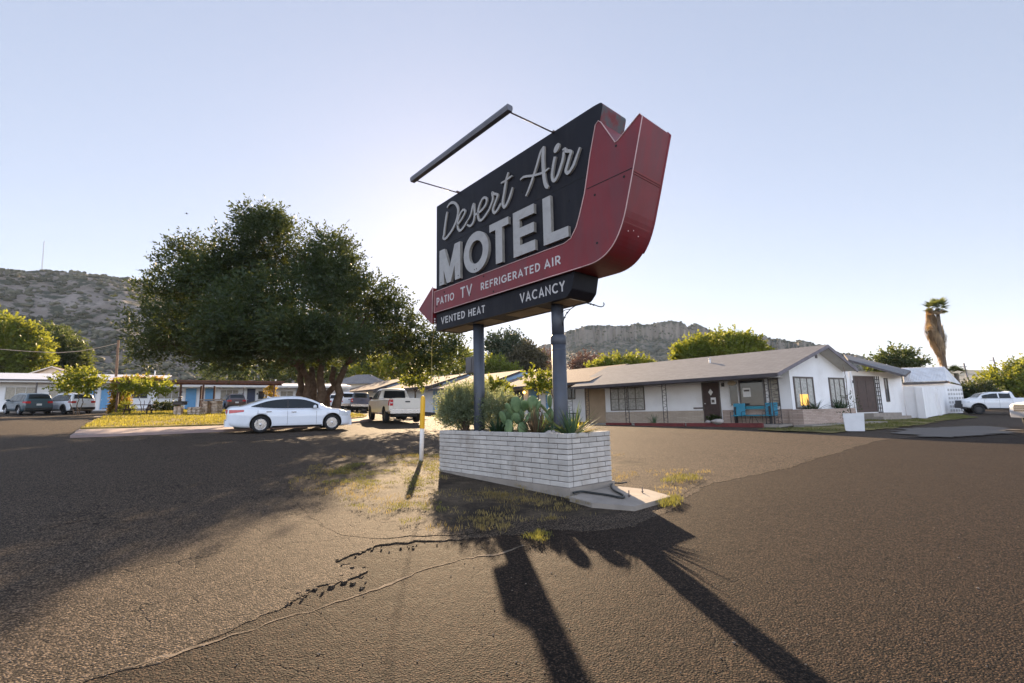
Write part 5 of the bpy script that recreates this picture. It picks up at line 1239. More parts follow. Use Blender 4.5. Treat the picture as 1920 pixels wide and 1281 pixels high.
def sedan_spec(p):
    return dict(paint=p, wb=2.78, r=.335, tw=.225, rim=CHROME, spokes=12, rr=.68, swirl=.55, clear=.17,
        top=[(-1.2, .90), (-1.13, 1.0), (-.85, 1.045), (-.4, 1.02), (0.2, .965), (1.0, .935), (2.0, .935), (2.6, .945), (3.1, .90), (3.4, .80), (3.58, .68), (3.65, .58)],
        bot=[(-1.2, .42), (-1.1, .30), (-.6, .21), (.4, .19), (2.4, .19), (3.35, .20), (3.57, .24), (3.65, .34)],
        hw=[(-1.2, .66), (-1.1, .76), (-.75, .87), (0, .915), (1.2, .925), (2.4, .92), (3.0, .90), (3.35, .82), (3.54, .70), (3.65, .56)],
        roof=[(-.86, 1.03), (-.3, 1.18), (.25, 1.36), (.8, 1.435), (1.3, 1.445), (1.7, 1.40), (2.1, 1.26), (2.75, .96)], zmax=1.45, wroof=.60, crown=.03,
        win=[(-.36, -.04), (.0, .95), (1.03, 2.2)], pillars=[(-.04, 0), (.95, 1.03)], seams=[.98, 2.12, -.12], handles=[.28, 1.22], sill=(.4, 2.35), mirror=2.05, tail=(-1.13, -.62, .79, .93, .2), head=(3.05, 3.5, .62, .86),
        ws=(1.62, 2.68), rw=(-.78, .32), rlamp=(.78, .92, .42, .66), plate=.80, bumper=(.26, .50, p), fbumper=(.20, .46, p), grille=(.48, .62, .42), trimmat=CHROME, handlemat=CHROME, antenna=.25)
def suv_spec(p, L=0.0, taper=.12, rack=True, rim=DARKR):
    return dict(paint=p, wb=2.70, r=.35, tw=.23, rim=rim, spokes=5, rr=.66, clear=.22,
        top=[(-.96, .88), (-.92, 1.02), (-.5, 1.06), (.5, 1.04), (1.6, 1.02), (2.4, 1.05), (2.9, 1.0), (3.3, .93), (3.55, .84), (3.68, .70)],
        bot=[(-.96, .42), (-.9, .34), (-.5, .26), (.5, .24), (2.6, .24), (3.4, .26), (3.68, .38)],
        hw=[(-.96, .78), (-.88, .86), (-.5, .91), (1, .925), (2.6, .915), (3.2, .86), (3.5, .76), (3.68, .62)],
        roof=[(-.93, 1.06), (-.8, 1.38), (-.66, 1.58), (-.3, 1.645), (.6, 1.68), (1.3, 1.665), (1.8, 1.56), (2.3, 1.28), (2.72, 1.05)], zmax=1.68, wroof=.62, crown=.03,
        win=[(-.55, .03), (.08, .88), (.94, 2.2)], pillars=[(.03, .08), (.88, .94)], seams=[.9, 2.05, .02], handles=[.3, 1.2], sill=(.42, 2.28), sillh=.14, mirror=2.0, tail=(-.93, -.6, .92, 1.05, .1), head=(3.0, 3.5, .76, .9),
        ws=(1.72, 2.62), rw=(-.915, -.68), rlamp=(.90, 1.06, .50, .80), plate=.80, bumper=(.36, .56, CBLK), fbumper=(.28, .50, p), grille=(.55, .80, .45), cladding=True, antenna=-.25, rack=(-.4, 1.3) if rack else None)
def pickup_spec(p, wb=3.68, rear=1.18, cab=(1.62, 3.3), hood=None, win=None, seams=None, handles=None, fn=1.0, top=1.94, rim=DARKR, trim=CHROME):
    bedz = 1.35; b = .15; c0, c1 = cab; f = wb+.95
    return dict(paint=p, wb=wb, r=.41, tw=.27, rim=rim, spokes=6, rr=.58, clear=.38, arch=.085,
        top=[(-rear, bedz), (-rear+.1, bedz), (.5, bedz), (c0-.1, bedz-.01), (c0+.2, 1.29), (c1, 1.27), (c1+.25, 1.29), (wb+.2, 1.25), (f-.2, 1.17), (f-.03, 1.10), (f, 1.0)],
        bot=[(-rear, .60), (-.6, .58), (.6, .48), (c0, .42), (wb-.6, .42), (wb+.5, .48), (f, .56)],
        hw=[(-rear, .97), (-rear+.08, 1.0), (0, 1.01), (c0, 1.0), (c1, 1.0), (wb, 1.0), (wb+.5, .97), (f-.12, .92), (f, .84)],
        roof=[(c0-.02, 1.30), (c0+.06, 1.62), (c0+.16, 1.84), (c0+.35, top-.05), (c0+.8, top-.035), (c1-.65, top-.05), (c1-.4, top-.10), (c1-.05, 1.62), (c1+.38, 1.30)], zmax=top, wroof=.70, crown=.03,
        win=win, seams=seams, handles=handles, sill=(c0-.1, wb-.6), sillh=.09, mirror=c1-.15, mirrormat=CBLK, tail=(-rear+.02, -rear+.2, .97, 1.30, 0), head=(f-.42, f-.06, .88, 1.06),
        ws=(c1-.5, c1+.3), rwflat=(c0-.005, 1.37, 1.80, .66), rlamp=(.97, 1.30, .80, .955), lampmid=True, plate=.66, bumper=(.55, .78, trim), fbumper=(.52, .80, trim), grille=(.80, 1.10, .62), grillebar=trim, bed=(-rear+.07, c0-.1, .80), tailgate=(.82, 1.34))
def by_wheels(prx, fwx, wb, side=1, hwid=.80):
    """place a car so its visible rear and front wheels stand on the given photo pixels; side=+1 left wheels seen"""
    a, b = gp(*prx), gp(*fwx); d = Vector((b.x-a.x, b.y-a.y, 0)).normalized(); n = Vector((-d.y, d.x, 0)); m = (Vector((a.x, a.y, 0))+Vector((b.x, b.y, 0)))/2
    o = m-d*wb/2-n*side*hwid; return on_ground(o.x, o.y, atan2(d.y, d.x))
def on_ground(x, y, ang):
    ex = Vector((cos(ang), sin(ang), 0)); ey = Vector((-sin(ang), cos(ang), 0)); h = .8
    ex.z = (zg(x+ex.x*2.7, y+ex.y*2.7)-zg(x, y))/2.7; ey.z = (zg(x+ey.x*h, y+ey.y*h)-zg(x-ey.x*h, y-ey.y*h))/(2*h); ex.normalize(); ez = ex.cross(ey).normalized(); ey = ez.cross(ex)
    return Matrix(((ex.x, ey.x, ez.x, x), (ex.y, ey.y, ez.y, y), (ex.z, ey.z, ez.z, zg(x, y)), (0, 0, 0, 1)))
def heading(px, py, deg): p = gp(px, py); return on_ground(p.x, p.y, radians(90-deg))   # deg from +Y towards +X
build_car('sedan', 'pearl white sedan parked by the lawn kerb in front of the big tree', 'car', sedan_spec(PW_PEARL), by_wheels((486.5, 811.5), (622, 806.5), 2.78, -1))
sp = pickup_spec(PW_WARM, 3.68, 1.18, (1.62, 3.25), win=[(1.95, 2.02), (2.08, 3.2)], seams=[2.04, 3.2], handles=[2.25])
sp['win'] = [(1.82, 2.10), (2.2, 3.3)]; sp['seams'] = [2.14, 3.18]; sp['handles'] = [2.3]
build_car('pickup_truck', 'warm white pickup truck seen from behind, left of the sign planter', 'pickup truck', sp, by_wheels((739, 796), (685.5, 785.0), 3.68, 1, .86))
build_car('parked_suv', 'dark slate blue sport utility car at the far left by the motel wing', 'car', suv_spec(P_SLATE, rack=False, rim=CHROME), on_ground(*(gp(62, 777.5).xy), radians(90+62)))
build_car('parked_suv', 'silver white sport utility car parked by the blue motel doors', 'car', suv_spec(PW_PEARL), on_ground(*(gp(143, 776).xy), radians(90+66)))
build_car('parked_suv', 'dark maroon sport utility car parked behind the brick barbecue', 'car', suv_spec(P_BROWN), on_ground(*(gp(440, 769).xy), radians(90+40)))
build_car('parked_suv', 'white sport utility car just right of the big tree trunk', 'car', suv_spec(PW), on_ground(*(gp(626, 770).xy), radians(90+34)))
sp = pickup_spec(PW, 3.55, 1.2, (1.62, 3.25)); sp['win'] = [(1.82, 2.3), (2.4, 3.3)]; sp['seams'] = [2.35, 3.18]; sp['handles'] = [1.9, 2.5]
build_car('pickup_truck', 'plain white pickup seen from behind between the tree and the warm white pickup', 'pickup truck', sp, on_ground(*(gp(653, 769.5).xy), radians(90+22)))
sp = pickup_spec(P_BLUE, 3.55, 1.2, (1.62, 3.25)); sp['win'] = [(1.82, 2.3), (2.4, 3.3)]; sp['seams'] = [2.35, 3.18]; sp['handles'] = [1.9, 2.5]; sp['cabpaint'] = P_BLACK
build_car('pickup_truck', 'dark navy pickup behind the hood of the warm white pickup', 'pickup truck', sp, on_ground(*(gp(676, 770.5).xy), radians(90+20)))
# midsize white pickup on the right and the nose of another at the picture edge
sp = pickup_spec(PW, 3.22, 1.05, (.98, 2.92), top=1.80); sp['win'] = [(1.22, 1.9), (1.98, 2.95)]; sp['seams'] = [1.94, 2.85, 1.15]; sp['handles'] = [1.3, 2.1]; sp['bumper'] = (.5, .7, CBLK); sp['fbumper'] = (.46, .80, CBLK); sp['cladding'] = True; sp['r'] = .39; sp['grillebar'] = CBLK; sp['spokes'] = 6; sp['tailgate'] = (.82, 1.34)
build_car('pickup_truck', 'midsize white pickup with black bumper parked by the end of the yard wall', 'pickup truck', sp, (lambda a: on_ground(a.x+3.22*.9+5.2, a.y-3.22*.43+5.2, atan2(.43, -.9)))(gp(1822.5, 781.3)))
sp = pickup_spec(PW, 3.68, 1.18, (1.30, 3.25)); sp['win'] = [(1.6, 2.2), (2.3, 3.3)]; sp['seams'] = [2.25, 3.18]; sp['handles'] = [1.7, 2.4]
pq = gp(1917, 806); build_car('pickup_truck', 'white pickup cut off by the right edge of the picture', 'pickup truck', sp, on_ground(pq.x+4.75, pq.y-.75, radians(180-8)))
# ------------------------------------------------------------------ vegetation
def leaf_quads(P, D, U, L, W):
    """diamond leaves: base points P, directions D, side vectors U, lengths L, widths W"""
    n = len(P); L = L[:, None]; W = W[:, None]
    N = np.cross(D, U); mid = P+D*L*.5
    V = np.stack([P, mid+U*W*.5+N*W*.12, P+D*L, mid-U*W*.5+N*W*.12], 1).reshape(-1, 3)
    F = np.arange(4*n).reshape(n, 4); return V, F
def unit(a): return a/np.maximum(1e-9, np.linalg.norm(a, axis=-1, keepdims=True))
def sprays(C, R, n, m, tl, ll, lw, rng, up=.25, shell=.55, droop=0.0, spread=.8):
    """twigs that leave an ellipsoid outwards, each set with m leaves"""
    d = unit(rng.normal(size=(n, 3))); rad = (shell+(1-shell)*rng.random((n, 1))**.5); p = C+d*R*rad
    out = unit(d*R+rng.normal(size=(n, 3))*.45*np.mean(R)+np.array([0, 0, up*np.mean(R)])); tlen = tl*rng.uniform(.5, 1.3, (n, 1))
    t = np.tile(np.linspace(.05, 1, m), (n, 1)); P = p[:, None]+out[:, None]*(tlen[:, None]*t[..., None])
    P[..., 2] -= droop*(t**2)*tlen
    P = P+rng.normal(size=P.shape)*tl*.06
    D = unit(out[:, None]+rng.normal(size=P.shape)*spread); U = unit(np.cross(D, rng.normal(size=P.shape)))
    P, D, U = P.reshape(-1, 3), D.reshape(-1, 3), U.reshape(-1, 3); k = len(P)
    return leaf_quads(P, D, U, ll*rng.uniform(.6, 1.3, k), lw*rng.uniform(.7, 1.3, k)), (p, p+out*tlen)
def merge(parts):
    Vs, Fs, k = [], [], 0
    for V, F in parts: Vs.append(V); Fs.append(F+k); k += len(V)
    return np.concatenate(Vs), np.concatenate(Fs)
BARK = pmat('brown grey bark', (0.10, 0.072, 0.052), .95, var=.35, vscale=5, bump=.9, bscale=14, spec=.1)
def limb(mb, a, b, r0, r1, wig, rnd, n=7):
    a, b = Vector(a), Vector(b); d = b-a; pts = []
    for i in range(n+1):
        t = i/n; q = a.lerp(b, t); s = sin(pi*t)*wig
        pts.append(q+Vector((rnd.uniform(-s, s), rnd.uniform(-s, s), d.length*.10*sin(pi*t))))
    mb.tube(pts, [r0+(r1-r0)*(i/n) for i in range(n+1)], 9); return pts
def tree(name, label, cat, base, blobs, mat, nspray, m, tl, ll, lw, trunk, seed, group=None, up=.25, shell=.55, limbs=True, droop=0, bark=None, spread=.8, limbs_to=None):
    """blobs: (centre, radii) in world metres relative to base; trunk: (radius, fork height, stems)"""
    rng = np.random.default_rng(seed); rnd = random.Random(seed); root = thing(name, label, cat, Matrix.Translation(base), group)
    vol = [np.prod(np.array(r))**.66 for c, r in blobs]; tot = sum(vol); parts = []
    for (c, r), v in zip(blobs, vol):
        (VF, ends) = sprays(np.array(c, float), np.array(r, float), max(4, int(nspray*v/tot)), m, tl, ll, lw, rng, up, shell, droop, spread); parts.append(VF)
    V, F = merge(parts); npmesh('crown', V, F, mat, root)
    mb = MB(); r0, hf, ns = trunk; tips = []
    if ns <= 1:
        limb(mb, (0, 0, -.3), (rnd.uniform(-.1, .1)*hf*.3, 0, hf), r0, r0*.7, .03*hf, rnd); starts = [(Vector((0, 0, hf*.92)), r0*.62)]
    else:
        starts = []
        for k in range(ns):
            a = 2*pi*k/ns+rnd.uniform(-.3, .3); lean = rnd.uniform(.45, .8)*hf*.62
            e_ = Vector((cos(a)*lean, sin(a)*lean*.7, hf)); limb(mb, (cos(a)*r0*1.05, sin(a)*r0*.7, -.3), e_, r0*rnd.uniform(.34, .46), r0*.2, .06*hf, rnd); starts.append((e_, r0*.2))
    if limbs:
        for c, r in (limbs_to or blobs):
            s_, rr_ = min(starts, key=lambda q: (Vector(c)-q[0]).length); c = Vector(c)
            pts = limb(mb, s_, c, rr_*.7, rr_*.15, .07*(c-s_).length, rnd)
            for k in range(3):
                q = pts[rnd.randint(3, 6)]; e_ = c+Vector((rnd.uniform(-1, 1)*r[0], rnd.uniform(-1, 1)*r[1], rnd.uniform(-.5, .8)*r[2]))*.75; limb(mb, q, e_, rr_*.28, rr_*.07, .06*(e_-q).length, rnd, 5)
    mb.build('trunk', bark or BARK, root); return root
def pxblobs(base, Y, spec, depth=.8, seed=0, scale=1.0):
    """(px, py, rx, ry) blobs read off the photo at camera depth Y -> metre blobs relative to the base"""
    rnd = random.Random(seed); o = []
    for q in spec:
        px, py, rx, ry = q[:4]; dz = q[4] if len(q) > 4 else rnd.uniform(-.5, .5)*rx/FPX*Y*depth
        p = atd(px, py, Y+dz)-Vector(base); k = (Y+dz)/FPX*scale; o.append(((p.x, p.y, p.z), (rx*k, (rx*.5+ry*.5)*k*depth, ry*k)))
    return o
L_BIG = leafmat('dark green broad tree leaves', (0.026, 0.043, 0.018), (0.12, 0.14, 0.018), .30, .35, .5)
L_YEL = leafmat('yellow green backlit leaves', (0.09, 0.13, 0.02), (0.29, 0.30, 0.03), .5, .3, .4)
L_MID = leafmat('mid green leaves', (0.045, 0.07, 0.022), (0.13, 0.155, 0.03), .4, .35, .5)
L_DRK = leafmat('dark olive leaves', (0.035, 0.05, 0.022), (0.13, 0.15, 0.03), .3, .35, .5)
L_BRN = leafmat('brownish olive leaves', (0.065, 0.06, 0.035), (0.16, 0.13, 0.05), .3, .35, .6)
L_RED = leafmat('dry reddish twigs', (0.15, 0.085, 0.06), (0.2, 0.10, 0.06), .2, .3, .6)
L_PINE = leafmat('grey green pine needles', (0.04, 0.06, 0.035), (0.10, 0.13, 0.05), .25, .35, .6)
L_SAGE = leafmat('grey green sage leaves', (0.15, 0.185, 0.115), (0.34, 0.37, 0.16), .4, .3, 3)
L_VINE = leafmat('golden vine leaves', (0.13, 0.105, 0.018), (0.45, 0.30, 0.04), .5, .35, 1.5)

# the big tree on the lawn
TY = 27.0; tb = gxy((600-960)/FPX*TY, TY, .1)
big = [(450, 470, 95, 72, 0), (385, 500, 85, 66, -1), (520, 480, 75, 65, 1), (470, 430, 70, 44, 0), (330, 540, 62, 55, 0), (300, 610, 52, 50, -1), (275, 655, 32, 34, 0), (400, 580, 105, 70, -3), (400, 600, 95, 70, 3.5), (510, 570, 100, 75, -4), (530, 590, 110, 80, 4), (600, 530, 75, 62, 0), (655, 560, 72, 55, -2), (660, 590, 80, 58, 3), (705, 560, 42, 42, 0), (735, 600, 48, 44, -1), (640, 640, 95, 45, -3.5), (700, 650, 75, 45, 2), (600, 485, 62, 55, 0), (645, 520, 62, 48, -1), (590, 640, 90, 45, -5.5), (440, 630, 100, 50, -5), (770, 640, 55, 44, 0), (825, 652, 42, 38, 1), (855, 670, 20, 24, 0), (480, 650, 95, 42, -3), (560, 660, 80, 34, 2), (360, 655, 75, 36, 1), (430, 665, 60, 32, -4.5), (800, 690, 40, 18, 0), (345, 465, 36, 30, 0), (560, 640, 70, 40, -5)]
def breakup(blobs, k, f, seed):
    rg_ = random.Random(seed); o = []
    for c, r in blobs:
        for i in range(k):
            a = Vector((rg_.gauss(0, 1), rg_.gauss(0, 1), rg_.gauss(0, 1))).normalized(); q = rg_.uniform(.38, .74); s = f*rg_.uniform(.75, 1.25)
            o.append(((c[0]+a.x*r[0]*q, c[1]+a.y*r[1]*q, c[2]+a.z*r[2]*q), (r[0]*s, r[1]*s, r[2]*s*.85)))
    return o
root = tree('broadleaf_tree', 'huge dark green spreading tree with several leaning trunks on the lawn', 'tree', tb, breakup(pxblobs(tb, TY, big, .95, 1), 6, .47, 2), L_BIG, 12500, 15, .85, .18, .08, (.68, 3.1, 6), 5, up=.55, shell=.3, spread=.6, limbs_to=[b for b in pxblobs(tb, TY, big, .95, 1) if b[0][2] > 3.5][::2])
def bush_tree(name, label, cat, Y, spec, mat, nspray, m, ll, seed, tr=(.25, 2.0, 1), up=.25, shell=.45, group=None, depth=.9, basepx=None, droop=0, tl=None, bark=None):
    cx = basepx if basepx else sum(q[0] for q in spec)/len(spec); b = gxy((cx-960)/FPX*Y, Y)
    return tree(name, label, cat, b, pxblobs(b, Y, spec, depth, seed), mat, nspray, m, tl or Y/FPX*16, ll, ll*.5, tr, seed, group, up, shell, droop=droop, bark=bark)
bush_tree('background_tree', 'bright yellow green tree at the left edge behind the motel wing', 'tree', 66, [(0, 625, 42, 28), (35, 650, 48, 34), (-25, 650, 40, 40), (10, 675, 60, 24), (62, 675, 26, 22)], L_YEL, 1500, 12, .5, 21, (.5, 4, 2), group='trees behind the left motel wing')
bush_tree('background_tree', 'darker round green tree just right of the bright yellow green one', 'tree', 78, [(85, 640, 38, 26), (110, 660, 38, 28), (72, 660, 26, 30), (130, 680, 26, 18)], L_MID, 1300, 12, .55, 22, (.5, 4, 2), group='trees behind the left motel wing')
bush_tree('background_tree', 'light green tree mass seen under the big crown, right of its trunk', 'tree', 82, [(720, 690, 40, 20), (760, 680, 40, 24), (800, 685, 45, 22), (845, 680, 40, 24), (690, 700, 25, 14), (870, 690, 24, 18)], L_YEL, 1300, 12, .5, 23, (.4, 3, 2))
bush_tree('background_tree', 'olive tree behind the motel row, left of the left sign pole', 'tree', 95, [(640, 690, 45, 22), (590, 695, 45, 20), (540, 692, 40, 22), (690, 682, 34, 22), (480, 700, 40, 16), (420, 702, 40, 14)], L_MID, 1200, 12, .55, 24, (.4, 3, 2))
pine = bush_tree('pine_tree', 'tall dark pine with a flat broken crown between the sign poles', 'tree', 92, [(945, 640, 22, 9), (965, 648, 22, 9), (930, 655, 16, 8), (958, 662, 26, 9), (985, 664, 20, 9), (938, 678, 18, 10), (970, 680, 26, 11), (920, 648, 6, 9)], L_PINE, 700, 14, .55, 25, (.35, 4, 1), up=.6, basepx=950)
bush_tree('background_tree', 'brownish olive tree right of the pine between the sign poles', 'tree', 88, [(985, 672, 24, 20), (1000, 685, 18, 20), (965, 690, 26, 14)], L_BRN, 700, 12, .5, 26, (.35, 3, 1))
bush_tree('background_tree', 'yellow green bush low behind the roofs, right of the left sign pole', 'bush', 80, [(925, 690, 22, 14), (945, 698, 24, 10), (905, 695, 16, 12)], L_YEL, 500, 12, .42, 27, (.2, 1.5, 1))
bush_tree('bare_tree', 'dry reddish leafless tree against the mesa, over the tan roof', 'tree', 110, [(1100, 682, 16, 12), (1092, 690, 18, 8), (1108, 690, 12, 8)], L_RED, 420, 10, .5, 28, (.2, 2, 1))
bush_tree('bare_tree', 'faint reddish bush just left of the right sign pole', 'bush', 130, [(1024, 676, 8, 10), (1020, 688, 10, 8)], L_RED, 200, 10, .5, 29, (.2, 2, 1))
bush_tree('background_tree', 'low light green treetop over the ridge of the tan roof', 'tree', 60, [(1165, 680, 34, 8), (1130, 688, 20, 7), (1195, 683, 22, 7), (1160, 692, 50, 8)], L_YEL, 520, 12, .36, 30, (.25, 3, 1))
bush_tree('background_tree', 'large fresh green tree behind the office roof, before the mesa', 'tree', 52, [(1340, 648, 38, 16), (1300, 658, 30, 14), (1390, 650, 34, 16), (1370, 638, 30, 12), (1420, 660, 16, 12), (1285, 668, 20, 12), (1350, 668, 70, 14)], L_YEL, 1500, 12, .34, 31, (.35, 3, 2))
bush_tree('background_tree', 'airy green tree behind the low wing and the metal roofed shed', 'tree', 62, [(1680, 672, 26, 12), (1655, 682, 20, 9), (1705, 682, 22, 9), (1675, 688, 40, 8)], L_MID, 520, 11, .4, 32, (.25, 3, 1))
bush_tree('background_tree', 'big yellow green tree at the right edge behind the white pickups', 'tree', 62, [(1890, 712, 40, 20), (1925, 705, 30, 24), (1868, 728, 26, 16), (1905, 735, 45, 14), (1950, 720, 40, 30)], L_YEL, 1300, 12, .4, 33, (.3, 2, 2))
bush_tree('shrub', 'dark low bush between the yard wall and the yellow green tree', 'bush', 58, [(1825, 735, 26, 10), (1845, 742, 22, 8), (1808, 738, 14, 10)], L_DRK, 500, 11, .35, 34, (.15, .8, 1))
# pollarded courtyard trees
def pollard(label, Y, spec, basepx, seed, tr, ll=.26, n=150): return bush_tree('courtyard_tree', label, 'tree', Y, spec, L_YEL, n, 12, ll, seed, tr, up=.15, group='small pollarded trees of the courtyard', basepx=basepx, shell=.3)
pollard('small leafy tree in front of the left wing beside the white car', 37.5, [(150, 705, 22, 12), (125, 718, 22, 12), (165, 718, 18, 14), (188, 724, 10, 7), (145, 725, 20, 8)], 148, 41, (.10, 1.6, 3), n=200)
pollard('small umbrella shaped tree behind the picnic table', 38.5, [(258, 724, 24, 7), (292, 728, 26, 7), (240, 727, 10, 6)], 275, 42, (.09, 1.1, 4), n=170)
pollard('small bright green tree between the sign poles before the blue doors', 27, [(1000, 708, 9, 8), (1024, 707, 9, 8), (1012, 722, 12, 7), (996, 722, 6, 7), (1026, 722, 6, 6)], 1013, 43, (.11, 1.5, 3), ll=.2, n=105)
pollard('small bright green tree right beside the left sign pole', 26, [(926, 723, 8, 6), (940, 731, 8, 6), (915, 729, 6, 5)], 925, 44, (.1, 1.4, 1), ll=.2, n=80)
pollard('small green tree above the hood of the blue fronted room block', 40, [(778, 712, 14, 5), (766, 717, 9, 4), (789, 716, 8, 4)], 778, 45, (.1, 2.0, 1), n=80)
# vine column
vb = gp(219, 776); v_ = thing('vine_column', 'golden backlit climbing vine covering the end of the pergola', 'vine', Matrix.Translation(vb))
rng = np.random.default_rng(8); k = FPX/(vb-CAMP).dot(_f); bl = [(0, .2, 1.0, .55, .4, .9), (.0, .2, 2.1, .6, .45, .6), (-.25, .1, .5, .35, .35, .5), (.1, .3, 2.75, .7, .45, .22), (1.1, .4, 2.85, .9, .35, .14), (2.2, .6, 2.85, .8, .35, .12)]
pr = [sprays(np.array(q[:3]), np.array(q[3:]), int(520*(q[3]*q[5])**.7), 9, .35, .14, .10, rng, .1, .5, .1)[0] for q in bl]; V, F = merge(pr); npmesh('foliage', V, F, L_VINE, v_)
mb = MB()
for i in range(5): mb.tube([(.15*math.sin(i), .15*cos(i), 0), (.2*math.sin(i+1), .2*cos(i+2), 1.2), (.3*math.sin(i+2), .2, 2.6)], .025, 6)
mb.build('stem', BARK, v_)
bush_tree('shrub', 'small bright green bush at the foot of the golden vine', 'bush', (gp(237, 777)-CAMP).dot(_f), [(236, 766, 9, 10), (232, 772, 10, 6)], L_YEL, 160, 9, .14, 51, (.03, .3, 1), tl=.3)
bush_tree('shrub', 'golden leafy climber column behind the sedan roof', 'vine', 48, [(508, 735, 6, 12), (508, 750, 6, 12)], L_VINE, 160, 9, .2, 52, (.05, 1, 1), tl=.4)
for i, (px, lab) in enumerate(((300, 'dark clipped bush left of the pair under the motel windows'), (322, 'dark clipped bush right of the pair under the motel windows'))):
    bush_tree('shrub', lab, 'bush', 43, [(px, 764, 12, 7)], L_DRK, 160, 10, .16, 53+i, (.04, .3, 1), group='clipped bushes under the motel windows', tl=.3, shell=.6)
bush_tree('shrub', 'small grassy bush beside the kerb of the office, left of the door', 'bush', 28, [(1340, 788, 7, 5)], L_MID, 90, 9, .12, 57, (.02, .2, 1), tl=.2)

# palm with a skirt of dead fronds
py_ = 50.0; pb = gxy((1776-960)/FPX*py_, py_); palm = thing('palm_tree', 'tall fan palm with a hanging skirt of dead brown fronds', 'palm', Matrix.Translation(pb)); rnd = random.Random(4)
PALMB = pmat('palm bark', (0.13, 0.10, 0.075), .95, var=.3, vscale=6, bump=.8, bscale=10)
ptop = atd(1757, 578, py_)-pb; pm_ = atd(1768, 660, py_)-pb; mb = MB(); mb.tube([(0, 0, -.3), (pm_.x*.6, 0, pm_.z*.5), (pm_.x, pm_.y, pm_.z), (ptop.x, ptop.y, ptop.z)], [.24, .19, .17, .16], 12); mb.build('trunk', PALMB, palm)
DEAD = leafmat('dead palm fronds', (0.36, 0.265, 0.165), (0.45, 0.3, 0.14), .4, .3, 1.5); PGRN = leafmat('green palm fronds', (0.06, 0.08, 0.03), (0.20, 0.22, 0.05), .4, .3, 1)
rng = np.random.default_rng(3); n = 5200; t = rng.random(n); zz = pm_.z-.4+(ptop.z-pm_.z+.7)*t
prof = np.interp(t, [0, .08, .25, .45, .65, .8, .92, 1], [.2, .28, .50, .68, .64, .42, .28, .28]); a = rng.uniform(0, 2*pi, n); rad = prof*rng.uniform(.55, 1.12, n)*(1+.25*np.sin(a*5+zz*2.3))
cxx = np.interp(zz, [0, pm_.z, ptop.z], [0, pm_.x, ptop.x]); P = np.stack([cxx+cos(0)*rad*np.cos(a), rad*np.sin(a), zz], 1)
D = unit(np.stack([-.25*np.cos(a)+rng.normal(0, .12, n), -.25*np.sin(a)+rng.normal(0, .12, n), -np.ones(n)], 1)); U = unit(np.stack([-np.sin(a), np.cos(a), rng.normal(0, .3, n)], 1))
V, F = leaf_quads(P, D, U, rng.uniform(.4, 1.5, n), rng.uniform(.05, .16, n)); npmesh('dead_skirt', V, F, DEAD, palm)
def fan(c, d, L, nf, rng, droop=.3):
    d = unit(np.array(d, float)); s = unit(np.cross(d, [0, 0, 1.0])+1e-3); u = np.cross(s, d); Vs = []
    base = np.array(c)+d*L*.45; aa = np.linspace(-1.25, 1.25, nf); D = unit(np.cos(aa)[:, None]*d+np.sin(aa)[:, None]*s+u*.0+np.array([0, 0, -droop])*np.abs(np.sin(aa))[:, None])
    P = np.repeat(base[None], nf, 0); return leaf_quads(P, D, unit(np.cross(D, u)), np.full(nf, L*.6)*rng.uniform(.85, 1.1, nf), np.full(nf, L*.075))
pr = []; stem = MB()
for i in range(34):
    a = rng.uniform(0, 2*pi); e_ = rng.uniform(-.5, 1.4); d = (cos(a)*cos(e_), sin(a)*cos(e_), sin(e_)); c = (ptop.x, ptop.y, ptop.z+.1); L = rng.uniform(.85, 1.4)
    pr.append(fan(c, d, L, 16, rng)); stem.tube([c, tuple(np.array(c)+np.array(d)*L*.47)], .018, 5)
V, F = merge(pr); npmesh('frond', V, F, PGRN, palm); stem.build('frond_stalk', PGRN, palm)
pr = []
for i in range(10):
    a = rng.uniform(2.2, 4.4) if i < 6 else rng.uniform(0, 6.28); c = (ptop.x, ptop.y, ptop.z-.2); pr.append(fan(c, (cos(a), sin(a), rng.uniform(-.7, .2)), 1.05, 14, rng, .8))
for i in range(3): pr.append(fan((ptop.x-.5, ptop.y, ptop.z-2.1), (-.8, rng.uniform(-.4, .4), -.1+.3*i), 1.2, 12, rng, .6))
V, F = merge(pr); npmesh('dead_frond', V, F, DEAD, palm)
p2 = gxy((1790-960)/FPX*54, 54); sp_ = thing('palm_tree', 'short palm poking out behind the shed roof by the tall palm', 'palm', Matrix.Translation(p2)); hh = (atd(1788, 700, 54)-p2).z
mb = MB(); mb.tube([(0, 0, -.3), (0, 0, hh)], [.25, .2], 10); mb.build('trunk', PALMB, sp_); pr = []
for i in range(16):
    a = rng.uniform(0, 2*pi); e_ = rng.uniform(-.3, 1.0); pr.append(fan((0, 0, hh), (cos(a)*cos(e_), sin(a)*cos(e_), sin(e_)), 1.3, 14, rng, .4))
V, F = merge(pr); npmesh('frond', V, F, PGRN, sp_)

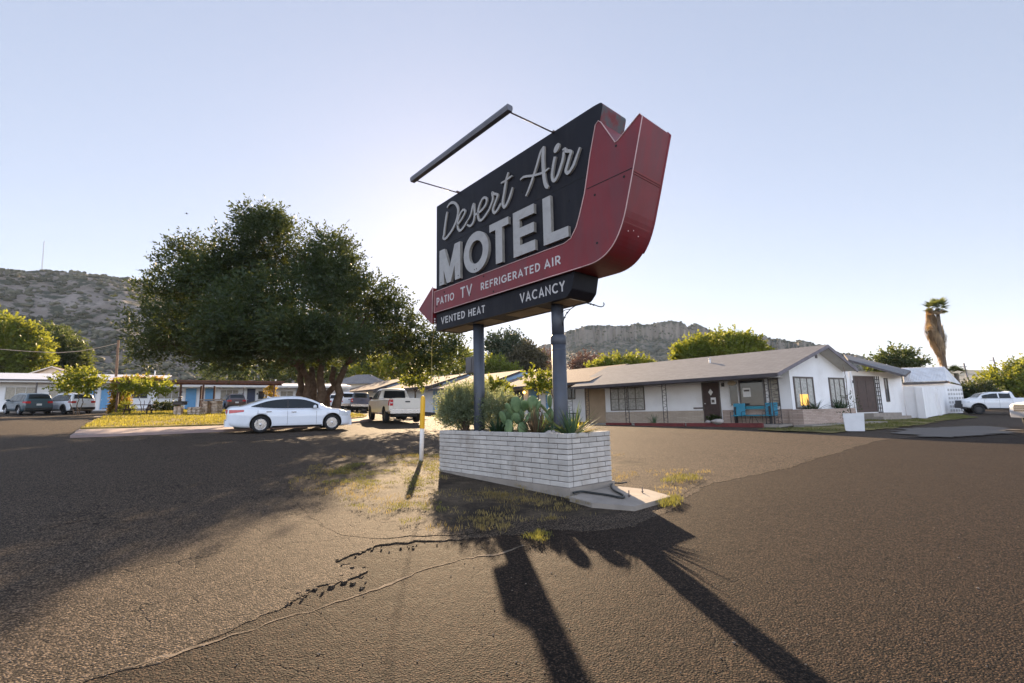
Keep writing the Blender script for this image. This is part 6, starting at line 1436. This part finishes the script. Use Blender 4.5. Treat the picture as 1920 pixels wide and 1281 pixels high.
# ---- plants in the planter (sign frame: x -3.55..0, y 0..1.05, soil at .86)
rng = np.random.default_rng(17); ZS = .86
def shrub(label, c, r, n, seed, mat=L_SAGE, ll=.05, lw=.018, tl=.2, cat='shrub'):
    t_ = thing('shrub', label, cat, SM @ Matrix.Translation((c[0], c[1], ZS))); rg = np.random.default_rng(seed); rr_ = random.Random(seed)
    pr = [sprays(np.array([q[0]-c[0], q[1]-c[1], q[2]-ZS]), np.array(q[3:6]), q[6], 16, tl, ll, lw, rg, .5, .35, 0, .55)[0] for q in r]; V, F = merge(pr); npmesh('foliage', V, F, mat, t_)
    mb = MB()
    for i in range(n):
        q = r[i % len(r)]; e_ = Vector((q[0]-c[0]+rr_.uniform(-.6, .6)*q[3], q[1]-c[1]+rr_.uniform(-.6, .6)*q[4], q[2]-ZS+rr_.uniform(-.2, .6)*q[5])); limb(mb, (rr_.uniform(-.06, .06), rr_.uniform(-.05, .05), -.04), e_, .018, .005, .05, rr_, 5)
    mb.build('stem', BARK, t_); return t_
shrub('round grey green shrub spilling over the far end of the planter', (-3.3, .5), [(-3.55, .5, 1.45, .42, .38, .34, 560), (-3.2, .6, 1.5, .32, .35, .34, 400), (-3.85, .55, 1.3, .26, .3, .25, 230), (-3.5, .5, 1.2, .4, .35, .22, 330)], 16, 61)
shrub('pale grey green shrub just right of the left sign pole', (-2.5, .7), [(-2.45, .72, 1.35, .28, .25, .28, 260), (-2.2, .75, 1.25, .25, .22, .22, 160), (-2.65, .65, 1.15, .25, .2, .2, 120)], 9, 62)
CACT = pmat('prickly pear skin', (0.085, 0.15, 0.062), .6, var=.25, vscale=6, bump=.15, bscale=40, spec=.35, col2=(.14, .20, .09)); SPINE = pmat('cactus spine', (.5, .45, .33), .7)
def prickly(label, spots, seed):
    rr_ = random.Random(seed); c = spots[0]; t_ = thing('prickly_pear', label, 'cactus', SM @ Matrix.Translation((c[0], c[1], ZS)))
    def pad(p, d, L, W, yaw):
        mb = MB(); d = Vector(d).normalized(); s = Vector((cos(yaw), sin(yaw), 0)); s = (s-d*s.dot(d)).normalized(); n_ = d.cross(s)
        m, k = 8, 14
        for i in range(m+1):
            a = -pi/2+pi*i/m
            for j in range(k):
                b = 2*pi*j/k; x = cos(a)*cos(b)*W*.5*(1+.25*sin(a)); y = cos(a)*sin(b)*.028; z = (sin(a)*.5+.5)*L; mb.v.append(tuple(Vector(p)+s*x+n_*y+d*z))
        for i in range(m):
            for j in range(k):
                j2 = (j+1) % k; mb.f.append((i*k+j, i*k+j2, (i+1)*k+j2, (i+1)*k+j)); mb.m.append(0); mb.sm.append(True)
        mb.build('pad', CACT, t_); return Vector(p)+d*L, s
    for (x, y, h) in spots:
        p = Vector((x-c[0], y-c[1], -.03)); lv = [(p, Vector((rr_.uniform(-.15, .15), rr_.uniform(-.1, .1), 1)))]; z = 0; 
        while lv:
            q, d = lv.pop(0); L = rr_.uniform(.22, .32); yaw = rr_.uniform(-.7, .7)+(pi/2 if rr_.random() < .2 else 0); e_, s = pad(q, d, L, L*rr_.uniform(.62, .8), yaw)
            if e_.z < h-ZS-.15:
                for sgn_ in ((-1, 1) if rr_.random() < .6 else (rr_.choice((-1, 1)),)):
                    lv.append((e_-d.normalized()*.03+s*sgn_*.05, (d+s*sgn_*rr_.uniform(.25, .8)+Vector((0, rr_.uniform(-.2, .2), .35))).normalized()))
    return t_
prickly('big clump of green prickly pear pads in the middle of the planter', [(-1.75, .35, 1.42), (-1.5, .45, 1.5), (-1.3, .3, 1.25), (-1.95, .5, 1.35), (-1.6, .2, 1.15), (-1.45, .68, 1.45), (-1.82, .7, 1.5), (-2.15, .55, 1.2), (-1.2, .55, 1.35)], 71)
prickly('smaller prickly pear clump beside the right sign pole', [(-.95, .75, 1.5), (-.85, .65, 1.4)], 72)
AGV = leafmat('green agave blades', (0.06, 0.105, 0.055), (0.16, 0.22, 0.06), .2, .3, 4); AGD = leafmat('dark green agave blades', (0.03, 0.06, 0.03), (0.08, 0.12, 0.04), .15, .3, 4); STRAW = leafmat('straw dry blades', (0.42, 0.34, 0.20), (0.5, 0.4, 0.2), .3, .25, 4); RDRY = leafmat('reddish dry stalks', (0.12, 0.085, 0.05), (0.17, 0.11, 0.05), .25, .35, 5)
def rosette(label, c, n, L, W, mat, seed, emin=.15, emax=1.4, curve=.25, dry=0, name='agave', cat='agave', z=ZS, F=None, parent_part='blade'):
    rg = np.random.default_rng(seed); t_ = thing(name, label, cat, (F or SM) @ Matrix.Translation((c[0], c[1], z)))
    for kind, cnt, mm in (('blade', n, mat), ('dry_blade', dry, STRAW)):
        if not cnt: continue
        Vs = []; Fs = []; k = 0
        for i in range(cnt):
            a = rg.uniform(0, 2*pi) if kind == 'blade' else rg.uniform(-.7, .6); e0 = rg.uniform(emin, emax) if kind == 'blade' else rg.uniform(.1, .55); l = L*rg.uniform(.75, 1.1); seg = 5
            p = np.array([cos(a)*.04, sin(a)*.04, -.02]); e = e0
            side = np.array([-sin(a), cos(a), 0])
            for j in range(seg+1):
                t = j/seg; w_ = W*(1-t**1.6)*(.7+.5*t*(1-t)*4*.5)+.001; up_ = np.array([-cos(a)*sin(e), -sin(a)*sin(e), cos(e)])
                Vs += [p-side*w_/2+up_*w_*.18, p, p+side*w_/2+up_*w_*.18]
                p = p+np.array([cos(a)*cos(e), sin(a)*cos(e), sin(e)])*l/seg; e -= curve/seg*(1.2-e0*.5)
            for j in range(seg):
                b = k+j*3; Fs += [(b, b+1, b+4, b+3), (b+1, b+2, b+5, b+4)]
            k += 3*(seg+1)
        npmesh(kind, np.array(Vs), np.array(Fs), mm, t_, smooth=True)
    return t_
rosette('spiky green agave at the near right end of the planter', (-.28, .42), 46, .62, .055, AGV, 81, .25, 1.45, .2, dry=9)
rosette('dark green low agave left of the prickly pear', (-2.05, .32), 44, .42, .06, AGD, 82, .3, 1.4, .3)
rosette('small dark agave at the foot of the right sign pole', (-.62, .28), 30, .28, .035, AGD, 83, .3, 1.4, .3)
rosette('yellow green tuft behind the spiky agave', (-.42, .7), 40, .36, .02, leafmat('yellow tuft', (.2, .2, .03), (.5, .45, .06), .5), 84, .3, 1.4, .5, name='grass_tuft', cat='grass tuft')
rosette('yellow flowering tuft between the right pole and the agave', (-.5, .5), 46, .34, .022, MATS['yellow tuft'], 86, .4, 1.45, .6, name='grass_tuft', cat='grass tuft')
rosette('olive agave half hidden behind the prickly pear', (-1.25, .75), 40, .5, .05, AGV, 87, .5, 1.4, .2)
rosette('dry reddish brown branching plant left of the right sign pole', (-1.05, .35), 60, .55, .022, RDRY, 85, .5, 1.45, -.1, name='dry_plant', cat='dry plant')
ROCK = pmat('pale limestone rock', (0.34, 0.30, 0.27), .9, var=.25, vscale=5, bump=.5, bscale=20)
for i, (x, y, r, lab) in enumerate(((-.55, .22, .10, 'pale rock on the planter soil by the right pole'), (-.38, .2, .07, 'small pale rock between the agaves in the planter'), (-2.45, .3, .06, 'small rock at the foot of the left sign pole'), (-2.6, .25, .05, 'smallest rock on the planter soil by the left pole'))):
    mb = MB(); mb.sphere((0, 0, 0), (r*1.3, r, r*.7), 10, 7, 0, .5); o = mb.build('rock', ROCK, mat=SM @ Matrix.Translation((x, y, ZS+.03))); tag(o, lab, 'rock')
# plants by the office
for i, (s, lab) in enumerate(((1.9, 'dark spiky plant in the brick box under the window with the painted amber reflection'), (1.2, 'spiky plant at the left end of the brick box'), (3.95, 'dark spiky plant under the right gable window'), (4.5, 'spiky plant at the right end of the brick box'))):
    rosette(lab, (s, .4), 46, .85, .05, AGD, 90+i, .1, 1.3, .6, name='spiky_plant', cat='spiky plant', z=.70, F=FG)
rosette('grey green yucca on the red kerb bed before the windows', (lo(FO, 1226, 790, -2.1).x, -2.1), 40, .75, .04, AGV, 96, .1, 1.4, .4, name='yucca', cat='yucca', z=.12, F=FO)
q = lo(FO, 1347, 793, -2.3); mb = MB(); mb.sphere((0, 0, 0), (.34, .22, .13), 12, 8, 0, .5); mb.sphere((-.6, .1, -.03), (.15, .12, .09), 10, 7, 0, .5); o = mb.build('rock', ROCK, mat=FO @ Matrix.Translation((q.x, -2.3, .25))); tag(o, 'pale boulder on the red kerb in front of the office', 'rock')
# white planter cube with a bare sapling
pc = gp(1603, 808); wp_ = thing('planter_cube', 'plain white square planter standing on the verge', 'planter', frame(pc, radians(-33)))
mb = MB(); s0, s1, h = .33, .37, .74
mb.add([(-s0, -s0, 0), (s0, -s0, 0), (s0, s0, 0), (-s0, s0, 0), (-s1, -s1, h), (s1, -s1, h), (s1, s1, h), (-s1, s1, h), (-s1+.06, -s1+.06, h), (s1-.06, -s1+.06, h), (s1-.06, s1-.06, h), (-s1+.06, s1-.06, h), (-s1+.06, -s1+.06, h-.1), (s1-.06, -s1+.06, h-.1), (s1-.06, s1-.06, h-.1), (-s1+.06, s1-.06, h-.1)], [(0, 1, 5, 4), (1, 2, 6, 5), (2, 3, 7, 6), (3, 0, 4, 7), (4, 5, 9, 8), (5, 6, 10, 9), (6, 7, 11, 10), (7, 4, 8, 11), (8, 9, 13, 12), (9, 10, 14, 13), (10, 11, 15, 14), (11, 8, 12, 15), (3, 2, 1, 0)])
part('box', mb, pmat('matt white planter', (.7, .7, .71), .7, var=.05), wp_)
mb = MB(); mb.bx((-s1+.06, -s1+.06, h-.2), (s1-.06, s1-.06, h-.12)); part('soil', mb, SOIL, wp_)
sap = thing('sapling', 'thin bare sapling growing in the white square planter', 'sapling', frame(pc+Vector((-.05, 0, .58)))); mb = MB(); mb.tube([(0, 0, 0), (-.1, 0, .8), (-.05, 0, 1.6), (-.12, 0, 2.3)], [.022, .018, .012, .006], 6)
for z, a in ((.9, .5), (1.2, 2.4), (1.5, 4), (1.8, .9), (.7, 3.4)): mb.tube([(-.08, 0, z), (-.08+.3*cos(a), .3*sin(a), z+.25)], .006, 4)
mb.build('stem', BARK, sap); rg = np.random.default_rng(6); V, F = sprays(np.array([-.08, 0, .45]), np.array([.3, .3, .45]), 26, 5, .25, .10, .04, rg, .2)[0]; npmesh('foliage', V, F, L_DRK, sap)

# ---- grasses (stuff)
def blades(name, pts, hmin, hmax, wd, mat, label, seed):
    rg = np.random.default_rng(seed); n = len(pts); a = rg.uniform(0, 2*pi, n); D = unit(np.stack([np.cos(a)*rg.uniform(0, .8, n), np.sin(a)*rg.uniform(0, .8, n), np.ones(n)], 1)); U = unit(np.stack([-np.sin(a), np.cos(a), np.zeros(n)], 1))
    V, F = leaf_quads(pts, D, U, rg.uniform(hmin, hmax, n), np.full(n, wd)*rg.uniform(.6, 1.3, n)); o = npmesh(name, V, F, mat); tag(o, label, None, kind='stuff'); return o
def inside(poly, x, y):
    c = False; n = len(poly)
    for i in range(n):
        a, b = poly[i], poly[i-1]
        if (a.y > y) != (b.y > y) and x < (b.x-a.x)*(y-a.y)/(b.y-a.y)+a.x: c = not c
    return c
def fill(poly, n, rg, thr=-.2, sc=.8, clump=None, dz=0.0):
    xs_ = [p.x for p in poly]; ys_ = [p.y for p in poly]; o = []; tries = 0
    while len(o) < n and tries < n*30:
        tries += 1; x = rg.uniform(min(xs_), max(xs_)); y = rg.uniform(min(ys_), max(ys_))
        if inside(poly, x, y) and mnoise.noise(Vector((x*sc, y*sc, 2.2)))+.5*mnoise.noise(Vector((x*sc*4, y*sc*4, 1.2))) > thr:
            for k in range(clump or 1):
                xx, yy = x+rg.normal(0, .035)*(clump is not None), y+rg.normal(0, .035)*(clump is not None); o.append((xx, yy, zg(xx, yy)+bumpz(xx, yy)+dz))
    return np.array(o)
rg = np.random.default_rng(5); DRYG = leafmat('dry straw grass', (0.22, 0.165, 0.06), (0.42, 0.32, 0.10), .4, .35, 2); YGR = leafmat('yellow green weeds', (0.13, 0.13, 0.03), (0.28, 0.26, 0.05), .35, .3, 2)
blades('dry_grass', fill(dp, 9000, rg, .16, .9, 6, .006), .02, .075, .006, DRYG, 'short dry grass on the soil round the planter', 1)
wz = [gp(*q) for q in ((600, 900), (650, 872), (820, 845), (835, 960), (760, 985), (650, 955))]
blades('green_weeds', fill(wz, 5200, rg, .18, 1.6, 7, .006), .015, .06, .008, YGR, 'yellow green weeds in the soil left of the planter', 2)
wz = [gp(*q) for q in ((840, 905), (1000, 930), (1080, 955), (1040, 1010), (900, 1012), (830, 985))]
blades('green_weeds', fill(wz, 1300, rg, .35, 1.6, 6, .006), .015, .06, .008, DRYG, 'thin weeds in the shade before the planter', 12)
wz = [gp(*q) for q in ((1240, 905), (1260, 893), (1310, 893), (1312, 903), (1262, 907))]
blades('green_weeds', fill(wz, 600, rg, -.4, .8, 6, .004), .02, .10, .008, YGR, 'bright weed clump on the asphalt right of the planter', 3)
wz = [gp(*q) for q in ((1238, 945), (1262, 933), (1280, 940), (1262, 955), (1240, 955))]
blades('green_weeds', fill(wz, 600, rg, -.4, .8, 6, .004), .02, .09, .008, YGR, 'weed clump at the corner of the concrete slab', 4)
wz = [gp(*q) for q in ((985, 1012), (1008, 1000), (1028, 1006), (1012, 1020))]
blades('green_weeds', fill(wz, 500, rg, -.4, .8, 6, .018), .015, .05, .007, YGR, 'small weed clump at the asphalt edge', 13)
LG = leafmat('yellow lawn blades', (0.12, 0.115, 0.025), (0.32, 0.28, 0.045), .5, .45, .3, .8)
blades('lawn_grass', fill(lawn, 26000, rg, -.55, .3, None, .12), .06, .16, .035, LG, 'short yellow lawn grass of the island', 5)
blades('verge_grass', fill(gr, 6000, rg, -.1, .6, None, .01), .04, .12, .02, leafmat('verge blades', (.08, .09, .025), (.25, .26, .06), .4), 'patchy grass below the office', 6)
# ------------------------------------------------------------------ courtyard furniture, poles, small things
WOODR = pmat('rusty brown timber', (0.085, 0.04, 0.026), .8, var=.3, vscale=4, bump=.3, bscale=12)
SLAT = pmat('rust red slat roof', (0.16, 0.075, 0.045), .8, var=.25, vscale=3)
STONE = pmat('mixed field stone', (0.33, 0.24, 0.17), .9, var=.35, vscale=5, bump=.9, bscale=7, col2=(.42, .36, .3), spec=.15)
pa = gp(217, 777.5); pg = thing('pergola', 'rusty brown slatted pergola over the courtyard lawn', 'pergola', fr(pa, VG2, VN2)); FP = XF[pg.name]
def pxl(px, y=0.0, py=745): return lo(FP, px, py, y).x
zt_ = lo(FP, 222, 716, 0).z; xsP = [0, pxl(336), pxl(380), pxl(520)]
for x, y in ((0, 0), (pxl(337), .2), (pxl(380), 0), (pxl(376, 3.2), 3.2), (pxl(401, 3.2), 3.2), (pxl(513), .0)):
    mb = MB(); mb.bx((x-.07, y-.07, -.6), (x+.07, y+.07, zt_-.1)); part('post', mb, WOODR, pg)
mb = MB(); mb.bx((-.2, -.07, zt_-.1), (pxl(293), .07, zt_+.08)); part('beam', mb, WOODR, pg)
mb = MB(); a, b = pxl(293), pxl(530)
mb.bx((a, -.3, zt_-.02), (b, -.2, zt_+.12)); mb.bx((a, 3.3, zt_+.0), (b, 3.4, zt_+.14)); part('beam', mb, WOODR, pg)
mb = MB(); y = -.28
while y < 3.5: mb.bx((a-.1, y, zt_+.145), (b+.1, y+.09, zt_+.185)); y += .19
x = a+.2
while x < b: mb.bx((x, -.3, zt_+.08), (x+.05, 3.4, zt_+.142)); x += .9
part('slat_roof', mb, SLAT, pg)
# picnic table
pt = gp(258, 781.5); t_ = thing('picnic_table', 'dark wooden picnic table on the courtyard lawn', 'picnic table', frame(pt+Vector((0, 0, .12)), radians(24)))
DW = pmat('dark table wood', (0.05, 0.03, 0.02), .8, var=.3)
for nm, z, y0, y1 in (('table_top', .74, -.38, .38), ('bench', .44, -.85, -.58), ('bench', .44, .58, .85)):
    mb = MB(); n = 4 if nm == 'table_top' else 2
    for i in range(n): mb.bx((-.95, y0+(y1-y0)*i/n+.01, z-.04), (.95, y0+(y1-y0)*(i+1)/n-.01, z))
    part(nm, mb, DW, t_)
for x in (-.65, .65):
    for s in (-1, 1): mb = MB(); mb.tube([(x, s*.75, 0), (x, s*.18, .72)], .045, 6); part('leg', mb, DW, t_)
    mb = MB(); mb.bx((x-.03, -.84, .34), (x+.03, .84, .40)); part('brace', mb, DW, t_)
# grill on a stone plinth, stone stool, brick barbecue
q = gp(333, 782); t_ = thing('grill', 'black grill on a stone plinth under the pergola post', 'grill', frame(q+Vector((0, 0, .1))))
mb = MB(); mb.box((-.12, 0, .3), (.26, .3, .68), bev=.03); mb.box((.16, 0, .3), (.26, .3, .64), bev=.03); part('plinth', mb, STONE, t_)
mb = MB(); mb.box((.1, 0, .85), (.75, .5, .22), bev=.04); mb.box((.1, 0, .98), (.8, .55, .03)); part('grill_box', mb, IRON, t_)
mb = MB(); mb.cyl((.05, 0, .98), .11, .28, 10); mb.lathe([(.0, 1.4), (.16, 1.3), (.16, 1.27), (.05, 1.26)], 10, c=(.05, 0, 0)); part('flue', mb, FRAME_D, t_)
q = gp(367, 781.5); t_ = thing('stone_block', 'squat stone block beside the grill', 'stone block', frame(q+Vector((0, 0, .1)))); mb = MB()
rr2 = random.Random(5)
for i in range(3):
    for j in range(3): mb.box((-.32+.32*i+rr2.uniform(-.02, .02), 0, .09+.2*j), (.31, .6+rr2.uniform(-.05, .05), .19), bev=.04)
part('stonework', mb, STONE, t_)
q = gp(397, 780); t_ = thing('barbecue', 'brick and stone barbecue with a pale slab top behind the sedan boot', 'barbecue', frame(q+Vector((0, 0, .1)))); mb = MB()
for i in range(2):
    for j in range(5): mb.box((-.35+.7*i+rr2.uniform(-.02, .02), 0, .1+.2*j), (.42+rr2.uniform(-.04, .04), .7, .19), bev=.03)
mb.box((0, .1, .95), (1.1, .5, .14), bev=.03); part('stonework', mb, STONE, t_)
mb = MB(); mb.box((0, 0, 1.10), (1.5, .8, .06), bev=.01); part('slab_top', mb, CONC, t_)
q = gp(285, 773.5); t_ = thing('lawn_chair', 'small white box seat by the motel wing behind the picnic table', 'seat', frame(q+Vector((0, 0, .02)))); mb = MB(); mb.box((0, 0, .25), (.6, .45, .12), bev=.03); part('seat', mb, PVC, t_)
for sx in (-1, 1):
    for sy in (-1, 1): mb = MB(); mb.bx((sx*.26-.025, sy*.19-.025, 0), (sx*.26+.025, sy*.19+.025, .2)); part('leg', mb, PVC, t_)
# dark folded barbecue kettle between the left cars
q = gp(92, 775.5); t_ = thing('kettle_grill', 'black kettle grill between the two parked cars at the left', 'grill', frame(q)); mb = MB(); mb.sphere((0, 0, .85), (.3, .3, .24), 14, 10); part('bowl', mb, IRON, t_)
for k in range(3): mb = MB(); mb.tube([(.1*cos(k*2.1), .1*sin(k*2.1), .7), (.32*cos(k*2.1), .32*sin(k*2.1), 0)], .02, 6); part('leg', mb, IRON, t_)
# utility pole with its cable, left
WOODP = pmat('weathered pole wood', (0.17, 0.095, 0.055), .9, var=.3, vscale=4)
Yp = 50; pb_ = gxy((217-960)/FPX*Yp, Yp); up_ = thing('utility_pole', 'brown wooden utility pole rising behind the left motel wing', 'utility pole', Matrix.Translation(pb_)); tp_ = atd(222, 638, Yp)-pb_
mb = MB(); mb.tube([(0, 0, -.3), tuple(tp_)], [.14, .10], 10); part('pole', mb, WOODP, up_)
mb = MB(); mb.tube([(tp_.x*.2-.5, 0, 2), (tp_.x*.95, 0, tp_.z*.92)], .012, 5); part('guy_wire', mb, FASG, up_)
a = atd(222, 643, Yp); pts = [atd(*q) for q in ((222, 643.5, 50), (190, 651, 49), (150, 658.5, 48), (110, 661.5, 47), (60, 659.5, 45.5), (0, 655, 44), (-80, 648, 42), (-300, 625, 38))]
mb = MB(); mb.tube([tuple(p-a) for p in pts], .032, 6); o = mb.build('power_cable', pmat('tan cable sheath', (.36, .28, .2), .7)); o.location = a; tag(o, 'thick sagging tan cable running left from the utility pole', 'cable')
for i, (px, pt_, Yq, lab) in enumerate(((1807, 681, 120, 'thin distant utility pole just left of the far hill road'), (1862, 670, 150, 'distant utility pole with a crossarm above the right trees'))):
    b = gxy((px+8-960)/FPX*Yq, Yq); tq = atd(px, pt_, Yq)-b; t_ = thing('utility_pole', lab, 'utility pole', Matrix.Translation(b)); mb = MB(); mb.tube([(0, 0, -1), tuple(tq)], [.22, .16], 8); part('pole', mb, FASG, t_)
    mb = MB(); mb.box((tq.x, 0, tq.z-.9), (2.4, .16, .16), rz=.3); part('crossarm', mb, FASG, t_)
# mast on the left hill
hb = atd(78, 514, 420); mt = thing('radio_mast', 'thin radio mast on top of the left hill', 'mast', Matrix.Translation(hb-Vector((0, 0, 4)))); tq = atd(83, 452, 420)-hb+Vector((0, 0, 4)); mb = MB()
for k in range(3):
    o_ = Vector((.5*cos(k*2.1), .5*sin(k*2.1), 0)); mb.tube([tuple(o_), tuple(tq+o_*.5)], .09, 5)
n = 22
for i in range(n):
    p = tq*(i/n); k = i % 3; mb.tube([tuple(p+Vector((.5*cos(k*2.1), .5*sin(k*2.1), 0))), tuple(tq*((i+1)/n)+Vector((.45*cos((k+1)*2.1), .45*sin((k+1)*2.1), 0)))], .05, 4)
part('lattice', mb, pmat('grey galvanised mast', (.35, .35, .37), .6), mt)
# small bird in the sky left of the sign
bp_ = atd(350, 401, 45); bd = thing('bird', 'tiny dark bird in the sky above the big tree', 'bird', Matrix.Translation(bp_) @ Matrix.Rotation(.5, 4, 'Z') @ Matrix.Scale(.6, 4))
mb = MB(); mb.sphere((0, 0, 0), (.16, .055, .055), 12, 8); mb.sphere((.17, 0, .02), (.05, .04, .04), 8, 6); mb.add([(-.12, -.03, 0), (-.12, .03, 0), (-.3, .07, 0), (-.3, -.07, 0)], [(0, 1, 2, 3)])
for s in (-1, 1): mb.add([(.08, s*.04, .03), (-.08, s*.04, .03), (-.10, s*.22, .10), (.06, s*.2, .11), (-.1, s*.38, .05)], [(0, 1, 2, 3), (3, 2, 4)])
part('body', mb, pmat('dark bird plumage', (.03, .028, .026), .8), bd)
# loose stones on the asphalt
rg = random.Random(9); PEB = MB()
for i in range(500):
    u = rg.random(); px = rg.uniform(0, 1920); py = rg.uniform(830, 1281); p = gp(px, py); r = rg.uniform(.002, .006)*(1 if rg.random() < .97 else 1.8)
    PEB.sphere((p.x, p.y, zg(p.x, p.y)+bumpz(p.x, p.y)+r*.3-.026), (r*1.2, r, r*.7), 6, 4, 0, .4)
o = PEB.build('loose_gravel', pmat('loose pale gravel', (.14, .11, .085), .9, var=.5, vscale=30), fix=False); tag(o, 'loose gravel grains scattered on the asphalt', None, kind='stuff')

# broken crumbs of asphalt along the torn edge
CR = MB(); rg = random.Random(12); seam = [gp(*q) for q in ((1030, 988), (900, 1006), (770, 1012), (700, 1024), (640, 1044), (655, 1054), (688, 1062), (655, 1080), (604, 1093), (545, 1123))]
for i in range(55):
    k = rg.randrange(len(seam)-1); p = seam[k].lerp(seam[k+1], rg.random()); r = rg.uniform(.006, .024)*(1.3 if 3 <= k <= 7 else .7); x, y = p.x+rg.gauss(0, .07), p.y+rg.gauss(-.02, .09); n = 6; a0 = rg.uniform(0, 6)
    z = zg(x, y)+bumpz(x, y)-.03; pts = [(x+r*rg.uniform(.6, 1.2)*cos(a0+2*pi*q/n), y+r*rg.uniform(.6, 1.2)*sin(a0+2*pi*q/n)) for q in range(n)]; h = rg.uniform(.006, .02)
    CR.slab([(px, py, z+h+rg.uniform(-.003, .003)) for px, py in pts], h+.01)
o = CR.build('asphalt_crumbs', A_WORN, fix=False); tag(o, 'broken asphalt crumbs along the torn surfacing edge', None, kind='stuff')
# ------------------------------------------------------------------ the air: an even pale haze round the whole scene
hz = MB(); hz.bx((-3600, -700, -40), (3600, 3700, 260)); m = bpy.data.materials.new('pale haze'); m.use_nodes = True; t = m.node_tree; t.nodes.clear()
o_ = _n(t, 'ShaderNodeOutputMaterial'); pv = _n(t, 'ShaderNodeVolumePrincipled'); pv.inputs['Color'].default_value = (.66, .80, 1.0, 1); pv.inputs['Density'].default_value = .00009; pv.inputs['Anisotropy'].default_value = .2
t.links.new(pv.outputs[0], o_.inputs['Volume']); o = hz.build('haze', m); tag(o, 'thin pale morning haze in the air', None, kind='stuff')
SC.cycles.volume_bounces = 0; SC.cycles.volume_step_rate = 5
